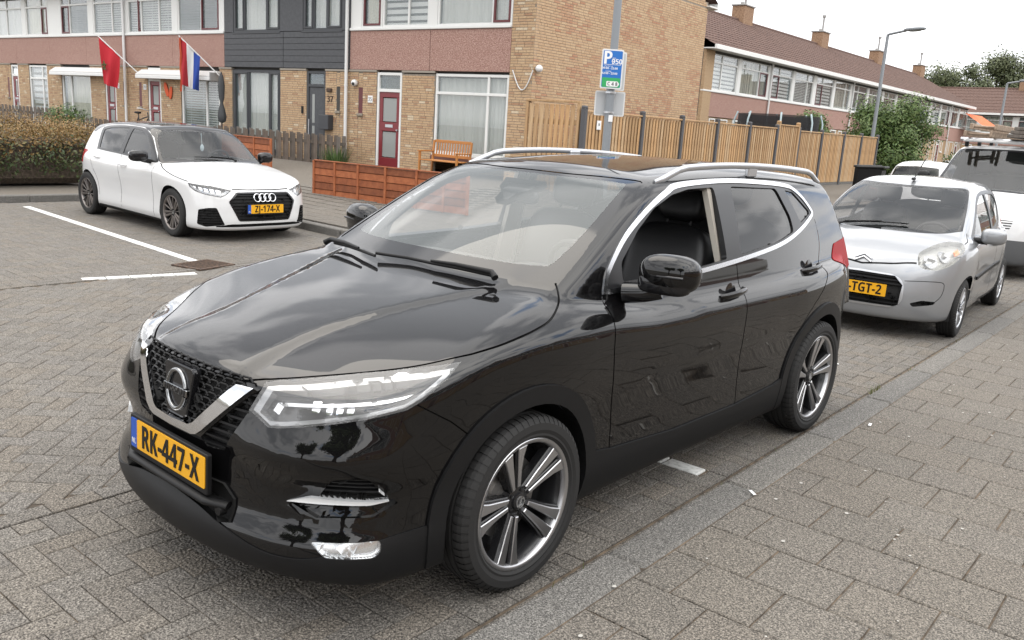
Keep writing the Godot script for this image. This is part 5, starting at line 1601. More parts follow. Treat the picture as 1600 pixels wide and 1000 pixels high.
func audi_shell() -> Shell:
	var s := Shell.new()
	s.top = Tab.new([[-3.4, 0.94], [-0.8, 0.94], [-0.45, 0.945], [-0.25, 0.94], [0.0, 0.905], [0.3, 0.85], [0.55, 0.775], [0.7, 0.705], [0.8, 0.64], [0.95, 0.5]])
	s.crown = Tab.new([[-3.4, 0.05], [-0.5, 0.08], [0.0, 0.1], [0.9, 0.12]])
	s.wid = Tab.new([[-3.4, 0.8], [-2.95, 0.85], [-2.56, 0.867], [-1.5, 0.852], [-0.5, 0.857], [0, 0.868], [0.5, 0.868], [0.9, 0.85]])
	s.side = Tab.new([[0.1, -0.1], [0.18, -0.05], [0.28, -0.022], [0.4, -0.028], [0.55, -0.018], [0.66, -0.004], [0.72, 0.0], [0.79, -0.004], [0.85, -0.022], [0.91, -0.06], [1.0, -0.14], [1.1, -0.24]])
	s.bot = Tab.new([[-3.4, 0.25], [-2.9, 0.2], [-2.2, 0.15], [0.4, 0.15], [1.0, 0.14]])
	s.fx = Tab.new([[0.05, 0.74], [0.15, 0.81], [0.22, 0.835], [0.4, 0.838], [0.52, 0.825], [0.6, 0.808], [0.66, 0.785], [0.74, 0.765], [1.1, 0.7]], 2)
	s.nose = Tab.new([[0, 0], [0.25, 0.008], [0.4, 0.03], [0.55, 0.085], [0.68, 0.175], [0.77, 0.28], [0.83, 0.4], [0.88, 0.66]])
	s.rx = Tab.new([[0.05, -3.05], [0.3, -3.17], [0.6, -3.19], [0.85, -3.15], [1.0, -3.11], [1.2, -3.05]])
	s.tail = Tab.new([[0, 0], [0.3, 0.02], [0.5, 0.07], [0.65, 0.15], [0.75, 0.27], [0.83, 0.48], [0.88, 0.8]])
	s.roof = Tab.new([[-3.3, 1.26], [-2.9, 1.33], [-2.4, 1.385], [-1.8, 1.412], [-1.4, 1.408], [-1.0, 1.38], [-0.6, 1.31], [0, 1.15]])
	s.gw = Tab.new([[0.6, 0.84], [0.85, 0.797], [0.95, 0.768], [1.1, 0.715], [1.25, 0.652], [1.34, 0.605], [1.5, 0.52]])
	s.gx = Tab.new([[-3.3, -0.14], [-2.8, -0.07], [-2.2, -0.015], [-1.4, 0.0], [-0.8, -0.005], [-0.3, -0.03], [0.3, -0.1]])
	s.wsx = Tab.new([[0.6, 0.15], [0.92, -0.3], [1.1, -0.55], [1.23, -0.735], [1.34, -0.9], [1.5, -1.16]])
	s.rwx = Tab.new([[0.6, -3.16], [0.95, -3.12], [1.1, -3.03], [1.3, -2.88], [1.5, -2.75]])
	s.kw = 0.27; s.kr = 0.2; s.rc = 0.12
	s.k_top = 0.1; s.k_front = 0.07; s.k_hood = 0.05; s.k_ws = 0.05; s.k_roof = 0.09; s.k_join = 0.02; s.k_rear = 0.1
	s.cw = 0.58; s.cr = 0.85
	s.bumps = [[0.0, 0.66, 0.45, 0.25, 0.012], [-2.56, 0.7, 0.5, 0.28, 0.015]]
	s.lo = Vector3(-3.3, 0.08, 0); s.hi = Vector3(0.95, 1.5, 0.98)
	return s

func compact_shell() -> Shell:
	var s := Shell.new()
	s.top = Tab.new([[-2.9, 0.95], [-0.6, 0.95], [-0.2, 0.955], [0.0, 0.94], [0.2, 0.895], [0.4, 0.825], [0.55, 0.745], [0.65, 0.66], [0.8, 0.5]])
	s.crown = Tab.new([[-2.9, 0.05], [-0.5, 0.08], [0.1, 0.12], [0.7, 0.16]])
	s.wid = Tab.new([[-2.9, 0.74], [-2.6, 0.785], [-2.3, 0.808], [-1.2, 0.795], [0, 0.808], [0.4, 0.805], [0.8, 0.78]])
	s.side = Tab.new([[0.1, -0.12], [0.2, -0.06], [0.3, -0.03], [0.45, -0.02], [0.6, -0.004], [0.7, 0.0], [0.8, -0.012], [0.88, -0.035], [0.96, -0.08], [1.05, -0.15], [1.15, -0.23]])
	s.bot = Tab.new([[-2.9, 0.25], [-2.2, 0.18], [0.4, 0.17], [0.8, 0.17]])
	s.fx = Tab.new([[0.05, 0.56], [0.17, 0.655], [0.28, 0.69], [0.4, 0.695], [0.5, 0.685], [0.6, 0.665], [0.68, 0.64], [1.1, 0.56]], 2)
	s.nose = Tab.new([[0, 0], [0.2, 0.012], [0.35, 0.045], [0.5, 0.11], [0.62, 0.195], [0.7, 0.29], [0.76, 0.4], [0.82, 0.62]])
	s.rx = Tab.new([[0.05, -2.6], [0.3, -2.71], [0.6, -2.73], [0.9, -2.7], [1.2, -2.62]])
	s.tail = Tab.new([[0, 0], [0.3, 0.02], [0.5, 0.07], [0.62, 0.15], [0.72, 0.28], [0.8, 0.55], [0.84, 0.8]])
	s.roof = Tab.new([[-2.8, 1.28], [-2.4, 1.36], [-1.9, 1.405], [-1.4, 1.42], [-1.0, 1.405], [-0.7, 1.365], [-0.3, 1.27], [0, 1.15]])
	s.gw = Tab.new([[0.6, 0.78], [0.88, 0.735], [1.0, 0.7], [1.15, 0.645], [1.3, 0.575], [1.45, 0.5]])
	s.gx = Tab.new([[-2.8, -0.12], [-2.3, -0.05], [-1.6, 0.0], [-0.8, 0.0], [-0.2, -0.03], [0.3, -0.1]])
	s.wsx = Tab.new([[0.6, 0.45], [0.9, 0.1], [1.05, -0.15], [1.2, -0.45], [1.33, -0.74], [1.5, -1.1]])
	s.rwx = Tab.new([[0.6, -2.72], [0.95, -2.7], [1.15, -2.63], [1.35, -2.52], [1.5, -2.44]])
	s.kw = 0.35; s.kr = 0.2; s.rc = 0.14
	s.k_top = 0.12; s.k_front = 0.1; s.k_hood = 0.08; s.k_ws = 0.06; s.k_roof = 0.1; s.k_join = 0.03; s.k_rear = 0.1
	s.cw = 0.48; s.cr = 0.9
	s.bumps = [[0.0, 0.6, 0.42, 0.26, 0.014], [-2.34, 0.62, 0.42, 0.28, 0.014]]
	s.lo = Vector3(-2.85, 0.08, 0); s.hi = Vector3(0.8, 1.5, 0.95)
	return s
func soup_of(sh: Shell, h: float) -> Soup:
	sh.mesh(h)
	var S := Soup.new()
	S.P = sh.P; S.N = sh.N
	return S

func liners(car: Node, xs: Array, y: float, r: float, z0: float, dz: float):
	for x in xs:
		for s in [-1.0, 1.0]:
			var w := MB.new()
			w.lathe(Vector3(x, y, z0 * s), Vector3(0, 0, s), [[0.05, 0.0], [r + 0.012, 0.0], [r + 0.012, dz * 0.9 - 0.05], [r - 0.002, dz - 0.05]], 36, PI - 0.3, TAU + 0.3)
			build(w, "wheel_liner", M.void_black, car)

func cabin(car: Node, xd: float, yd: float, xs: float, ys: float, zs: float, hw: float, xr: float):
	var fl := MB.new()
	fl.box(Vector3((xd + xr) / 2, 0.36, 0), Vector3(xd - xr + 0.4, 0.05, hw * 1.7), 0.02)
	build(fl, "cabin_floor", M.cabin_dark, car)
	var da := MB.new()
	da.blob(Vector3(xd, yd, 0), Vector3(0.55, 0.2, hw * 1.75), 0.4)
	build(da, "dashboard", M.cabin_dark, car)
	steering_wheel(car, Vector3(xd - 0.34, yd + 0.04, -zs), M.cabin_dark)
	for z in [-zs, zs]: seat(car, xs, z, ys, M.cabin_dark, 0.46)
	seat(car, xr, 0.0, ys + 0.02, M.cabin_dark, hw * 1.5)

func mirror_pair(car: Node, c: Vector3, s: Vector3, cap: Material, foot: Vector3):
	for k in [-1.0, 1.0]:
		var mr := Node3D.new()
		mr.name = "side_mirror"
		car.add_child(mr, true)
		var f := Vector3(1, 1, k)
		var mb := MB.new()
		mb.blob(c * f, s, 0.65, Basis(UY, -0.2 * k), 20, 12)
		build(mb, "mirror_cap", cap, mr)
		var mg := MB.new()
		mg.blob((c + Vector3(-s.x * 0.42, 0, 0)) * f, Vector3(0.03, s.y * 0.8, s.z * 0.85), 0.5, Basis(UY, -0.2 * k))
		build(mg, "mirror_glass", M.mirror, mr)
		var ft := MB.new()
		ft.tube([foot * f, (c + Vector3(0, -s.y * 0.35, -s.z * 0.2)) * f], 0.03, 8)
		build(ft, "mirror_foot", M.black_plastic, mr)

func handles(sh: Shell, car: Node, spots: Array, m: Material):
	for k in [-1.0, 1.0]:
		for q in spots:
			var pz := sh.hit(Vector3(q[0], q[1], 1.3), Vector3(0, 0, -1)).z
			var hd := MB.new()
			hd.tube([Vector3(q[0] + 0.09, q[1], (pz + 0.002) * k), Vector3(q[0] + 0.07, q[1], (pz + 0.03) * k), Vector3(q[0] - 0.07, q[1] + 0.006, (pz + 0.03) * k), Vector3(q[0] - 0.09, q[1] + 0.006, (pz + 0.002) * k)], 0.014, 8, true, 0.8)
			build(hd, "door_handle", m, car)

func lamp_set(car: Node, lamp: Soup, poly: PackedVector2Array, back: Material, strips: Array):
	panel(lamp.copy(), "head_lamp_housing", back, car, false, -0.045, -0.045)
	for g in strips: panel(lamp.copy().cut(g[0], UD, UY, WD, 0.3), "lamp_reflector", g[1], car, false, g[2], 0.015)
	panel(lamp, "head_lamp_lens", M.clear_lens, car, false, 0.0, 0.005)

func wiper(sh: Shell, car: Node, a: Vector3, b: Vector3):
	var dn := Vector3(-0.4, -0.8, 0).normalized()
	var pl := []
	for i in 9: pl.append(sh.hit(a.lerp(b, i / 8.0) + Vector3(0.4, 0.8, 0) * 0.4, dn) - dn * 0.018)
	var w := MB.new()
	w.tube(pl, 0.007, 6)
	w.tube([pl[0] - Vector3(0, 0.015, 0), pl[1] - dn * 0.012, pl[5] - dn * 0.012], [0.012, 0.01, 0.006], 6)
	build(w, "wiper", M.black_plastic, car)

func build_audi():
	var car := thing("white_hatchback", "white hatchback with black roof line parked nose out, four-ring emblem", "car", Vector3(-4.024, 0, 7.884), 1.564)
	var sh := audi_shell()
	var S := soup_of(sh, 0.03)
	var W: Material = M.white_paint
	for x in [0.0, -2.563]: S.cut(circ(x, 0.312, 0.348), UX, UY, UZ, 0.45)
	panel(S.cut(pv([[-0.25, 0.05], [-0.33, 0.185], [-2.2, 0.205], [-2.3, 0.05]]), UX, UY, UZ, 0.4), "sill_trim", M.black_plastic, car, false, 0.008, 0.02)
	var hl := pv([[-0.225, 0.655], [-0.1, 0.682], [0.015, 0.703], [0.2, 0.716], [0.31, 0.725], [0.285, 0.68], [0.201, 0.63], [0.093, 0.6], [-0.112, 0.567], [-0.17, 0.595]])
	var inn := inset(hl, 0.012)
	var st := []
	for g in Geometry2D.clip_polygons(inn, shift2(inn, Vector2(0.02, 0.03))): st.append([g, M.lamp_white, -0.012])
	for k in 5: st.append([rnd([[-0.11 + k * 0.075, 0.6 + k * 0.014], [-0.06 + k * 0.075, 0.612 + k * 0.014], [-0.045 + k * 0.075, 0.672 + k * 0.007], [-0.1 + k * 0.075, 0.66 + k * 0.007]], 0.006), M.chrome, -0.025])
	lamp_set(car, S.cut(hl, UD, UY, WD, 0.5), hl, M.lamp_dark, st)
	# grille
	var go := pv([[-0.02, 0.635], [0.36, 0.632], [0.385, 0.622], [0.478, 0.52], [0.475, 0.5], [0.372, 0.285], [0.35, 0.272], [-0.02, 0.268]])
	var gr := S.cut(go, UZ, UY, UX, 0.5)
	panel(gr.copy(), "grille_back", M.void_black, car, true, -0.03, -0.03)
	var rim := gr.copy()
	rim.cut(inset(go, 0.02), UZ, UY, UX, 0.3)
	rim.cut(pv([[-0.1, 0.29], [0.05, 0.29], [0.05, 0.615], [-0.1, 0.615]]), UZ, UY, UX, 0.3)
	panel(rim, "grille_frame", M.dark_gloss, car, true, 0.004, 0.02)
	for k in 8:
		var y := 0.3 + k * 0.042
		panel(gr.copy().cut(pv([[-0.02, y], [0.5, y], [0.5, y + 0.013], [-0.02, y + 0.013]]), UZ, UY, UX, 0.3), "grille_bar", M.black_plastic, car, true, -0.01, 0.015)
	var rg := MB.new()
	for k in 4:
		var cz := (k - 1.5) * 0.073
		var ring := []
		var fx := sh.fx.at(0.566) + 0.012
		for i in 25: ring.append(Vector3(fx - 0.012 * sin(TAU * i / 24), 0.566 + 0.049 * sin(TAU * i / 24), cz + 0.049 * cos(TAU * i / 24)))
		rg.tube(ring, 0.0075, 8, false)
	build(rg, "emblem", M.chrome, car)
	number_plate(car, Vector3(0.85, 0.425, 0), 0.0, "ZJ-174-X")
	var inp := rnd([[0.16, 0.41], [0.03, 0.435], [-0.07, 0.44], [-0.165, 0.225], [0.065, 0.195], [0.18, 0.225]], 0.02)
	var ik := S.cut(inp, UD, UY, WD, 0.4)
	panel(ik.copy(), "side_intake", M.void_black, car, false, -0.03, -0.03)
	for k in 7: panel(ik.copy().cut(pv([[-0.3, 0.215 + k * 0.032], [0.3, 0.21 + k * 0.032], [0.3, 0.222 + k * 0.032], [-0.3, 0.227 + k * 0.032]]), UD, UY, WD, 0.3), "intake_slat", M.black_plastic, car, false, -0.006, 0.015)
	panel(S.cut(pv([[-0.02, 0.238], [0.45, 0.235], [0.62, 0.21], [0.62, 0.195], [-0.02, 0.2]]), UZ, UY, UX, 0.4), "lower_intake", M.black_plastic, car, true, -0.02, -0.02)
	# glass
	var wsO := crv([[-0.31, -0.02], [-0.33, 0.25], [-0.4, 0.5], [-0.475, 0.715]])
	wsO.append_array(crv([[-0.5, 0.73], [-0.7, 0.685], [-0.98, 0.575]]))
	wsO.append_array(crv([[-0.99, 0.55], [-0.94, 0.35], [-0.91, 0.15], [-0.9, -0.02]]))
	var ws := S.cut(wsO, UX, UZ, UY, 0.85)
	var wsi := ws.cut(inset(wsO, 0.035), UX, UZ, UY, 0.8)
	wsi.join(ws.cut(pv([[-0.36, -0.1], [-0.36, 0.06], [-0.86, 0.06], [-0.86, -0.1]]), UX, UZ, UY, 0.8))
	panel(ws, "screen_border", M.dark_gloss, car, true, -0.002, 0.005)
	panel(wsi, "windscreen", M.screen_dark, car, true, -0.003)
	var dlo := crv([[-0.5, 0.918], [-0.62, 1.03], [-0.843, 1.212], [-1.0, 1.285], [-1.22, 1.33], [-1.71, 1.342], [-2.25, 1.318], [-2.44, 1.29], [-2.49, 1.26], [-2.44, 1.0], [-2.4, 0.968], [-1.9, 0.955], [-1.56, 0.945], [-0.82, 0.91], [-0.55, 0.905]], 4)
	var D := S.cut(dlo, UX, UY, UZ, 0.35)
	panel(D.cut(rnd([[-0.68, 0.94], [-0.8, 1.1], [-0.98, 1.235], [-1.2, 1.295], [-1.47, 1.31], [-1.52, 0.965]], 0.02), UX, UY, UZ, 0.3), "front_side_window", M.tint_glass, car, false, -0.006)
	panel(D.cut(rnd([[-1.59, 1.312], [-2.2, 1.285], [-2.4, 1.25], [-2.35, 0.995], [-1.62, 0.972]], 0.025), UX, UY, UZ, 0.3), "rear_side_window", M.tint_glass, car, false, -0.006)
	panel(D, "window_trim", M.black_satin, car, false, 0.0, 0.02)
	# seams
	var seam := S.cut(strip(crv([[-0.52, 0.2], [-0.52, 0.45], [-0.5, 0.7], [-0.5, 0.9]]), 0.008), UX, UY, UZ, 0.4)
	for l in [crv([[-1.5, 0.21], [-1.47, 0.5], [-1.5, 0.75], [-1.55, 0.945]]), crv([[-2.16, 0.33], [-2.2, 0.55], [-2.33, 0.72], [-2.42, 0.85], [-2.42, 0.97]]), crv([[0.37, 0.742], [0.067, 0.79], [-0.25, 0.852], [-0.46, 0.905]])]: seam.join(S.cut(strip(l, 0.008), UX, UY, UZ, 0.4))
	seam.join(S.cut(strip(crv([[-0.02, 0.662], [0.2, 0.662], [0.41, 0.67]]), 0.012), UZ, UY, UX, 0.4))
	panel(seam, "panel_gap", M.void_black, car, true, -0.01)
	panel(S.cut(pv([[-0.42, 0.9], [-0.52, 0.935], [-0.62, 1.05], [-0.843, 1.222], [-1.0, 1.293], [-1.22, 1.338], [-1.71, 1.35], [-2.25, 1.327], [-2.46, 1.3], [-2.75, 1.2], [-2.95, 1.24], [-3.1, 1.6], [0.2, 1.6], [-0.25, 0.96]]), UX, UY, UZ, -1.0), "roof", M.dark_gloss, car, true)
	panel(S.cut(rnd([[-2.75, 0.75], [-2.8, 0.93], [-3.4, 0.95], [-3.4, 0.75]], 0.03), UX, UY, UZ, 0.4), "tail_lamp", M.tail_red, car, false, 0.003, 0.01)
	panel(S.cut(rnd([[-0.1, 1.0], [0.5, 1.0], [0.5, 1.25], [-0.1, 1.27]], 0.04), UZ, UY, -UX, 2.6), "rear_window", M.tint_glass, car, true, -0.003)
	panel(S.cut(pv([[-0.45, 1.3], [-0.45, 0.9], [0.0, 0.8], [0.4, 0.74], [0.4, 0.66], [1.2, 0.66], [1.2, 1.3]]), UX, UY, UZ, -1.0), "hood", W, car, true)
	panel(S.cut(pv([[0.3, -0.1], [0.36, 0.75], [1.2, 0.75], [1.2, -0.1]]), UX, UY, UZ, -1.0), "front_bumper", W, car, true)
	for q in [[[-0.5, -1.5], "front_door"], [[-1.5, -2.4], "rear_door"]]: panel(S.cut(pv([[q[0][0], 0.2], [q[0][0], 0.97], [q[0][1], 0.97], [q[0][1], 0.2]]), UX, UY, UZ, 0.4), q[1], W, car, false)
	panel(S, "body_shell", W, car, true)
	handles(sh, car, [[-1.34, 0.815], [-2.2, 0.865]], W)
	mirror_pair(car, Vector3(-0.66, 0.985, 0.95), Vector3(0.13, 0.15, 0.24), M.dark_gloss, Vector3(-0.68, 0.91, 0.77))
	liners(car, [0.0, -2.563], 0.312, 0.348, 0.5, 0.34)
	cabin(car, -0.62, 0.86, -1.35, 0.52, 0.35, 0.72, -2.05)
	wiper(sh, car, Vector3(-0.36, 0.95, -0.3), Vector3(-0.42, 0.96, 0.3))
	var hang_ := MB.new()
	hang_.blob(Vector3(-0.78, 1.1, -0.02), Vector3(0.02, 0.1, 0.06), 1.2)
	hang_.tube([Vector3(-0.8, 1.3, -0.02), Vector3(-0.78, 1.1, -0.02)], 0.003, 4)
	build(hang_, "air_freshener", M.pale_blue, car)
	var k := wheel_kind(0.312, 0.222, 0.105, [[[0.045, 3], [0.205, 3], [0.205, 13], [0.05, 26]], [[0.045, -3], [0.05, -26], [0.205, -13], [0.205, -3]], [[0.06, 33], [0.205, 34], [0.205, 38], [0.06, 39]]], 5, M.rim_grey, M.rim_black, {"dish": 0.02, "thick": 0.02})
	for q in [[0.0, -1, 0.2], [0.0, 1, 0.5], [-2.563, -1, 0.1], [-2.563, 1, 0.3]]: wheel(k, car, Vector3(q[0], 0.311, 0.757 * q[1]), q[1] < 0, q[2])

func build_compact():
	var car := thing("silver_city_car", "small silver city car with oval head lamps behind the black SUV", "car", Vector3(-6.364, 0, 0.038), 0.0757)
	var sh := compact_shell()
	var S := soup_of(sh, 0.03)
	var W: Material = M.silver_paint
	for x in [0.0, -2.34]: S.cut(circ(x, 0.276, 0.31), UX, UY, UZ, 0.4)
	var hl := crv([[-0.055, 0.722], [-0.03, 0.765], [0.03, 0.8], [0.18, 0.85], [0.34, 0.882], [0.45, 0.884], [0.475, 0.868], [0.425, 0.815], [0.264, 0.712], [0.16, 0.67], [0.07, 0.65], [-0.03, 0.662], [-0.058, 0.69]], 3)
	lamp_set(car, S.cut(hl, UD, UY, WD, 0.2), hl, M.lamp_grey, [[circ(0.06, 0.728, 0.058, 20), M.lamp_white, -0.025], [circ(0.2, 0.775, 0.05, 20), M.lamp_white, -0.025], [rnd([[0.3, 0.78], [0.36, 0.8], [0.36, 0.84], [0.3, 0.82]], 0.01), M.orange_lens, -0.01]])
	var go := rnd([[-0.02, 0.6], [0.27, 0.588], [0.345, 0.56], [0.385, 0.5], [0.39, 0.37], [0.36, 0.315], [0.3, 0.29], [-0.02, 0.285]], 0.04)
	for i in go.size(): if go[i].x < 0.03: go[i].x = -0.02
	var gr := S.cut(go, UZ, UY, UX, 0.3)
	var ring := gr.copy()
	ring.cut(shift2(inset(go, 0.016), Vector2(-0.03, 0)), UZ, UY, UX, 0.2)
	var rcut := pv([[-0.1, 0.303], [0.36, 0.303], [0.372, 0.5], [0.3, 0.575], [-0.1, 0.584]])
	ring.cut(rcut, UZ, UY, UX, 0.2)
	panel(gr.copy(), "grille_back", M.void_black, car, true, -0.04, -0.04)
	panel(ring, "grille_surround", M.satin_silver, car, true, 0.006, 0.015)
	for y in [0.325, 0.36, 0.5, 0.535, 0.565]: panel(gr.copy().cut(pv([[-0.02, y], [0.37, y - 0.006], [0.37, y + 0.006], [-0.02, y + 0.013]]), UZ, UY, UX, 0.2), "grille_bar", M.black_plastic, car, true, -0.012, 0.02)
	number_plate(car, Vector3(0.708, 0.44, 0), 0.0, "27-TGT-2", 0.52, false)
	var fi := S.cut(rnd([[-0.115, 0.345], [-0.09, 0.315], [0.09, 0.345], [0.11, 0.372], [-0.02, 0.378]], 0.015), UD, UY, WD, 0.3)
	panel(fi, "side_intake", M.void_black, car, false, -0.025, -0.025)
	# bumper shell line
	var seam := S.cut(strip(crv([[-0.17, 0.54], [0.0, 0.55], [0.15, 0.545], [0.175, 0.5], [0.15, 0.42], [0.08, 0.35]]), 0.006), UD, UY, WD, 0.3)
	var wsO := crv([[0.09, -0.02], [0.06, 0.25], [-0.03, 0.48], [-0.14, 0.63]])
	wsO.append_array(crv([[-0.17, 0.648], [-0.5, 0.6], [-0.86, 0.535]]))
	wsO.append_array(crv([[-0.88, 0.51], [-0.79, 0.3], [-0.755, 0.1], [-0.75, -0.02]]))
	var ws := S.cut(wsO, UX, UZ, UY, 0.85)
	var wi := inset(wsO, 0.03)
	var wsi := ws.cut(wi, UX, UZ, UY, 0.8)
	wsi.join(ws.cut(pv([[0.04, -0.1], [0.04, 0.06], [-0.72, 0.06], [-0.72, -0.1]]), UX, UZ, UY, 0.8))
	panel(ws, "screen_border", M.dark_gloss, car, true, -0.002, 0.005)
	panel(wsi, "windscreen", M.screen_dark, car, true, -0.003)
	var dlo := crv([[-0.26, 0.885], [-0.45, 1.02], [-0.75, 1.2], [-1.05, 1.29], [-1.5, 1.315], [-2.0, 1.29], [-2.25, 1.23], [-2.3, 1.15], [-2.2, 1.03], [-1.9, 0.95], [-1.4, 0.89], [-0.8, 0.865], [-0.4, 0.862]], 4)
	var D := S.cut(dlo, UX, UY, UZ, 0.3)
	panel(D.cut(rnd([[-0.42, 0.9], [-0.6, 1.06], [-0.85, 1.2], [-1.1, 1.265], [-1.36, 1.28], [-1.36, 0.915]], 0.02), UX, UY, UZ, 0.3), "front_side_window", M.side_glass, car, false, -0.006)
	panel(D.cut(rnd([[-1.45, 1.282], [-1.95, 1.265], [-2.2, 1.2], [-2.22, 1.14], [-1.9, 0.995], [-1.45, 0.93]], 0.03), UX, UY, UZ, 0.3), "rear_side_window", M.side_glass, car, false, -0.006)
	panel(D, "window_trim", M.black_satin, car, false, 0.0, 0.02)
	for l in [crv([[-0.4, 0.25], [-0.38, 0.5], [-0.3, 0.7], [-0.28, 0.87]]), crv([[-1.5, 0.25], [-1.45, 0.5], [-1.4, 0.7], [-1.4, 0.88]])]: seam.join(S.cut(strip(l, 0.008), UX, UY, UZ, 0.4))
	seam.join(S.cut(strip(crv([[0.634, -0.02], [0.615, 0.15], [0.59, 0.28], [0.535, 0.44]]), 0.01), UX, UZ, UY, 0.55))
	seam.join(S.cut(strip(crv([[0.02, 0.715], [-0.1, 0.715], [-0.2, 0.68]]), 0.008), UX, UZ, UY, 0.7))
	panel(seam, "panel_gap", M.void_black, car, true, -0.01)
	panel(S.cut(pv([[-0.45, 0.5], [-0.42, 0.535], [-1.75, 0.58], [-1.75, 0.545]]), UX, UY, UZ, 0.4), "rub_strip", M.black_plastic, car, false, 0.012, 0.015)
	panel(S.cut(rnd([[-2.4, 0.75], [-2.45, 0.98], [-3.0, 1.0], [-3.0, 0.75]], 0.03), UX, UY, UZ, 0.4), "tail_lamp", M.tail_red, car, false, 0.003, 0.01)
	panel(S.cut(rnd([[-0.1, 0.95], [0.5, 0.95], [0.48, 1.28], [-0.1, 1.3]], 0.04), UZ, UY, -UX, 2.2), "rear_window", M.side_glass, car, true, -0.003)
	panel(S.cut(pv([[-0.35, 1.0], [-0.3, 0.86], [0.25, 0.66], [1.0, 0.64], [1.0, 1.0]]), UX, UY, UZ, -1.0), "hood", W, car, true)
	panel(S.cut(pv([[0.26, -0.1], [0.3, 0.75], [1.2, 0.75], [1.2, -0.1]]), UX, UY, UZ, -1.0), "front_bumper", W, car, true)
	panel(S.cut(pv([[-0.4, 0.2], [-0.28, 0.9], [-1.4, 0.9], [-1.5, 0.2]]), UX, UY, UZ, 0.4), "front_door", W, car, false)
	panel(S, "body_shell", W, car, true)
	# double chevron
	for k in 2:
		var ch := MB.new()
		var pts := []
		for q in [[-0.075, -0.04], [0.0, 0.02], [0.075, -0.04]]:
			var h := sh.hit(Vector3(1.2, 0.735 + k * 0.045 + q[1] + 0.45, q[0]), Vector3(-0.6, -0.5, 0).normalized())
			pts.append(h + Vector3(0.008, 0.008, 0))
		ch.tube(pts, 0.009, 6)
		build(ch, "emblem", M.chrome, car)
	handles(sh, car, [[-1.27, 0.79]], W)
	mirror_pair(car, Vector3(-0.42, 0.93, 0.88), Vector3(0.13, 0.15, 0.22), W, Vector3(-0.4, 0.88, 0.72))
	liners(car, [0.0, -2.34], 0.276, 0.31, 0.45, 0.34)
	cabin(car, -0.24, 0.79, -0.95, 0.5, 0.33, 0.66, -1.7)
	wiper(sh, car, Vector3(0.02, 0.95, 0.45), Vector3(-0.05, 0.96, -0.2))
	var an := MB.new()
	an.tube([Vector3(-0.85, 1.39, 0), Vector3(-1.25, 1.6, 0)], 0.006, 6)
	an.blob(Vector3(-0.85, 1.395, 0), Vector3(0.09, 0.03, 0.04), 0.8)
	build(an, "aerial", M.black_plastic, car)
	var k := wheel_kind(0.277, 0.19, 0.082, [[[0.05, 2], [0.172, 3], [0.172, 14], [0.06, 20]], [[0.05, -2], [0.06, -20], [0.172, -14], [0.172, -3]], [[0.06, 22], [0.172, 18], [0.172, 33], [0.06, 28]]], 6, M.satin_silver, M.rim_black, {"dish": 0.01, "thick": 0.02})
	for q in [[0.0, -1, 0.2], [0.0, 1, 0.5], [-2.34, -1, 0.1], [-2.34, 1, 0.3]]: wheel(k, car, Vector3(q[0], 0.276, 0.7 * q[1]), q[1] < 0, q[2])

func van_shell() -> Shell:
	var s := Shell.new()
	s.top = Tab.new([[-3.6, 1.2], [-0.6, 1.2], [-0.15, 1.2], [0.1, 1.16], [0.4, 1.08], [0.65, 0.98], [0.8, 0.86], [0.95, 0.7]])
	s.crown = Tab.new([[-3.6, 0.03], [0.1, 0.08], [0.9, 0.12]])
	s.wid = Tab.new([[-3.6, 0.88], [-2.7, 0.9], [0, 0.9], [0.5, 0.895], [0.9, 0.87]])
	s.side = Tab.new([[0.1, -0.08], [0.3, -0.02], [0.5, -0.01], [0.75, 0.0], [0.95, -0.01], [1.1, -0.035], [1.25, -0.07], [1.45, -0.14]])
	s.bot = Tab.new([[-3.6, 0.25], [1.0, 0.2]])
	s.fx = Tab.new([[0.05, 0.78], [0.22, 0.85], [0.4, 0.87], [0.6, 0.86], [0.8, 0.82], [0.95, 0.78], [1.3, 0.7]])
	s.nose = Tab.new([[0, 0], [0.3, 0.015], [0.5, 0.06], [0.65, 0.12], [0.78, 0.23], [0.87, 0.42], [0.92, 0.7]])
	s.rx = Tab.new([[0.05, -3.3], [0.5, -3.4], [1.7, -3.36]])
	s.tail = Tab.new([[0, 0], [0.7, 0.02], [0.82, 0.08], [0.9, 0.25], [0.95, 0.6]])
	s.roof = Tab.new([[-3.6, 1.8], [-2.5, 1.83], [-1.5, 1.83], [-0.9, 1.81], [-0.5, 1.76], [0, 1.6]])
	s.gw = Tab.new([[0.7, 0.9], [1.15, 0.86], [1.3, 0.82], [1.5, 0.77], [1.75, 0.7], [1.9, 0.64]])
	s.gx = Tab.new([[-3.6, -0.02], [-1.0, 0.0], [-0.3, -0.03], [0.3, -0.08]])
	s.wsx = Tab.new([[0.7, 0.75], [1.15, 0.1], [1.35, -0.18], [1.6, -0.52], [1.8, -0.8], [1.9, -0.95]])
	s.rwx = Tab.new([[0.7, -3.4], [1.9, -3.3]])
	s.kw = 0.2; s.kr = 0.05; s.rc = 0.07; s.cw = 0.58; s.cr = 0.99
	s.k_top = 0.1; s.k_front = 0.09; s.k_hood = 0.08; s.k_ws = 0.05; s.k_roof = 0.09; s.k_join = 0.03; s.k_rear = 0.06
	s.lo = Vector3(-3.5, 0.1, 0); s.hi = Vector3(0.95, 1.95, 1.0)
	return s

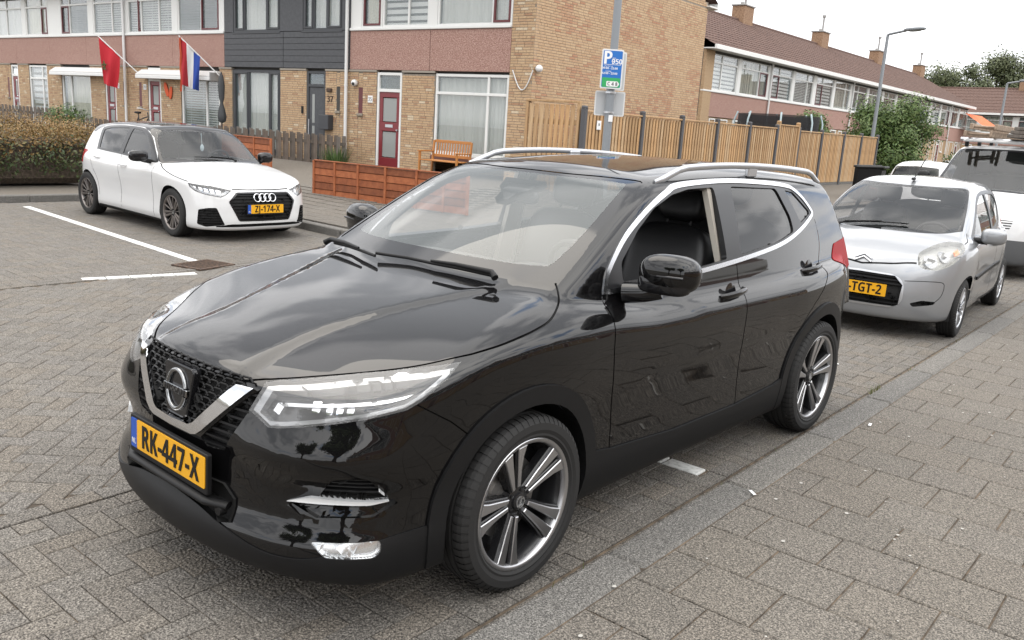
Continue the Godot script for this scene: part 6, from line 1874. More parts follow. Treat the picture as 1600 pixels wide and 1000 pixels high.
func build_van():
	var car := thing("white_van", "white van with wooden ladders on its roof rack behind the silver car", "van", Vector3(-11.9, 0, 0.42), 0.03)
	var sh := van_shell()
	var S := soup_of(sh, 0.05)
	var W: Material = M.white_paint
	for x in [0.0, -2.7]: S.cut(circ(x, 0.32, 0.36), UX, UY, UZ, 0.45)
	var hl := pv([[-0.06, 0.72], [-0.02, 0.83], [0.2, 0.93], [0.33, 0.95], [0.3, 0.82], [0.2, 0.74]])
	lamp_set(car, S.cut(hl, UD, UY, WD, 0.3), hl, M.lamp_silver, [[circ(0.07, 0.79, 0.045, 16), M.chrome, -0.02], [circ(0.2, 0.84, 0.045, 16), M.chrome, -0.02]])
	var gr := S.cut(rnd([[-0.02, 0.7], [0.48, 0.7], [0.5, 0.81], [-0.02, 0.83]], 0.01), UZ, UY, UX, 0.3)
	panel(gr.copy(), "grille_back", M.void_black, car, true, -0.03, -0.03)
	for y in [0.715, 0.75, 0.785]: panel(gr.copy().cut(pv([[-0.02, y], [0.5, y], [0.5, y + 0.02], [-0.02, y + 0.02]]), UZ, UY, UX, 0.2), "grille_bar", W, car, true, 0.0, 0.02)
	var wsO := pv([[0.12, -0.02], [0.08, 0.4], [-0.02, 0.72], [-0.08, 0.8], [-0.5, 0.74], [-0.82, 0.675], [-0.8, 0.5], [-0.77, 0.3], [-0.76, -0.02]])
	var ws := S.cut(wsO, UX, UZ, UY, 1.05)
	var wsi := ws.cut(pv([[0.06, -0.05], [0.03, 0.4], [-0.06, 0.68], [-0.12, 0.745], [-0.5, 0.69], [-0.77, 0.63], [-0.75, 0.5], [-0.72, 0.3], [-0.71, -0.05]]), UX, UZ, UY, 1.0)
	panel(ws, "screen_border", M.dark_gloss, car, true, -0.002, 0.005)
	panel(wsi, "windscreen", M.screen_dark, car, true, -0.003)
	panel(S.cut(rnd([[-0.12, 1.12], [-0.4, 1.42], [-0.78, 1.66], [-1.2, 1.68], [-1.2, 1.1]], 0.03), UX, UY, UZ, 0.4), "front_side_window", M.tint_glass, car, false, -0.006)
	panel(S.cut(pv([[-0.1, -0.1], [-0.02, 0.52], [0.3, 0.54], [1.2, 0.56], [1.2, -0.1]]), UX, UY, UZ, -1.0), "front_bumper", M.grey_plastic, car, true, 0.01, 0.02)
	panel(S.cut(pv([[-0.2, 1.3], [-0.15, 1.17], [0.3, 0.95], [1.2, 0.85], [1.2, 1.3]]), UX, UY, UZ, -1.0), "hood", W, car, true, 0.004, 0.02)
	var seam := S.cut(strip(pv([[-0.25, 0.3], [-0.2, 0.8], [-0.12, 1.1]]), 0.01), UX, UY, UZ, 0.4)
	seam.join(S.cut(strip(pv([[-1.25, 0.3], [-1.25, 1.7]]), 0.01), UX, UY, UZ, 0.4))
	panel(seam, "panel_gap", M.void_black, car, true, -0.01)
	panel(S, "body_shell", W, car, true)
	mirror_pair(car, Vector3(-0.3, 1.25, 1.02), Vector3(0.14, 0.26, 0.2), M.black_plastic, Vector3(-0.3, 1.15, 0.86))
	liners(car, [0.0, -2.7], 0.32, 0.36, 0.5, 0.38)
	cabin(car, -0.3, 1.08, -1.05, 0.75, 0.42, 0.78, -1.35)
	var bh := MB.new()
	bh.box(Vector3(-1.75, 1.1, 0), Vector3(0.04, 1.3, 1.4))
	build(bh, "bulkhead", M.cabin_dark, car)
	var k := wheel_kind(0.32, 0.2, 0.1, [[[0.05, 2], [0.18, 3], [0.18, 25], [0.06, 30]]], 8, M.satin_silver, M.rim_black, {"dish": 0.01, "thick": 0.02})
	for q in [[0.0, -1, 0.2], [0.0, 1, 0.5], [-2.7, -1, 0.1], [-2.7, 1, 0.3]]: wheel(k, car, Vector3(q[0], 0.319, 0.78 * q[1]), q[1] < 0, q[2])
	# roof rack belongs to the van
	var rack := Node3D.new()
	rack.name = "roof_rack"
	car.add_child(rack, true)
	for x in [-0.95, -1.8, -2.7]:
		var b := MB.new()
		b.tube([Vector3(x, 1.9, -0.72), Vector3(x, 1.9, 0.72)], 0.028, 8)
		build(b, "cross_bar", M.satin_silver, rack)
		for s in [-0.62, 0.62]:
			var f := MB.new()
			f.box(Vector3(x, 1.845, s), Vector3(0.07, 0.12, 0.05), 0.01)
			build(f, "foot", M.black_plastic, rack)
	var fb := MB.new()
	fb.box(Vector3(-0.85, 1.88, 0), Vector3(0.12, 0.04, 1.3), 0.012)
	build(fb, "wind_deflector", M.white_paint, rack)
	# ladders lie on the rack: things of their own
	for q in [[0.42, 1.98, 0.36, "lower wooden ladder tied on the van roof"], [0.36, 2.09, 0.34, "upper wooden ladder tied on the van roof"]]:
		var ld := thing("wooden_ladder", q[3], "ladder", Vector3(-11.9, 0, 0.42), 0.03, "ladders on the van")
		for s in [-1.0, 1.0]:
			var r := MB.new()
			r.box(Vector3(-2.0, q[1], q[0] + q[2] * 0.5 * s), Vector3(2.8, 0.085, 0.04), 0.008)
			build(r, "rail", M.old_wood, ld)
		for i in 10:
			var g := MB.new()
			g.tube([Vector3(-0.72 - i * 0.28, q[1], q[0] - q[2] * 0.48), Vector3(-0.72 - i * 0.28, q[1], q[0] + q[2] * 0.48)], 0.018, 8)
			build(g, "rung", M.old_wood, ld)
	for i in 3:
		var pl := MB.new()
		pl.box(Vector3(-2.1, 1.975 + i * 0.055, -0.22), Vector3(2.9, 0.05, 0.5 - i * 0.08), 0.006)
		var o := build(pl, numbered("scaffold_plank"), M.grey_woods[0], self, Transform3D(Basis(UY, 0.03), Vector3(-11.9, 0, 0.42)))
		tag(o, ["lowest grey plank stacked beside the ladders on the van", "middle grey plank stacked beside the ladders on the van", "topmost grey plank stacked beside the ladders on the van"][i], "plank", "planks on the van")

func build_far_car():
	var car := thing("distant_white_car", "white hatchback parked far off beyond the silver car, rear window showing", "car", Vector3(-23.2, 0, 4.2), PI + 0.05)
	var sh := compact_shell()
	sh.lo.y = 0.08
	var S := soup_of(sh, 0.06)
	for x in [0.0, -2.34]: S.cut(circ(x, 0.276, 0.31), UX, UY, UZ, 0.4)
	# its tail towards us: local -x end faces the camera
	panel(S.cut(rnd([[-0.1, 0.98], [0.56, 0.98], [0.5, 1.26], [-0.1, 1.29]], 0.04), UZ, UY, -UX, 2.0), "rear_window", M.tint_glass, car, true, -0.003)
	panel(S.cut(rnd([[-2.3, 0.78], [-2.35, 0.97], [-3.0, 0.97], [-3.0, 0.78]], 0.03), UX, UY, UZ, 0.45), "tail_lamp", M.tail_red, car, false, 0.003, 0.01)
	panel(S.cut(pv([[-0.42, 0.9], [-0.75, 1.22], [-1.4, 1.28], [-2.1, 1.22], [-2.1, 0.95]]), UX, UY, UZ, 0.3), "side_window", M.tint_glass, car, false, -0.006)
	panel(S.cut(pv([[0.05, -0.05], [-0.1, 0.6], [-0.8, 0.52], [-0.75, -0.05]]), UX, UZ, UY, 0.85), "windscreen", M.tint_glass, car, true, -0.003)
	panel(S, "body_shell", M.white_paint, car, true)
	liners(car, [0.0, -2.34], 0.276, 0.31, 0.45, 0.34)
	var k := wheel_kind(0.277, 0.19, 0.082, [[[0.05, 2], [0.172, 3], [0.172, 25], [0.06, 30]]], 8, M.satin_silver, M.rim_black, {"dish": 0.01, "thick": 0.02})
	for q in [[0.0, -1, 0.2], [0.0, 1, 0.5], [-2.34, -1, 0.1], [-2.34, 1, 0.3]]: wheel(k, car, Vector3(q[0], 0.276, 0.7 * q[1]), q[1] < 0, q[2])
# ---------- wheels: outward is +z ----------
func tyre_mesh(R: float, rr: float, hw: float, blocks := 66) -> ArrayMesh:
	var mb := MB.new()
	var sb := R - rr
	var prof := [[rr - 0.012, -hw * 0.82], [rr + 0.004, -hw * 0.92], [rr + sb * 0.35, -hw * 1.0], [rr + sb * 0.7, -hw * 0.98], [R - 0.016, -hw * 0.92], [R - 0.006, -hw * 0.84], [R - 0.001, -hw * 0.7]]
	for g in [-0.45, -0.15, 0.15, 0.45]:
		var c: float = g * hw
		prof += [[R, c - 0.006], [R - 0.007, c - 0.004], [R - 0.007, c + 0.004], [R, c + 0.006]]
	var tail := [[rr - 0.012, hw * 0.82], [rr + 0.004, hw * 0.9], [rr + 0.012, hw * 0.97], [rr + 0.02, hw * 0.955], [rr + sb * 0.4, hw * 1.0], [rr + sb * 0.7, hw * 0.985], [R - 0.016, hw * 0.92], [R - 0.006, hw * 0.84], [R - 0.001, hw * 0.7]]
	tail.reverse()
	prof += tail
	var seg := blocks * 4
	for i in prof.size() - 1:
		var p: Array = prof[i]; var q: Array = prof[i + 1]
		var n2 := Vector2(q[1] - p[1], -(q[0] - p[0])).normalized()
		var shoulder: bool = absf(p[1]) > hw * 0.5 and p[0] > R - 0.03 and absf(q[1]) > hw * 0.5 and q[0] > R - 0.03
		for k in seg:
			var a0 := TAU * k / seg; var a1 := TAU * (k + 1) / seg
			var dr := 0.0028 if shoulder and k % 4 == 0 else 0.0
			var d0 := Vector3(cos(a0), sin(a0), 0); var d1 := Vector3(cos(a1), sin(a1), 0)
			var Z := Vector3(0, 0, 1)
			var A: Vector3 = d0 * (p[0] - dr) + Z * p[1]; var B: Vector3 = d1 * (p[0] - dr) + Z * p[1]
			var C: Vector3 = d1 * (q[0] - dr) + Z * q[1]; var D: Vector3 = d0 * (q[0] - dr) + Z * q[1]
			var na := d0 * n2.x + Z * n2.y; var nb := d1 * n2.x + Z * n2.y
			mb.t3(A, B, C, na, nb, nb); mb.t3(A, C, D, na, nb, na)
	return mb.mesh()

func pol(r: float, deg: float) -> Vector2:
	return Vector2(cos(deg_to_rad(deg)), sin(deg_to_rad(deg))) * r

# spokes: outlines [[r, deg]...] repeated; dish lifts the face towards the rim
func spoke_mesh(outl: Array, times: int, zb: float, depth: float, bev: float, dish: float, rr: float, start := 90.0) -> ArrayMesh:
	var mb := MB.new()
	for k in times:
		for o in outl:
			var p := PackedVector2Array()
			for q in o: p.append(pol(q[0], q[1] + start + 360.0 * k / times))
			mb.prism(p, Vector3(0, 0, zb), Vector3.RIGHT, Vector3.UP, Vector3(0, 0, 1), depth, bev)
	for i in mb.P.size():
		var v := mb.P[i]
		var r := Vector2(v.x, v.y).length() / rr
		mb.P[i].z += dish * r * r
	return mb.mesh()

# a wheel with its tyre, barrel, spokes, hub and brake disc
func wheel(kind: Dictionary, car: Node, at: Vector3, left: bool, spin := 0.0) -> Node3D:
	var w := Node3D.new()
	w.name = "wheel"
	car.add_child(w, true)
	w.position = at
	w.basis = Basis(Vector3.UP, PI if left else 0.0) * Basis(Vector3(0, 0, 1), spin)
	inst(kind.tyre, "tyre", w, M.rubber)
	inst(kind.rim, "rim", w, kind.rim_mat)
	if kind.has("back"): inst(kind.back, "spoke_back", w, M.rim_black)
	inst(kind.spokes, "spoke_set", w, kind.face)
	inst(kind.hub, "hub_cap", w, M.rim_black)
	if kind.has("logo"): inst(kind.logo, "hub_emblem", w, M.chrome)
	inst(kind.disc, "brake_disc", w, M.steel)
	return w

func wheel_kind(R: float, rr: float, hw: float, outl: Array, times: int, face: Material, rim_mat: Material, o := {}) -> Dictionary:
	var k := {}
	k.tyre = tyre_mesh(R, rr, hw)
	var b := MB.new()
	var ze := hw * 0.86
	b.lathe(Vector3.ZERO, Vector3(0, 0, 1), [[rr - 0.006, -hw * 0.8], [rr - 0.03, -hw * 0.7], [rr - 0.035, ze - 0.05], [rr - 0.02, ze - 0.02]], 48)
	b.lathe(Vector3.ZERO, Vector3(0, 0, 1), [[0.03, -hw * 0.1], [rr - 0.034, -hw * 0.1]], 48)
	k.rim = b.mesh()
	var s := MB.new()
	s.lathe(Vector3.ZERO, Vector3(0, 0, 1), [[rr - 0.02, ze - 0.02], [rr - 0.017, ze - 0.001], [rr - 0.012, ze + 0.004], [rr - 0.001, ze + 0.005], [rr + 0.004, ze + 0.001], [rr + 0.004, ze - 0.02]], 64)
	var dish: float = o.get("dish", 0.025)
	var zb: float = ze - dish - o.get("thick", 0.02)
	var sp := spoke_mesh(outl, times, zb, o.get("thick", 0.02), 0.003, dish, rr - 0.018)
	var m := ArrayMesh.new()
	m.add_surface_from_arrays(Mesh.PRIMITIVE_TRIANGLES, s.arr())
	m.add_surface_from_arrays(Mesh.PRIMITIVE_TRIANGLES, sp.surface_get_arrays(0))
	k.spokes = m
	if o.has("back"): k.back = spoke_mesh(o.back, times, zb - 0.03, 0.033, 0.004, dish, rr - 0.018)
	var h := MB.new()
	h.lathe(Vector3(0, 0, zb), Vector3(0, 0, 1), [[0.058, -0.03], [0.056, 0.0], [0.048, 0.004], [0.034, 0.006], [0.032, 0.014], [0.026, 0.017], [0, 0.018]], 28)
	for i in 5:
		var q := pol(0.045, 90 + 36 + 72 * i)
		h.lathe(Vector3(q.x, q.y, zb), Vector3(0, 0, 1), [[0.008, 0], [0.007, 0.01], [0, 0.011]], 8)
	k.hub = h.mesh()
	var lg := MB.new()
	lg.lathe(Vector3(0, 0, zb), Vector3(0, 0, 1), [[0.023, 0.0175], [0.023, 0.0205], [0.018, 0.0205], [0.018, 0.0175]], 20)
	lg.box(Vector3(0, 0, zb + 0.019), Vector3(0.046, 0.008, 0.003), 0.0, Basis(Vector3(0, 0, 1), 0.8))
	k.logo = lg.mesh()
	var d := MB.new()
	d.lathe(Vector3(0, 0, -hw * 0.05), Vector3(0, 0, 1), [[rr * 0.63, -0.01], [rr * 0.63, 0.008], [rr * 0.36, 0.008], [rr * 0.34, 0.03], [0.02, 0.03]], 40)
	k.disc = d.mesh()
	k.face = face
	k.rim_mat = rim_mat
	return k
func make_materials():
	M.black_paint = paint(lin(0.003, 0.0029, 0.0032), 0.0, 0.4)
	M.white_paint = paint(lin(0.58, 0.58, 0.58), 0.0, 0.35)
	M.silver_paint = paint(lin(0.27, 0.278, 0.29), 0.5, 0.36)
	M.black_plastic = mk(lin(0.0075, 0.0075, 0.008), 0.5, 0.0, 0.35)
	M.black_satin = mk(lin(0.012, 0.012, 0.013), 0.3)
	M.dark_gloss = mk(lin(0.008, 0.008, 0.009), 0.06)
	M.void_black = mk(lin(0.006, 0.006, 0.006), 0.8)
	M.rubber = mk(lin(0.0105, 0.0102, 0.01), 0.78)
	noise_bump(M.rubber, 3, 0.05, 1.0)
	M.chrome = mk(lin(0.75, 0.76, 0.78), 0.07, 1.0)
	M.chrome_dark = mk(lin(0.26, 0.265, 0.27), 0.14, 1.0)
	M.chimney_brick = tri_mat(grain_tex("chim", [lin(0.15, 0.09, 0.055), lin(0.25, 0.15, 0.09), lin(0.3, 0.2, 0.13)], 41, 0.06, 4, 128, 1.3, 0.4), 0.8, 0.9)
	M.chrome_soft = mk(lin(0.72, 0.73, 0.75), 0.2, 1.0)
	M.satin_silver = mk(lin(0.52, 0.53, 0.55), 0.34, 0.9)
	M.machined = mk(lin(0.46, 0.46, 0.47), 0.32, 0.95)
	M.rim_black = mk(lin(0.012, 0.012, 0.013), 0.25)
	M.steel = mk(lin(0.35, 0.34, 0.33), 0.45, 0.9)
	M.lamp_dark = mk(lin(0.03, 0.03, 0.032), 0.2)
	M.lamp_silver = mk(lin(0.72, 0.73, 0.74), 0.2, 0.85)
	M.fog_silver = mk(lin(0.72, 0.73, 0.74), 0.38, 0.5)
	M.lamp_white = mk(lin(0.26, 0.265, 0.27), 0.22, 0.6)
	M.lamp_grey = mk(lin(0.3, 0.3, 0.28), 0.3, 0.2)
	M.clear_lens = glassm(Color(1, 1, 1), 0.06)
	M.tail_red = mk(lin(0.25, 0.004, 0.006), 0.25, 0.0, 0.12)
	M.orange_lens = mk(lin(0.6, 0.15, 0.02), 0.15)
	M.screen_glass = glassm(Color(0.55, 0.58, 0.575), 0.2)
	M.screen_glass.metallic_specular = 0.85
	M.screen_dark = glassm(Color(0.1, 0.12, 0.12), 0.22)
	M.side_glass = glassm(Color(0.4, 0.45, 0.44), 0.2)
	M.tint_glass = glassm(Color(0.03, 0.035, 0.035), 0.75)
	M.mirror = mk(lin(0.8, 0.8, 0.82), 0.02, 1.0)
	M.plate_yellow = mk(lin(0.68, 0.336, 0.008), 0.4)
	M.plate_blue = mk(lin(0.016, 0.072, 0.36), 0.4)
	M.white_print = mk(lin(0.68, 0.68, 0.68), 0.5)
	M.cabin_dark = mk(lin(0.018, 0.018, 0.019), 0.6)
	M.leather = mk(lin(0.012, 0.012, 0.013), 0.42)
	M.beige_trim = mk(lin(0.45, 0.42, 0.37), 0.7)
	# paving
	var sp := grain_tex("speck", [lin(0.03, 0.0272, 0.0242), lin(0.128, 0.1165, 0.102), lin(0.3, 0.276, 0.246)], 4, 0.3, 2, 256, 0.8, 1.0)
	var sp2 := grain_tex("speck2", [lin(0.028, 0.0255, 0.0225), lin(0.122, 0.1105, 0.0965), lin(0.29, 0.265, 0.234)], 9, 0.3, 2, 256, 0.8, 1.0)
	var spk := grain_tex("speckk", [lin(0.03, 0.028, 0.026), lin(0.126, 0.118, 0.108), lin(0.3, 0.282, 0.262)], 10, 0.3, 2, 256, 0.8, 1.0)
	var pcs := [Color(0.96, 0.96, 0.96), Color(0.9, 0.885, 0.87), Color(1.0, 0.98, 0.95), Color(0.93, 0.93, 0.94), Color(0.95, 0.91, 0.86), Color(0.86, 0.855, 0.85)]
	var detail := func(m: StandardMaterial3D):
		noise_bump(m, 17, 0.18, 3.0, 256)
		return m
	M.paver_cols = pcs
	M.paver_mats = []
	for c in pcs: M.paver_mats.append(detail.call(tri_mat(sp, 0.8, 0.9, c.linear_to_srgb())))
	M.paver_stuff = detail.call(tri_mat(sp, 0.8, 0.9, Color.WHITE, true))
	M.paver_far = tri_mat(sp, 0.8, 0.9)
	M.tile_cols = [Color(1, 0.985, 0.96), Color(0.95, 0.93, 0.905), Color(0.98, 0.955, 0.915), Color(0.91, 0.895, 0.87), Color(0.95, 0.92, 0.88)]
	M.tile_mats = []
	for c in M.tile_cols: M.tile_mats.append(detail.call(tri_mat(sp2, 0.75, 0.9, c.linear_to_srgb())))
	M.tile_stuff = detail.call(tri_mat(sp2, 0.75, 0.9, Color.WHITE, true))
	M.tile_far = tri_mat(sp2, 0.75, 0.9, Color(0.95, 0.93, 0.9))
	M.kerb_mats = []
	for c in [Color(0.98, 0.985, 0.985), Color(0.94, 0.945, 0.945), Color(1.0, 1.0, 0.99)]: M.kerb_mats.append(detail.call(tri_mat(spk, 0.7, 0.9, c)))
	M.joint = tri_mat(grain_tex("joint", [lin(0.0416, 0.0323, 0.0241), lin(0.0924, 0.0693, 0.0481), lin(0.157, 0.116, 0.0785)], 23, 0.03, 4, 256, 1.4, 0.3), 0.8, 0.95)
	M.earth = tri_mat(grain_tex("earth", [lin(0.048, 0.048, 0.028), lin(0.096, 0.096, 0.048)], 25, 0.02, 4, 256, 1.2), 3.0, 0.95)
	M.road_white = tri_mat(grain_tex("rw", [lin(0.351, 0.351, 0.335), lin(0.562, 0.562, 0.546), lin(0.624, 0.624, 0.608)], 27, 0.05, 3, 256, 1.3, 0.2), 0.5, 0.75)
	M.rust = tri_mat(grain_tex("rust", [lin(0.0168, 0.0136, 0.012), lin(0.0672, 0.0408, 0.028), lin(0.112, 0.068, 0.04)], 28, 0.05, 3, 128, 1.2, 0.2), 0.3, 0.85)
	M.gum = mk(lin(0.364, 0.35, 0.322), 0.8)
	M.leaf = mk(lin(0.8, 0.8, 0.8), 0.6)
	M.leaf.vertex_color_use_as_albedo = true
	M.leaf.backlight_enabled = true
	M.leaf.backlight = Color(0.25, 0.3, 0.1)
	M.leaf.cull_mode = BaseMaterial3D.CULL_DISABLED
	# houses
	M.brick_tex = grain_tex("brickg", [lin(0.62, 0.6, 0.58), lin(0.9, 0.9, 0.9), lin(1, 1, 1)], 33, 0.06, 4, 256, 1.2, 0.25)
	M.brick_stuff = tri_mat(M.brick_tex, 0.5, 0.9, Color.WHITE, true)
	M.brick_wall = tri_mat(grain_tex("brickw", [lin(0.238, 0.151, 0.0871), lin(0.356, 0.245, 0.143), lin(0.396, 0.293, 0.183)], 34, 0.05, 4, 256, 1.3, 0.4), 0.9, 0.9)
	M.mortar = tri_mat(grain_tex("mortar", [lin(0.189, 0.162, 0.128), lin(0.285, 0.246, 0.2)], 35, 0.05, 3, 128, 1.2, 0.3), 0.5, 0.95)
	M.pink_panel = tri_mat(grain_tex("pink", [lin(0.161, 0.0756, 0.0605), lin(0.293, 0.167, 0.136), lin(0.504, 0.372, 0.312)], 36, 0.3, 2, 256, 1.2, 0.9), 2.2, 0.9)
	M.concrete = mk(lin(0.255, 0.225, 0.188), 0.9)
	M.white_wood = mk(lin(0.622, 0.622, 0.605), 0.5)
	M.white_plastic = mk(lin(0.588, 0.588, 0.58), 0.4)
	M.dark_frame = mk(lin(0.035, 0.037, 0.042), 0.5)
	M.dark_board = tri_mat(grain_tex("dboard", [lin(0.04, 0.042, 0.047), lin(0.06, 0.062, 0.068)], 37, 0.04, 3, 128, 1.0, 0.2), 0.6, 0.55)
	M.red_frame = mk(lin(0.096, 0.0144, 0.0176), 0.4)
	M.red_door = mk(lin(0.16, 0.0176, 0.0224), 0.35)
	M.pane = glassm(Color(0.6, 0.66, 0.66), 0.14)
	M.frost = mk(lin(0.24, 0.25, 0.24), 0.25)
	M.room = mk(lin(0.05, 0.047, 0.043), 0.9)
	M.curtain = mk(lin(0.496, 0.496, 0.464), 0.9)
	M.curtain_warm = mk(lin(0.468, 0.452, 0.351), 0.9)
	M.blind = mk(lin(0.562, 0.562, 0.546), 0.6)
	M.blind_dark = mk(lin(0.09, 0.09, 0.1), 0.6)
	M.dull_metal = mk(lin(0.3, 0.3, 0.3), 0.6, 0.4)
	M.sill_red = mk(lin(0.12, 0.05, 0.04), 0.7)
	M.orange_cloth = mk(lin(0.562, 0.09, 0.03), 0.8)
	M.lead = mk(lin(0.25, 0.24, 0.23), 0.7)
	M.flash = mk(lin(0.44, 0.44, 0.432), 0.6)
	M.roof_tile = tri_mat(grain_tex("rooft", [lin(0.053, 0.0274, 0.0207), lin(0.0874, 0.0474, 0.0353), lin(0.119, 0.0699, 0.0547)], 38, 0.03, 4, 256, 1.3, 0.35), 1.6, 0.85)
	# wood, cloth, signs
	var woodtex := func(key: String, cols: Array, sd: int):
		if texs.has(key): return texs[key]
		var n := FastNoiseLite.new(); n.seed = sd; n.frequency = 0.03; n.fractal_octaves = 4
		var im := Image.create(128, 512, true, Image.FORMAT_RGB8)
		for y in 512:
			for x in 128:
				var v := 0.5 + 0.55 * n.get_noise_2d(x * 3.2, y * 0.16) + 0.22 * n.get_noise_2d(x * 9.0 + 40, y * 0.4)
				var k := n.get_noise_2d(x * 0.9 + 300, y * 0.9)
				if k > 0.47: v -= (k - 0.47) * 3.0
				v = clampf(v, 0, 1)
				var c: Color = cols[0].lerp(cols[1], v * 2.0) if v < 0.5 else cols[1].lerp(cols[2], v * 2.0 - 1.0)
				im.set_pixel(x, y, c)
		im.generate_mipmaps()
		var t := ImageTexture.create_from_image(im)
		texs[key] = t
		return t
	var tan_t = woodtex.call("tan", [lin(0.261, 0.157, 0.0789), lin(0.435, 0.294, 0.163), lin(0.522, 0.39, 0.247)], 81)
	var grey_t = woodtex.call("grey", [lin(0.0525, 0.0435, 0.0353), lin(0.112, 0.0938, 0.0788), lin(0.18, 0.158, 0.139)], 82)
	var stain_t = woodtex.call("stain", [lin(0.19, 0.0517, 0.0172), lin(0.293, 0.0862, 0.0285), lin(0.362, 0.125, 0.0475)], 83)
	var wmat := func(t, tint: Color, sc: Vector3):
		var m := mk(tint, 0.75)
		m.albedo_texture = t
		m.uv1_triplanar = true
		m.uv1_scale = sc
		return m
	M.tan_woods = []
	for c in [Color(1, 1, 1), Color(0.93, 0.9, 0.86), Color(1, 0.95, 0.88), Color(0.88, 0.84, 0.78)]: M.tan_woods.append(wmat.call(tan_t, c, Vector3(2.1, 0.5, 2.1)))
	M.grey_woods = []
	for c in [Color(1, 1, 1), Color(0.86, 0.83, 0.8), Color(0.95, 0.9, 0.86)]: M.grey_woods.append(wmat.call(grey_t, c, Vector3(2.1, 0.6, 2.1)))
	M.stain_woods = []
	for c in [Color(1, 1, 1), Color(0.9, 0.88, 0.86), Color(0.8, 0.78, 0.76)]: M.stain_woods.append(wmat.call(stain_t, c, Vector3(0.6, 2.0, 2.0)))
	M.post_dark = mk(lin(0.07, 0.07, 0.075), 0.8)
	M.post_wood = M.tan_woods[1]
	M.bench_wood = mk(lin(0.375, 0.15, 0.0338), 0.45)
	M.bark = tri_mat(grain_tex("bark", [lin(0.03, 0.022, 0.015), lin(0.09, 0.068, 0.05)], 84, 0.06, 3, 128, 1.3, 0.3), 0.5, 0.95)
	M.pole_grey = mk(lin(0.208, 0.224, 0.24), 0.5, 0.2)
	M.sign_blue = mk(lin(0.0075, 0.12, 0.413), 0.4)
	M.sign_green = mk(lin(0.0225, 0.3, 0.09), 0.4)
	M.sign_back = mk(lin(0.42, 0.43, 0.44), 0.5, 0.3)
	M.flag_red = mk(lin(0.315, 0.015, 0.0225), 0.85)
	M.flag_red2 = mk(lin(0.413, 0.015, 0.0263), 0.85)
	M.flag_white = mk(lin(0.576, 0.576, 0.576), 0.85)
	M.flag_blue = mk(lin(0.016, 0.048, 0.256), 0.85)
	M.flag_green = mk(lin(0.06, 0.07, 0.02), 0.85)
	M.grey_cloth = mk(lin(0.055, 0.057, 0.06), 0.85)
	M.pale_blue = mk(lin(0.42, 0.52, 0.55), 0.5)
	M.net = glassm(lin(0.012, 0.012, 0.014), 0.85, 0.9)
	M.orange_awn = mk(lin(0.562, 0.12, 0.0375), 0.8)
	M.rim_grey = mk(lin(0.2, 0.18, 0.17), 0.35, 0.8)
	M.grey_plastic = mk(lin(0.07, 0.072, 0.075), 0.6)
	M.old_wood = tri_mat(grain_tex("oldw", [lin(0.179, 0.128, 0.0896), lin(0.384, 0.294, 0.218)], 86, 0.05, 3, 128, 1.2, 0.2), 0.6, 0.85)
# ---------- small helpers ----------
var M := {}
var used := {}
var rng := RandomNumberGenerator.new()
var texs := {}

func lin(r: float, g: float, b: float, a := 1.0) -> Color:   # real-world (linear) base colour -> sRGB
	var c := Color(r, g, b).linear_to_srgb()
	c.a = a
	return c

func mk(col: Color, rough := 0.7, metal := 0.0, spec := 0.5) -> StandardMaterial3D:
	var m := StandardMaterial3D.new()
	m.albedo_color = col
	m.roughness = rough
	m.metallic = metal
	m.metallic_specular = spec
	return m

func glassm(col: Color, alpha: float, rough := 0.0) -> StandardMaterial3D:
	var m := mk(Color(col.r, col.g, col.b, alpha), rough)
	m.transparency = BaseMaterial3D.TRANSPARENCY_ALPHA
	return m

func paint(col: Color, metal := 0.0, rough := 0.25) -> StandardMaterial3D:
	var m := mk(col, rough, metal, 0.08 if metal == 0.0 else 0.5)
	m.clearcoat_enabled = true
	m.clearcoat = 1.0
	m.clearcoat_roughness = 0.02
	return m

# grain: an image of noise between two colours, several octaves; size in pixels
func grain_tex(key: String, cols: Array, sd: int, freq: float, oct: int, px := 512, contrast := 1.0, speck := 0.0) -> Texture2D:
	if texs.has(key): return texs[key]
	var n := FastNoiseLite.new()
	n.seed = sd; n.frequency = freq; n.fractal_octaves = oct
	n.noise_type = FastNoiseLite.TYPE_SIMPLEX_SMOOTH
	var src := n.get_seamless_image(px, px)
	var im := Image.create(px, px, true, Image.FORMAT_RGB8)
	var g := Gradient.new()
	g.offsets = PackedFloat32Array(); g.colors = PackedColorArray()
	for i in cols.size(): g.add_point(float(i) / (cols.size() - 1), cols[i])
	var r := RandomNumberGenerator.new(); r.seed = sd
	for y in px:
		for x in px:
			var v := (src.get_pixel(x, y).r - 0.5) * contrast + 0.5 + (r.randf() - 0.5) * speck
			im.set_pixel(x, y, g.sample(clampf(v, 0, 1)))
	im.generate_mipmaps()
	var t := ImageTexture.create_from_image(im)
	texs[key] = t
	return t

func tri_mat(tex: Texture2D, metres: float, rough := 0.85, tint := Color.WHITE, vcol := false) -> StandardMaterial3D:
	var m := mk(tint, rough)
	m.albedo_texture = tex
	m.uv1_triplanar = true
	m.uv1_world_triplanar = true
	m.uv1_scale = Vector3.ONE / metres
	m.vertex_color_use_as_albedo = vcol
	return m

func noise_bump(m: StandardMaterial3D, sd: int, freq: float, strength: float, px := 512):
	var n := FastNoiseLite.new()
	n.seed = sd; n.frequency = freq; n.fractal_octaves = 3
	var t := NoiseTexture2D.new()
	t.width = px; t.height = px; t.seamless = true; t.as_normal_map = true; t.bump_strength = strength; t.noise = n
	m.normal_enabled = true
	m.normal_texture = t

func numbered(called: String) -> String:
	if not used.has(called):
		used[called] = 0
		return called
	used[called] += 1
	return "%s_%03d" % [called, used[called]]

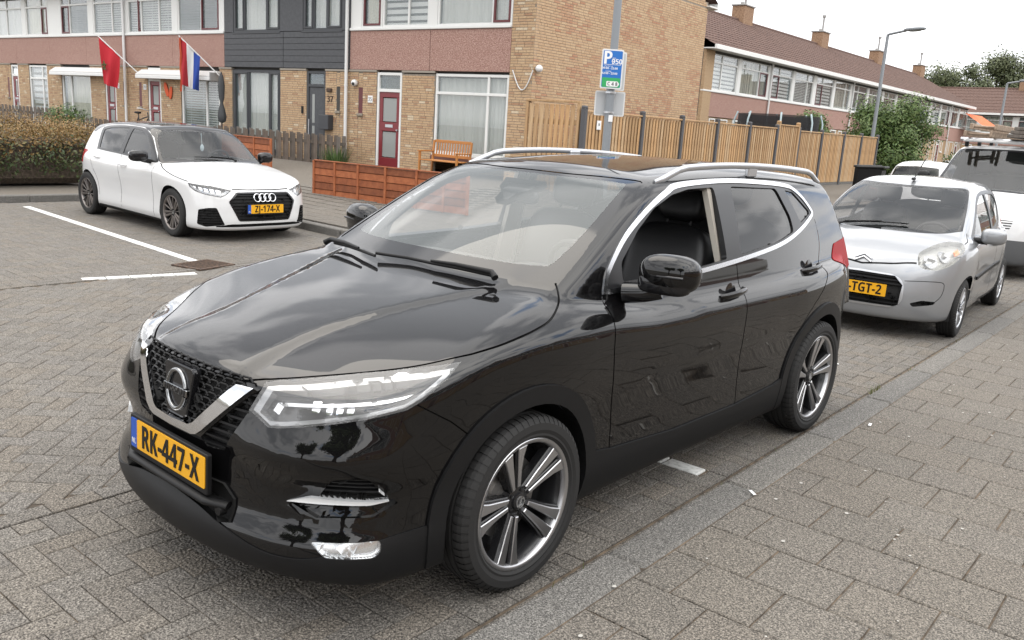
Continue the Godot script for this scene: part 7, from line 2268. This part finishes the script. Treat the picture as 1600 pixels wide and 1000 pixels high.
func thing(called: String, label: String, category: String, at := Vector3.ZERO, turn := 0.0, group := "") -> Node3D:
	var o := Node3D.new()
	o.name = numbered(called)
	add_child(o)
	o.position = at
	o.rotation.y = turn
	tag(o, label, category, group)
	return o

func tag(o: Node, label := "", category := "", group := "", kind := ""):
	if label: o.set_meta("label", label)
	if category: o.set_meta("category", category)
	if group: o.set_meta("group", group)
	if kind: o.set_meta("kind", kind)

func struct(called: String) -> Node3D:
	var o := Node3D.new()
	o.name = called
	add_child(o)
	o.set_meta("kind", "structure")
	return o

func inst(mesh: Mesh, called: String, parent: Node, m: Material = null, xf := Transform3D.IDENTITY) -> MeshInstance3D:
	var o := MeshInstance3D.new()
	o.name = called
	o.mesh = mesh
	if m: o.material_override = m
	o.transform = xf
	parent.add_child(o, true)
	return o

# ---------- mesh collector ----------
class MB:
	var P := PackedVector3Array()
	var N := PackedVector3Array()
	var C := PackedColorArray()
	var col := Color.WHITE
	var colored := false
	func t3(a: Vector3, b: Vector3, c: Vector3, na: Vector3, nb: Vector3, nc: Vector3):
		if (b - a).cross(c - a).dot(na + nb + nc) > 0.0:
			P.append(a); P.append(c); P.append(b); N.append(na); N.append(nc); N.append(nb)
		else:
			P.append(a); P.append(b); P.append(c); N.append(na); N.append(nb); N.append(nc)
		if colored:
			for i in 3: C.append(col)
	func flat(a: Vector3, b: Vector3, c: Vector3, out: Vector3):
		var n := (b - a).cross(c - a)
		if n.length_squared() < 1e-18: return
		n = n.normalized()
		if n.dot(out) < 0.0: n = -n
		t3(a, b, c, n, n, n)
	func quad(a: Vector3, b: Vector3, c: Vector3, d: Vector3, out: Vector3):
		flat(a, b, c, out); flat(a, c, d, out)
	# box with chamfered edges
	func box(c: Vector3, s: Vector3, bev := 0.0, B := Basis.IDENTITY):
		var h := s * 0.5
		var e := minf(bev, minf(h.x, minf(h.y, h.z)) * 0.98)
		for ax in 3:
			var u := (ax + 1) % 3; var w := (ax + 2) % 3
			for sg in [-1.0, 1.0]:
				var q := []
				for k in [[-1, -1], [1, -1], [1, 1], [-1, 1]]:
					var p := Vector3.ZERO
					p[ax] = sg * h[ax]; p[u] = k[0] * (h[u] - e); p[w] = k[1] * (h[w] - e)
					q.append(c + B * p)
				var n := Vector3.ZERO; n[ax] = sg
				quad(q[0], q[1], q[2], q[3], B * n)
			if e > 0.0:
				for su in [-1.0, 1.0]:
					for sw in [-1.0, 1.0]:
						var q2 := []
						for k in [-1.0, 1.0]:
							var p1 := Vector3.ZERO; p1[ax] = k * (h[ax] - e); p1[u] = su * h[u]; p1[w] = sw * (h[w] - e)
							var p2 := Vector3.ZERO; p2[ax] = k * (h[ax] - e); p2[u] = su * (h[u] - e); p2[w] = sw * h[w]
							if k < 0: q2 += [p1, p2]
							else: q2 += [p2, p1]
						var n2 := Vector3.ZERO; n2[u] = su; n2[w] = sw
						quad(c + B * q2[0], c + B * q2[1], c + B * q2[2], c + B * q2[3], B * n2)
		if e > 0.0:
			for sx in [-1.0, 1.0]:
				for sy in [-1.0, 1.0]:
					for sz in [-1.0, 1.0]:
						var n3 := Vector3(sx, sy, sz)
						flat(c + B * (Vector3(h.x, h.y - e, h.z - e) * n3), c + B * (Vector3(h.x - e, h.y, h.z - e) * n3), c + B * (Vector3(h.x - e, h.y - e, h.z) * n3), B * n3)
	# top of a paving piece: face, four chamfers, four short walls
	func slab(c: Vector3, sx: float, sz: float, depth: float, bev: float, ang: float, tilt := Vector2.ZERO):
		var B := Basis(Vector3.UP, ang)
		var hx := sx * 0.5; var hz := sz * 0.5
		var t := []; var m := []; var l := []
		for k in [[-1, -1], [1, -1], [1, 1], [-1, 1]]:
			var dy: float = k[0] * tilt.x + k[1] * tilt.y
			t.append(c + B * Vector3(k[0] * (hx - bev), dy, k[1] * (hz - bev)))
			m.append(c + B * Vector3(k[0] * hx, dy - bev * 0.8, k[1] * hz))
			l.append(c + B * Vector3(k[0] * hx, -depth, k[1] * hz))
		quad(t[0], t[1], t[2], t[3], Vector3.UP)
		for i in 4:
			var j := (i + 1) % 4
			var o: Vector3 = (m[i] + m[j]) * 0.5 - c
			quad(t[i], t[j], m[j], m[i], o + Vector3.UP * 0.08)
			quad(m[i], m[j], l[j], l[i], o)
	# tube along points with per-point radius
	func tube(pts: Array, rad, seg := 8, caps := true, squash := 1.0, upv := Vector3.UP):
		var rings := []
		var dirs := []
		for i in pts.size():
			var d: Vector3 = (pts[mini(i + 1, pts.size() - 1)] - pts[maxi(i - 1, 0)]).normalized()
			var sv := d.cross(upv)
			if sv.length() < 0.05: sv = d.cross(Vector3.RIGHT)
			sv = sv.normalized()
			var w := sv.cross(d).normalized()
			var r: float = rad[i] if rad is Array else rad
			var ring := []
			for k in seg:
				var a := TAU * k / seg
				var n: Vector3 = sv * cos(a) * squash + w * sin(a)
				ring.append([pts[i] + n * r, (sv * cos(a) / squash + w * sin(a)).normalized()])
			rings.append(ring); dirs.append(d)
		for i in pts.size() - 1:
			for k in seg:
				var a = rings[i][k]; var b = rings[i][(k + 1) % seg]; var c = rings[i + 1][(k + 1) % seg]; var d = rings[i + 1][k]
				t3(a[0], b[0], c[0], a[1], b[1], c[1]); t3(a[0], c[0], d[0], a[1], c[1], d[1])
		if caps:
			for e in [0, pts.size() - 1]:
				var n: Vector3 = -dirs[0] if e == 0 else dirs[e]
				for k in seg: t3(pts[e], rings[e][k][0], rings[e][(k + 1) % seg][0], n, n, n)
	# profile [[radius, along]...] spun round axis A at c; sharp corners where marked by repeating a point
	func lathe(c: Vector3, A: Vector3, prof: Array, seg := 32, from := 0.0, to := TAU):
		var X := A.cross(Vector3.UP if absf(A.y) < 0.9 else Vector3.RIGHT).normalized()
		var Y := A.cross(X).normalized()
		for i in prof.size() - 1:
			var p: Array = prof[i]; var q: Array = prof[i + 1]
			var dr: float = q[0] - p[0]; var da: float = q[1] - p[1]
			var ln := sqrt(dr * dr + da * da)
			if ln < 1e-7: continue
			var nn := []
			for e in 2:
				var n2 := Vector2(da, -dr) / ln
				var ng: Array = prof[maxi(i - 1, 0)] if e == 0 else prof[mini(i + 2, prof.size() - 1)]
				var d2: Vector2
				if e == 0: d2 = Vector2(p[0] - ng[0], p[1] - ng[1])
				else: d2 = Vector2(ng[0] - q[0], ng[1] - q[1])
				if d2.length() > 1e-7:
					var m2 := Vector2(d2.y, -d2.x).normalized()
					if m2.dot(n2) > 0.75: n2 = (n2 + m2).normalized()
				nn.append(n2)
			for k in seg:
				var a0 := from + (to - from) * k / seg; var a1 := from + (to - from) * (k + 1) / seg
				var d0 := X * cos(a0) + Y * sin(a0); var d1 := X * cos(a1) + Y * sin(a1)
				var A0: Vector3 = c + d0 * p[0] + A * p[1]; var A1: Vector3 = c + d1 * p[0] + A * p[1]
				var B0: Vector3 = c + d0 * q[0] + A * q[1]; var B1: Vector3 = c + d1 * q[0] + A * q[1]
				var n00: Vector3 = d0 * nn[0].x + A * nn[0].y; var n01: Vector3 = d1 * nn[0].x + A * nn[0].y
				var n10: Vector3 = d0 * nn[1].x + A * nn[1].y; var n11: Vector3 = d1 * nn[1].x + A * nn[1].y
				if p[0] > 1e-6: t3(A0, A1, B1, n00, n01, n11)
				if q[0] > 1e-6: t3(A0, B1, B0, n00, n11, n10)
	# flat outline (in X,Y axes at origin o) pushed out along Z by depth, front edge bevelled
	func prism(poly: PackedVector2Array, o: Vector3, X: Vector3, Y: Vector3, Z: Vector3, depth: float, bev := 0.0, back := false):
		if Geometry2D.is_polygon_clockwise(poly): poly.reverse()
		var inner := poly
		if bev > 0.0:
			var off := Geometry2D.offset_polygon(poly, -bev, Geometry2D.JOIN_MITER)
			if off.size() == 1 and off[0].size() == poly.size():
				# match start vertex
				var best := 0
				for i in poly.size():
					if off[0][i].distance_to(poly[0]) < off[0][best].distance_to(poly[0]): best = i
				inner = PackedVector2Array()
				for i in poly.size(): inner.append(off[0][(best + i) % poly.size()])
			else: bev = 0.0
		var ix := Geometry2D.triangulate_polygon(inner)
		for k in range(0, ix.size(), 3):
			flat(o + X * inner[ix[k]].x + Y * inner[ix[k]].y + Z * depth, o + X * inner[ix[k + 1]].x + Y * inner[ix[k + 1]].y + Z * depth, o + X * inner[ix[k + 2]].x + Y * inner[ix[k + 2]].y + Z * depth, Z)
			if back: flat(o + X * inner[ix[k]].x + Y * inner[ix[k]].y, o + X * inner[ix[k + 1]].x + Y * inner[ix[k + 1]].y, o + X * inner[ix[k + 2]].x + Y * inner[ix[k + 2]].y, -Z)
		var nP := poly.size()
		for i in nP:
			var j := (i + 1) % nP
			var e := poly[j] - poly[i]
			var on := X * e.y - Y * e.x
			var a := o + X * poly[i].x + Y * poly[i].y; var b := o + X * poly[j].x + Y * poly[j].y
			var c := b + Z * (depth - bev); var d := a + Z * (depth - bev)
			quad(a, b, c, d, on)
			if bev > 0.0:
				quad(d, c, o + X * inner[j].x + Y * inner[j].y + Z * depth, o + X * inner[i].x + Y * inner[i].y + Z * depth, on.normalized() + Z)
	# rounded body: superellipsoid
	func blob(c: Vector3, s: Vector3, e := 0.5, B := Basis.IDENTITY, nu := 20, nv := 12, bend := Vector3.ZERO):
		var g := []
		for j in nv + 1:
			var v := -PI / 2 + PI * j / nv
			var row := []
			for i in nu:
				var u := TAU * i / nu
				var cv := pw(cos(v), e); var p := Vector3(cv * pw(cos(u), e), pw(sin(v), e), cv * pw(sin(u), e))
				var n := Vector3(pw(cos(v), 2 - e) * pw(cos(u), 2 - e) / s.x, pw(sin(v), 2 - e) / s.y, pw(cos(v), 2 - e) * pw(sin(u), 2 - e) / s.z)
				var q := p * s * 0.5
				q += bend * (p.y * p.y)
				row.append([c + B * q, (B * n).normalized() if n.length() > 1e-6 else B * Vector3(0, signf(v), 0)])
			g.append(row)
		for j in nv:
			for i in nu:
				var a = g[j][i]; var b = g[j][(i + 1) % nu]; var cc = g[j + 1][(i + 1) % nu]; var d = g[j + 1][i]
				t3(a[0], b[0], cc[0], a[1], b[1], cc[1]); t3(a[0], cc[0], d[0], a[1], cc[1], d[1])
	static func pw(x: float, e: float) -> float:
		return signf(x) * pow(absf(x), e)
	func arr() -> Array:
		var A := []
		A.resize(Mesh.ARRAY_MAX)
		A[Mesh.ARRAY_VERTEX] = P
		A[Mesh.ARRAY_NORMAL] = N
		if colored: A[Mesh.ARRAY_COLOR] = C
		return A
	func mesh() -> ArrayMesh:
		var m := ArrayMesh.new()
		if P.size() > 0: m.add_surface_from_arrays(Mesh.PRIMITIVE_TRIANGLES, arr())
		return m

func build(mb: MB, called: String, m: Material, parent: Node, xf := Transform3D.IDENTITY) -> MeshInstance3D:
	return inst(mb.mesh(), called, parent, m, xf)

func soup_mesh(s: Soup, off := 0.0, skirt := 0.0, mirror := 0) -> ArrayMesh:
	var m := ArrayMesh.new()
	if s.P.size() >= 3: m.add_surface_from_arrays(Mesh.PRIMITIVE_TRIANGLES, s.arrays(off, skirt, mirror))
	return m

# one panel of a car: both halves in one piece (whole) or a left and a right piece
func panel(s: Soup, called: String, m: Material, car: Node, whole: bool, off := 0.0, skirt := 0.0, skip_left := false) -> Array:
	if s.P.size() < 3: return []
	if whole: return [inst(soup_mesh(s, off, skirt, 0), called, car, m)]
	var o := [inst(soup_mesh(s, off, skirt, 1), called, car, m)]
	if not skip_left: o.append(inst(soup_mesh(s, off, skirt, -1), called, car, m))
	return o

func pv(a: Array) -> PackedVector2Array:
	var o := PackedVector2Array()
	for p in a: o.append(Vector2(p[0], p[1]))
	return o

# outline with its corners rounded by r (closed)
func rnd(a: Array, r: float, steps := 4) -> PackedVector2Array:
	var p := pv(a)
	var o := PackedVector2Array()
	var n := p.size()
	for i in n:
		var a0 := p[(i + n - 1) % n]; var b := p[i]; var c := p[(i + 1) % n]
		var l := minf(r, minf(b.distance_to(a0), b.distance_to(c)) * 0.45)
		var s := b + (a0 - b).normalized() * l; var e := b + (c - b).normalized() * l
		for k in steps + 1:
			var t := float(k) / steps
			o.append(s.lerp(b, t).lerp(b.lerp(e, t), t))
	return o

# smooth curve through points (open)
func crv(a: Array, steps := 6) -> PackedVector2Array:
	var c := Curve2D.new()
	var p := pv(a)
	var o := PackedVector2Array()
	for i in p.size() - 1:
		var p0 := p[maxi(i - 1, 0)]; var p1 := p[i]; var p2 := p[i + 1]; var p3 := p[mini(i + 2, p.size() - 1)]
		for k in steps: o.append(p1.cubic_interpolate(p2, p0, p3, float(k) / steps))
	o.append(p[p.size() - 1])
	return o

func strip(line: PackedVector2Array, w: float) -> PackedVector2Array:
	var r := Geometry2D.offset_polyline(line, w * 0.5, Geometry2D.JOIN_MITER, Geometry2D.END_BUTT)
	return r[0] if r.size() > 0 else PackedVector2Array([Vector2.ZERO, Vector2.ZERO, Vector2.ZERO])

func circ(x: float, y: float, r: float, n := 48) -> PackedVector2Array:
	var o := PackedVector2Array()
	for i in n: o.append(Vector2(x + r * cos(TAU * i / n), y + r * sin(TAU * i / n)))
	return o

func inset(p: PackedVector2Array, d: float) -> PackedVector2Array:
	var r := Geometry2D.offset_polygon(p, -d, Geometry2D.JOIN_ROUND)
	return r[0] if r.size() > 0 else p

func text_mesh(s: String, size: float, depth: float, bold := false, font := "Droid Sans") -> TextMesh:
	var t := TextMesh.new()
	var f := SystemFont.new()
	f.font_names = PackedStringArray([font])
	if bold: f.font_weight = 700
	t.font = f
	t.text = s
	t.font_size = 64
	t.pixel_size = size / 46.0
	t.depth = depth
	return t
# ---------- smooth curve table ----------
class Tab:
	var x0 := 0.0
	var inv := 1.0
	var n := 0
	var v := PackedFloat32Array()
	func _init(pts: Array, passes := 3, cnt := 320):
		var m := pts.size()
		var xs := PackedFloat32Array(); var ys := PackedFloat32Array()
		for p in pts:
			xs.append(p[0]); ys.append(p[1])
		var tg := PackedFloat32Array(); tg.resize(m)
		for i in m:
			if i == 0: tg[i] = (ys[1] - ys[0]) / (xs[1] - xs[0])
			elif i == m - 1: tg[i] = (ys[i] - ys[i - 1]) / (xs[i] - xs[i - 1])
			else:
				var a := (ys[i] - ys[i - 1]) / (xs[i] - xs[i - 1])
				var b := (ys[i + 1] - ys[i]) / (xs[i + 1] - xs[i])
				tg[i] = 0.0 if a * b <= 0.0 else (a * (xs[i + 1] - xs[i]) + b * (xs[i] - xs[i - 1])) / (xs[i + 1] - xs[i - 1])
		x0 = xs[0]; n = cnt
		var L := xs[m - 1] - xs[0]
		inv = (cnt - 1) / L
		v.resize(cnt)
		var s := 0
		for i in cnt:
			var x := x0 + L * i / (cnt - 1)
			while s < m - 2 and x > xs[s + 1]: s += 1
			var h := xs[s + 1] - xs[s]
			var t := (x - xs[s]) / h
			var t2 := t * t; var t3 := t2 * t
			v[i] = (2 * t3 - 3 * t2 + 1) * ys[s] + (t3 - 2 * t2 + t) * h * tg[s] + (-2 * t3 + 3 * t2) * ys[s + 1] + (t3 - t2) * h * tg[s + 1]
		for q in passes:
			var o := v.duplicate()
			for i in range(2, cnt - 2): v[i] = (o[i - 2] + o[i - 1] + o[i] + o[i + 1] + o[i + 2]) * 0.2
	func at(x: float) -> float:
		var t := (x - x0) * inv
		if t <= 0.0: return v[0] + (v[1] - v[0]) * t
		if t >= n - 1.001: return v[n - 1] + (v[n - 1] - v[n - 2]) * (t - n + 1)
		var i := int(t)
		return v[i] + (v[i + 1] - v[i]) * (t - i)

# ---------- car body: a smooth solid made of height curves, meshed and cut into panels ----------
class Shell:
	var top: Tab; var crown: Tab; var wid: Tab; var bot: Tab
	var fx: Tab; var nose: Tab; var rx: Tab; var tail: Tab; var side: Tab
	var roof: Tab; var gw: Tab; var gx: Tab; var wsx: Tab; var rwx: Tab
	var ridge_z: Tab; var ridge_a := 0.0; var ridge_w := 0.04
	var kw := 0.28; var kr := 0.15; var rc := 0.11
	var k_top := 0.12; var k_front := 0.1; var k_hood := 0.05; var k_ws := 0.06; var k_roof := 0.1; var k_join := 0.03; var k_rear := 0.1
	var cw := 0.5; var cr := 0.9
	var fbumps: Array = []  # [z, y, rz, ry, amount] swells of the nose
	var bumps: Array = []   # [x, y, rx, ry, amount] swells of the side
	var lo: Vector3; var hi: Vector3
	var P := PackedVector3Array(); var N := PackedVector3Array()   # triangle soup of the half z >= 0
	static func sx(a: float, b: float, k: float) -> float:
		var d := a - b
		var h := k - absf(d)
		if h <= 0.0: return a if d > 0.0 else b
		return (a if d > 0.0 else b) + h * h / k * 0.25
	func f(x: float, y: float, z: float) -> float:
		var az := absf(z)
		var w := wid.at(x) + side.at(y)
		for b in bumps:
			var u: float = (x - b[0]) / b[2]
			var q: float = (y - b[1]) / b[3]
			var r := u * u + q * q
			if r < 1.0: w += b[4] * (1.0 - r) * (1.0 - r)
		var t := top.at(x) - crown.at(x) * az * az
		if ridge_a != 0.0:
			var e := clampf((ridge_z.at(x) - az) / ridge_w * 0.5 + 0.5, 0.0, 1.0)
			t += ridge_a * e * e * (3.0 - 2.0 * e)
		var c := sx(az - w, y - t, k_top)
		var nz := nose.at(az)
		var sl := (nose.at(az + 0.01) - nz) * 100.0
		var xf := fx.at(y) - nz
		for b in fbumps:
			var u2: float = (az - b[0]) / b[2]
			var q2: float = (y - b[1]) / b[3]
			var r2 := u2 * u2 + q2 * q2
			if r2 < 1.0: xf += b[4] * (1.0 - r2) * (1.0 - r2)
		var df := (x - xf) / sqrt(1.0 + sl * sl)
		c = sx(c, df, k_front if y < t - 0.12 else lerpf(k_hood, k_front, clampf((t - y) / 0.12, 0, 1)))
		var tz := tail.at(az)
		var ts := (tail.at(az + 0.01) - tz) * 100.0
		c = sx(c, (rx.at(y) + tz - x) / sqrt(1.0 + ts * ts), k_rear)
		c = sx(c, bot.at(x) - y, 0.05)
		var g := sx(az - gw.at(y) - gx.at(x), y - roof.at(x) + rc * az * az, k_roof)
		g = sx(g, (x - wsx.at(y) + kw * az * az) * cw, k_ws)
		g = sx(g, (rwx.at(y) + kr * az * az - x) * cr, k_ws)
		g = maxf(g, 0.7 - y)
		return -sx(-c, -g, k_join)
	func grad(p: Vector3) -> Vector3:
		var e := 0.012
		var gz := 0.0 if absf(p.z) < 0.0005 else f(p.x, p.y, p.z + e) - f(p.x, p.y, p.z - e)
		return Vector3(f(p.x + e, p.y, p.z) - f(p.x - e, p.y, p.z), f(p.x, p.y + e, p.z) - f(p.x, p.y - e, p.z), gz) / (2.0 * e)
	func mesh(h: float):
		var nx := int(ceil((hi.x - lo.x) / h / 4.0)) * 4
		var ny := int(ceil((hi.y - lo.y) / h / 4.0)) * 4
		var nz := int(ceil((hi.z + h * 0.5) / h / 4.0)) * 4
		var sy := nx + 1
		var sz := sy * (ny + 1)
		var val := PackedFloat32Array(); val.resize(sz * (nz + 1)); val.fill(9.0)
		var cell := PackedInt32Array(); cell.resize(sz * (nz + 1)); cell.fill(-1)
		var blocks: Array[Vector3i] = []
		var reach := h * 2.0 * 1.74 * 1.5
		for bk in nz / 4:
			for bj in ny / 4:
				for bi in nx / 4:
					var c := f(lo.x + (bi * 4 + 2) * h, lo.y + (bj * 4 + 2) * h, (bk * 4 + 1.5) * h)
					if absf(c) < reach: blocks.append(Vector3i(bi * 4, bj * 4, bk * 4))
		for b in blocks:
			for k in range(b.z, b.z + 5):
				for j in range(b.y, b.y + 5):
					var q := k * sz + j * sy + b.x
					for i in range(b.x, b.x + 5):
						if val[q] == 9.0: val[q] = f(lo.x + i * h, lo.y + j * h, (k - 0.5) * h)
						q += 1
		var vp := PackedVector3Array()
		var ed := [[0, 1], [2, 3], [4, 5], [6, 7], [0, 2], [1, 3], [4, 6], [5, 7], [0, 4], [1, 5], [2, 6], [3, 7]]
		var v8 := PackedFloat32Array(); v8.resize(8)
		for b in blocks:
			for k in range(b.z, b.z + 4):
				for j in range(b.y, b.y + 4):
					for i in range(b.x, b.x + 4):
						var q := k * sz + j * sy + i
						var neg := 0
						for m in 8:
							var w := val[q + (m & 1) + (sy if m & 2 else 0) + (sz if m & 4 else 0)]
							v8[m] = w
							if w < 0.0: neg += 1
						if neg == 0 or neg == 8: continue
						var acc := Vector3.ZERO
						var cn := 0
						for e in ed:
							var a := v8[e[0]]; var c := v8[e[1]]
							if (a < 0.0) == (c < 0.0): continue
							var t := a / (a - c)
							var A := Vector3(e[0] & 1, (e[0] >> 1) & 1, e[0] >> 2)
							var B := Vector3(e[1] & 1, (e[1] >> 1) & 1, e[1] >> 2)
							acc += A.lerp(B, t); cn += 1
						acc /= cn
						cell[q] = vp.size()
						var p := Vector3(lo.x + (i + acc.x) * h, lo.y + (j + acc.y) * h, (k - 0.5 + acc.z) * h)
						if k == 0: p.z = 0.0
						vp.append(p)
		var vn := PackedVector3Array(); vn.resize(vp.size())
		for i in vp.size():
			var p := vp[i]
			for s in 2:
				var g := grad(p)
				var l := g.length_squared()
				if l < 0.01: break
				var st := g * (f(p.x, p.y, p.z) / l)
				if st.length() > h: st = st.normalized() * h
				p -= st
			vp[i] = p
			vn[i] = grad(p).normalized()
		P.clear(); N.clear()
		for b in blocks:
			for k in range(b.z, b.z + 4):
				for j in range(b.y, b.y + 4):
					for i in range(b.x, b.x + 4):
						var q := k * sz + j * sy + i
						var a := val[q] < 0.0
						if i < nx and j > 0 and k > 0 and a != (val[q + 1] < 0.0): quad(vp, vn, cell[q], cell[q - sy], cell[q - sy - sz], cell[q - sz], a)
						if j < ny and i > 0 and k > 0 and a != (val[q + sy] < 0.0): quad(vp, vn, cell[q], cell[q - sz], cell[q - sz - 1], cell[q - 1], a)
						if k < nz and i > 0 and j > 0 and a != (val[q + sz] < 0.0): quad(vp, vn, cell[q], cell[q - 1], cell[q - 1 - sy], cell[q - sy], a)
	func quad(vp, vn, a: int, b: int, c: int, d: int, _fl: bool):
		if a < 0 or b < 0 or c < 0 or d < 0: return
		if vp[a].distance_squared_to(vp[c]) > vp[b].distance_squared_to(vp[d]):
			var t := a; a = b; b = c; c = d; d = t
		tri(vp, vn, a, b, c); tri(vp, vn, a, c, d)
	func tri(vp, vn, a: int, b: int, c: int):
		var g: Vector3 = (vp[b] - vp[a]).cross(vp[c] - vp[a])
		if g.length_squared() < 1e-14: return
		if g.dot(vn[a] + vn[b] + vn[c]) > 0.0:   # clockwise seen from outside
			var t := b; b = c; c = t
		P.append(vp[a]); P.append(vp[b]); P.append(vp[c])
		N.append(vn[a]); N.append(vn[b]); N.append(vn[c])
	func hit(o: Vector3, d: Vector3) -> Vector3:   # first crossing along a ray
		var t := 0.0
		for i in 400:
			var p := o + d * t
			var q := f(p.x, p.y, p.z)
			if q < 0.0004: return p
			t += maxf(q * 0.5, 0.002)
			if t > 14.0: break
		return Vector3(99, 99, 99)

# ---------- cutting a triangle soup with an outline drawn on one of its views ----------
class Soup:
	var P := PackedVector3Array()
	var N := PackedVector3Array()
	func add(a: Vector3, b: Vector3, c: Vector3, na: Vector3, nb: Vector3, nc: Vector3):
		P.append(a); P.append(b); P.append(c)
		N.append(na); N.append(nb); N.append(nc)
	func join(o):
		P.append_array(o.P); N.append_array(o.N)
	# takes out what lies inside the outline; returns it. U, V span the view; only points with depth along W above wmin count
	func cut(poly: PackedVector2Array, U: Vector3, V: Vector3, W: Vector3, wmin: float) -> Soup:
		var ins := Soup.new()
		var P2 := PackedVector3Array(); var N2 := PackedVector3Array()
		var lo := poly[0]; var hi := poly[0]
		for p in poly:
			lo = lo.min(p); hi = hi.max(p)
		for i in range(0, P.size(), 3):
			var a := P[i]; var b := P[i + 1]; var c := P[i + 2]
			var keep := true
			if (a + b + c).dot(W) > wmin * 3.0:
				var A := Vector2(a.dot(U), a.dot(V)); var B := Vector2(b.dot(U), b.dot(V)); var C := Vector2(c.dot(U), c.dot(V))
				if maxf(A.x, maxf(B.x, C.x)) > lo.x and minf(A.x, minf(B.x, C.x)) < hi.x and maxf(A.y, maxf(B.y, C.y)) > lo.y and minf(A.y, minf(B.y, C.y)) < hi.y:
					keep = false
					var den := (B - A).cross(C - A)
					if absf(den) < 2e-5:
						if Geometry2D.is_point_in_polygon((A + B + C) / 3.0, poly): ins.add(a, b, c, N[i], N[i + 1], N[i + 2])
						else: keep = true
					else:
						var T := PackedVector2Array([A, B, C])
						var got := Geometry2D.intersect_polygons(T, poly)
						if got.is_empty(): keep = true
						else:
							_put(got, ins.P, ins.N, A, B, C, a, b, c, N[i], N[i + 1], N[i + 2], den)
							_put(Geometry2D.clip_polygons(T, poly), P2, N2, A, B, C, a, b, c, N[i], N[i + 1], N[i + 2], den)
			if keep:
				P2.append(a); P2.append(b); P2.append(c)
				N2.append(N[i]); N2.append(N[i + 1]); N2.append(N[i + 2])
		P = P2; N = N2
		return ins
	static func _put(polys: Array, OP: PackedVector3Array, ON: PackedVector3Array, A: Vector2, B: Vector2, C: Vector2, a: Vector3, b: Vector3, c: Vector3, na: Vector3, nb: Vector3, nc: Vector3, den: float):
		for g in polys:
			if g.size() < 3: continue
			var ix := Geometry2D.triangulate_polygon(g)
			for k in range(0, ix.size(), 3):
				var q0: Vector2 = g[ix[k]]; var q1: Vector2 = g[ix[k + 1]]; var q2: Vector2 = g[ix[k + 2]]
				var ar := (q1 - q0).cross(q2 - q0)
				if absf(ar) < 1e-10: continue
				if (ar > 0.0) != (den > 0.0):
					var s := q1; q1 = q2; q2 = s
				for q: Vector2 in [q0, q1, q2]:
					var v := (q - A).cross(C - A) / den
					var w := (B - A).cross(q - A) / den
					v = clampf(v, 0.0, 1.0); w = clampf(w, 0.0, 1.0)
					var u := 1.0 - v - w
					OP.append(a * u + b * v + c * w)
					ON.append((na * u + nb * v + nc * w).normalized())
	func split_plane(nrm: Vector3, d: float) -> Soup:   # takes out the side where nrm.p > d (whole triangles cut exactly)
		var U := nrm.cross(Vector3.UP if absf(nrm.y) < 0.9 else Vector3.RIGHT).normalized()
		var poly := PackedVector2Array([Vector2(d, -9), Vector2(19, -9), Vector2(19, 9), Vector2(d, 9)])
		return cut(poly, nrm, U, Vector3.ZERO, -1.0)
	func take_up(lim: float) -> Soup:   # takes out the faces that look up
		var o := Soup.new(); var k := Soup.new()
		for i in range(0, P.size(), 3):
			var t := o if N[i].y + N[i + 1].y + N[i + 2].y > lim * 3.0 else k
			t.add(P[i], P[i + 1], P[i + 2], N[i], N[i + 1], N[i + 2])
		P = k.P; N = k.N
		return o
	func copy() -> Soup:
		var s := Soup.new()
		s.P = P.duplicate(); s.N = N.duplicate()
		return s
	# arrays for a mesh: moved along the normals, rim walls going in by skirt; mirror 1 = as is, -1 = other side, 0 = both halves
	func arrays(off: float, skirt: float, mirror: int, xf := Transform3D.IDENTITY) -> Array:
		var VP := PackedVector3Array(); var VN := PackedVector3Array()
		var sides := [1.0, -1.0] if mirror == 0 else [float(mirror)]
		var rim := []
		if skirt != 0.0:
			var cnt := {}
			for i in range(0, P.size(), 3):
				for e in 3:
					var k1 := Vector3i(P[i + e] * 5000.0); var k2 := Vector3i(P[i + (e + 1) % 3] * 5000.0)
					if k1 == k2: continue
					var key := [k1, k2] if k1 < k2 else [k2, k1]
					if cnt.has(key): cnt[key] = -1
					else: cnt[key] = i * 4 + e
			for key in cnt:
				var c: int = cnt[key]
				if c < 0: continue
				var i := (c / 4); var e := c % 4
				var j := i + (e + 1) % 3; i += e
				if mirror == 0 and absf(P[i].z) < 0.001 and absf(P[j].z) < 0.001: continue
				rim.append([i, j])
		for s in sides:
			var m := Vector3(1, 1, s)
			for i in range(0, P.size(), 3):
				for e in ([0, 1, 2] if s > 0 else [0, 2, 1]):
					VP.append(xf * ((P[i + e] + N[i + e] * off) * m)); VN.append(xf.basis * (N[i + e] * m))
			for r in rim:
				var a: Vector3 = P[r[0]] + N[r[0]] * off; var b: Vector3 = P[r[1]] + N[r[1]] * off
				var c: Vector3 = b - N[r[1]] * skirt; var d: Vector3 = a - N[r[0]] * skirt
				var n := (b - a).cross(d - a)
				if n.length_squared() < 1e-16: continue
				n = n.normalized()
				var q := [a, d, c, a, c, b] if s > 0 else [a, c, d, a, b, c]
				for w in q:
					VP.append(xf * (w * m)); VN.append(xf.basis * (n * m))
		var A := []
		A.resize(Mesh.ARRAY_MAX)
		A[Mesh.ARRAY_VERTEX] = VP
		A[Mesh.ARRAY_NORMAL] = VN
		return A
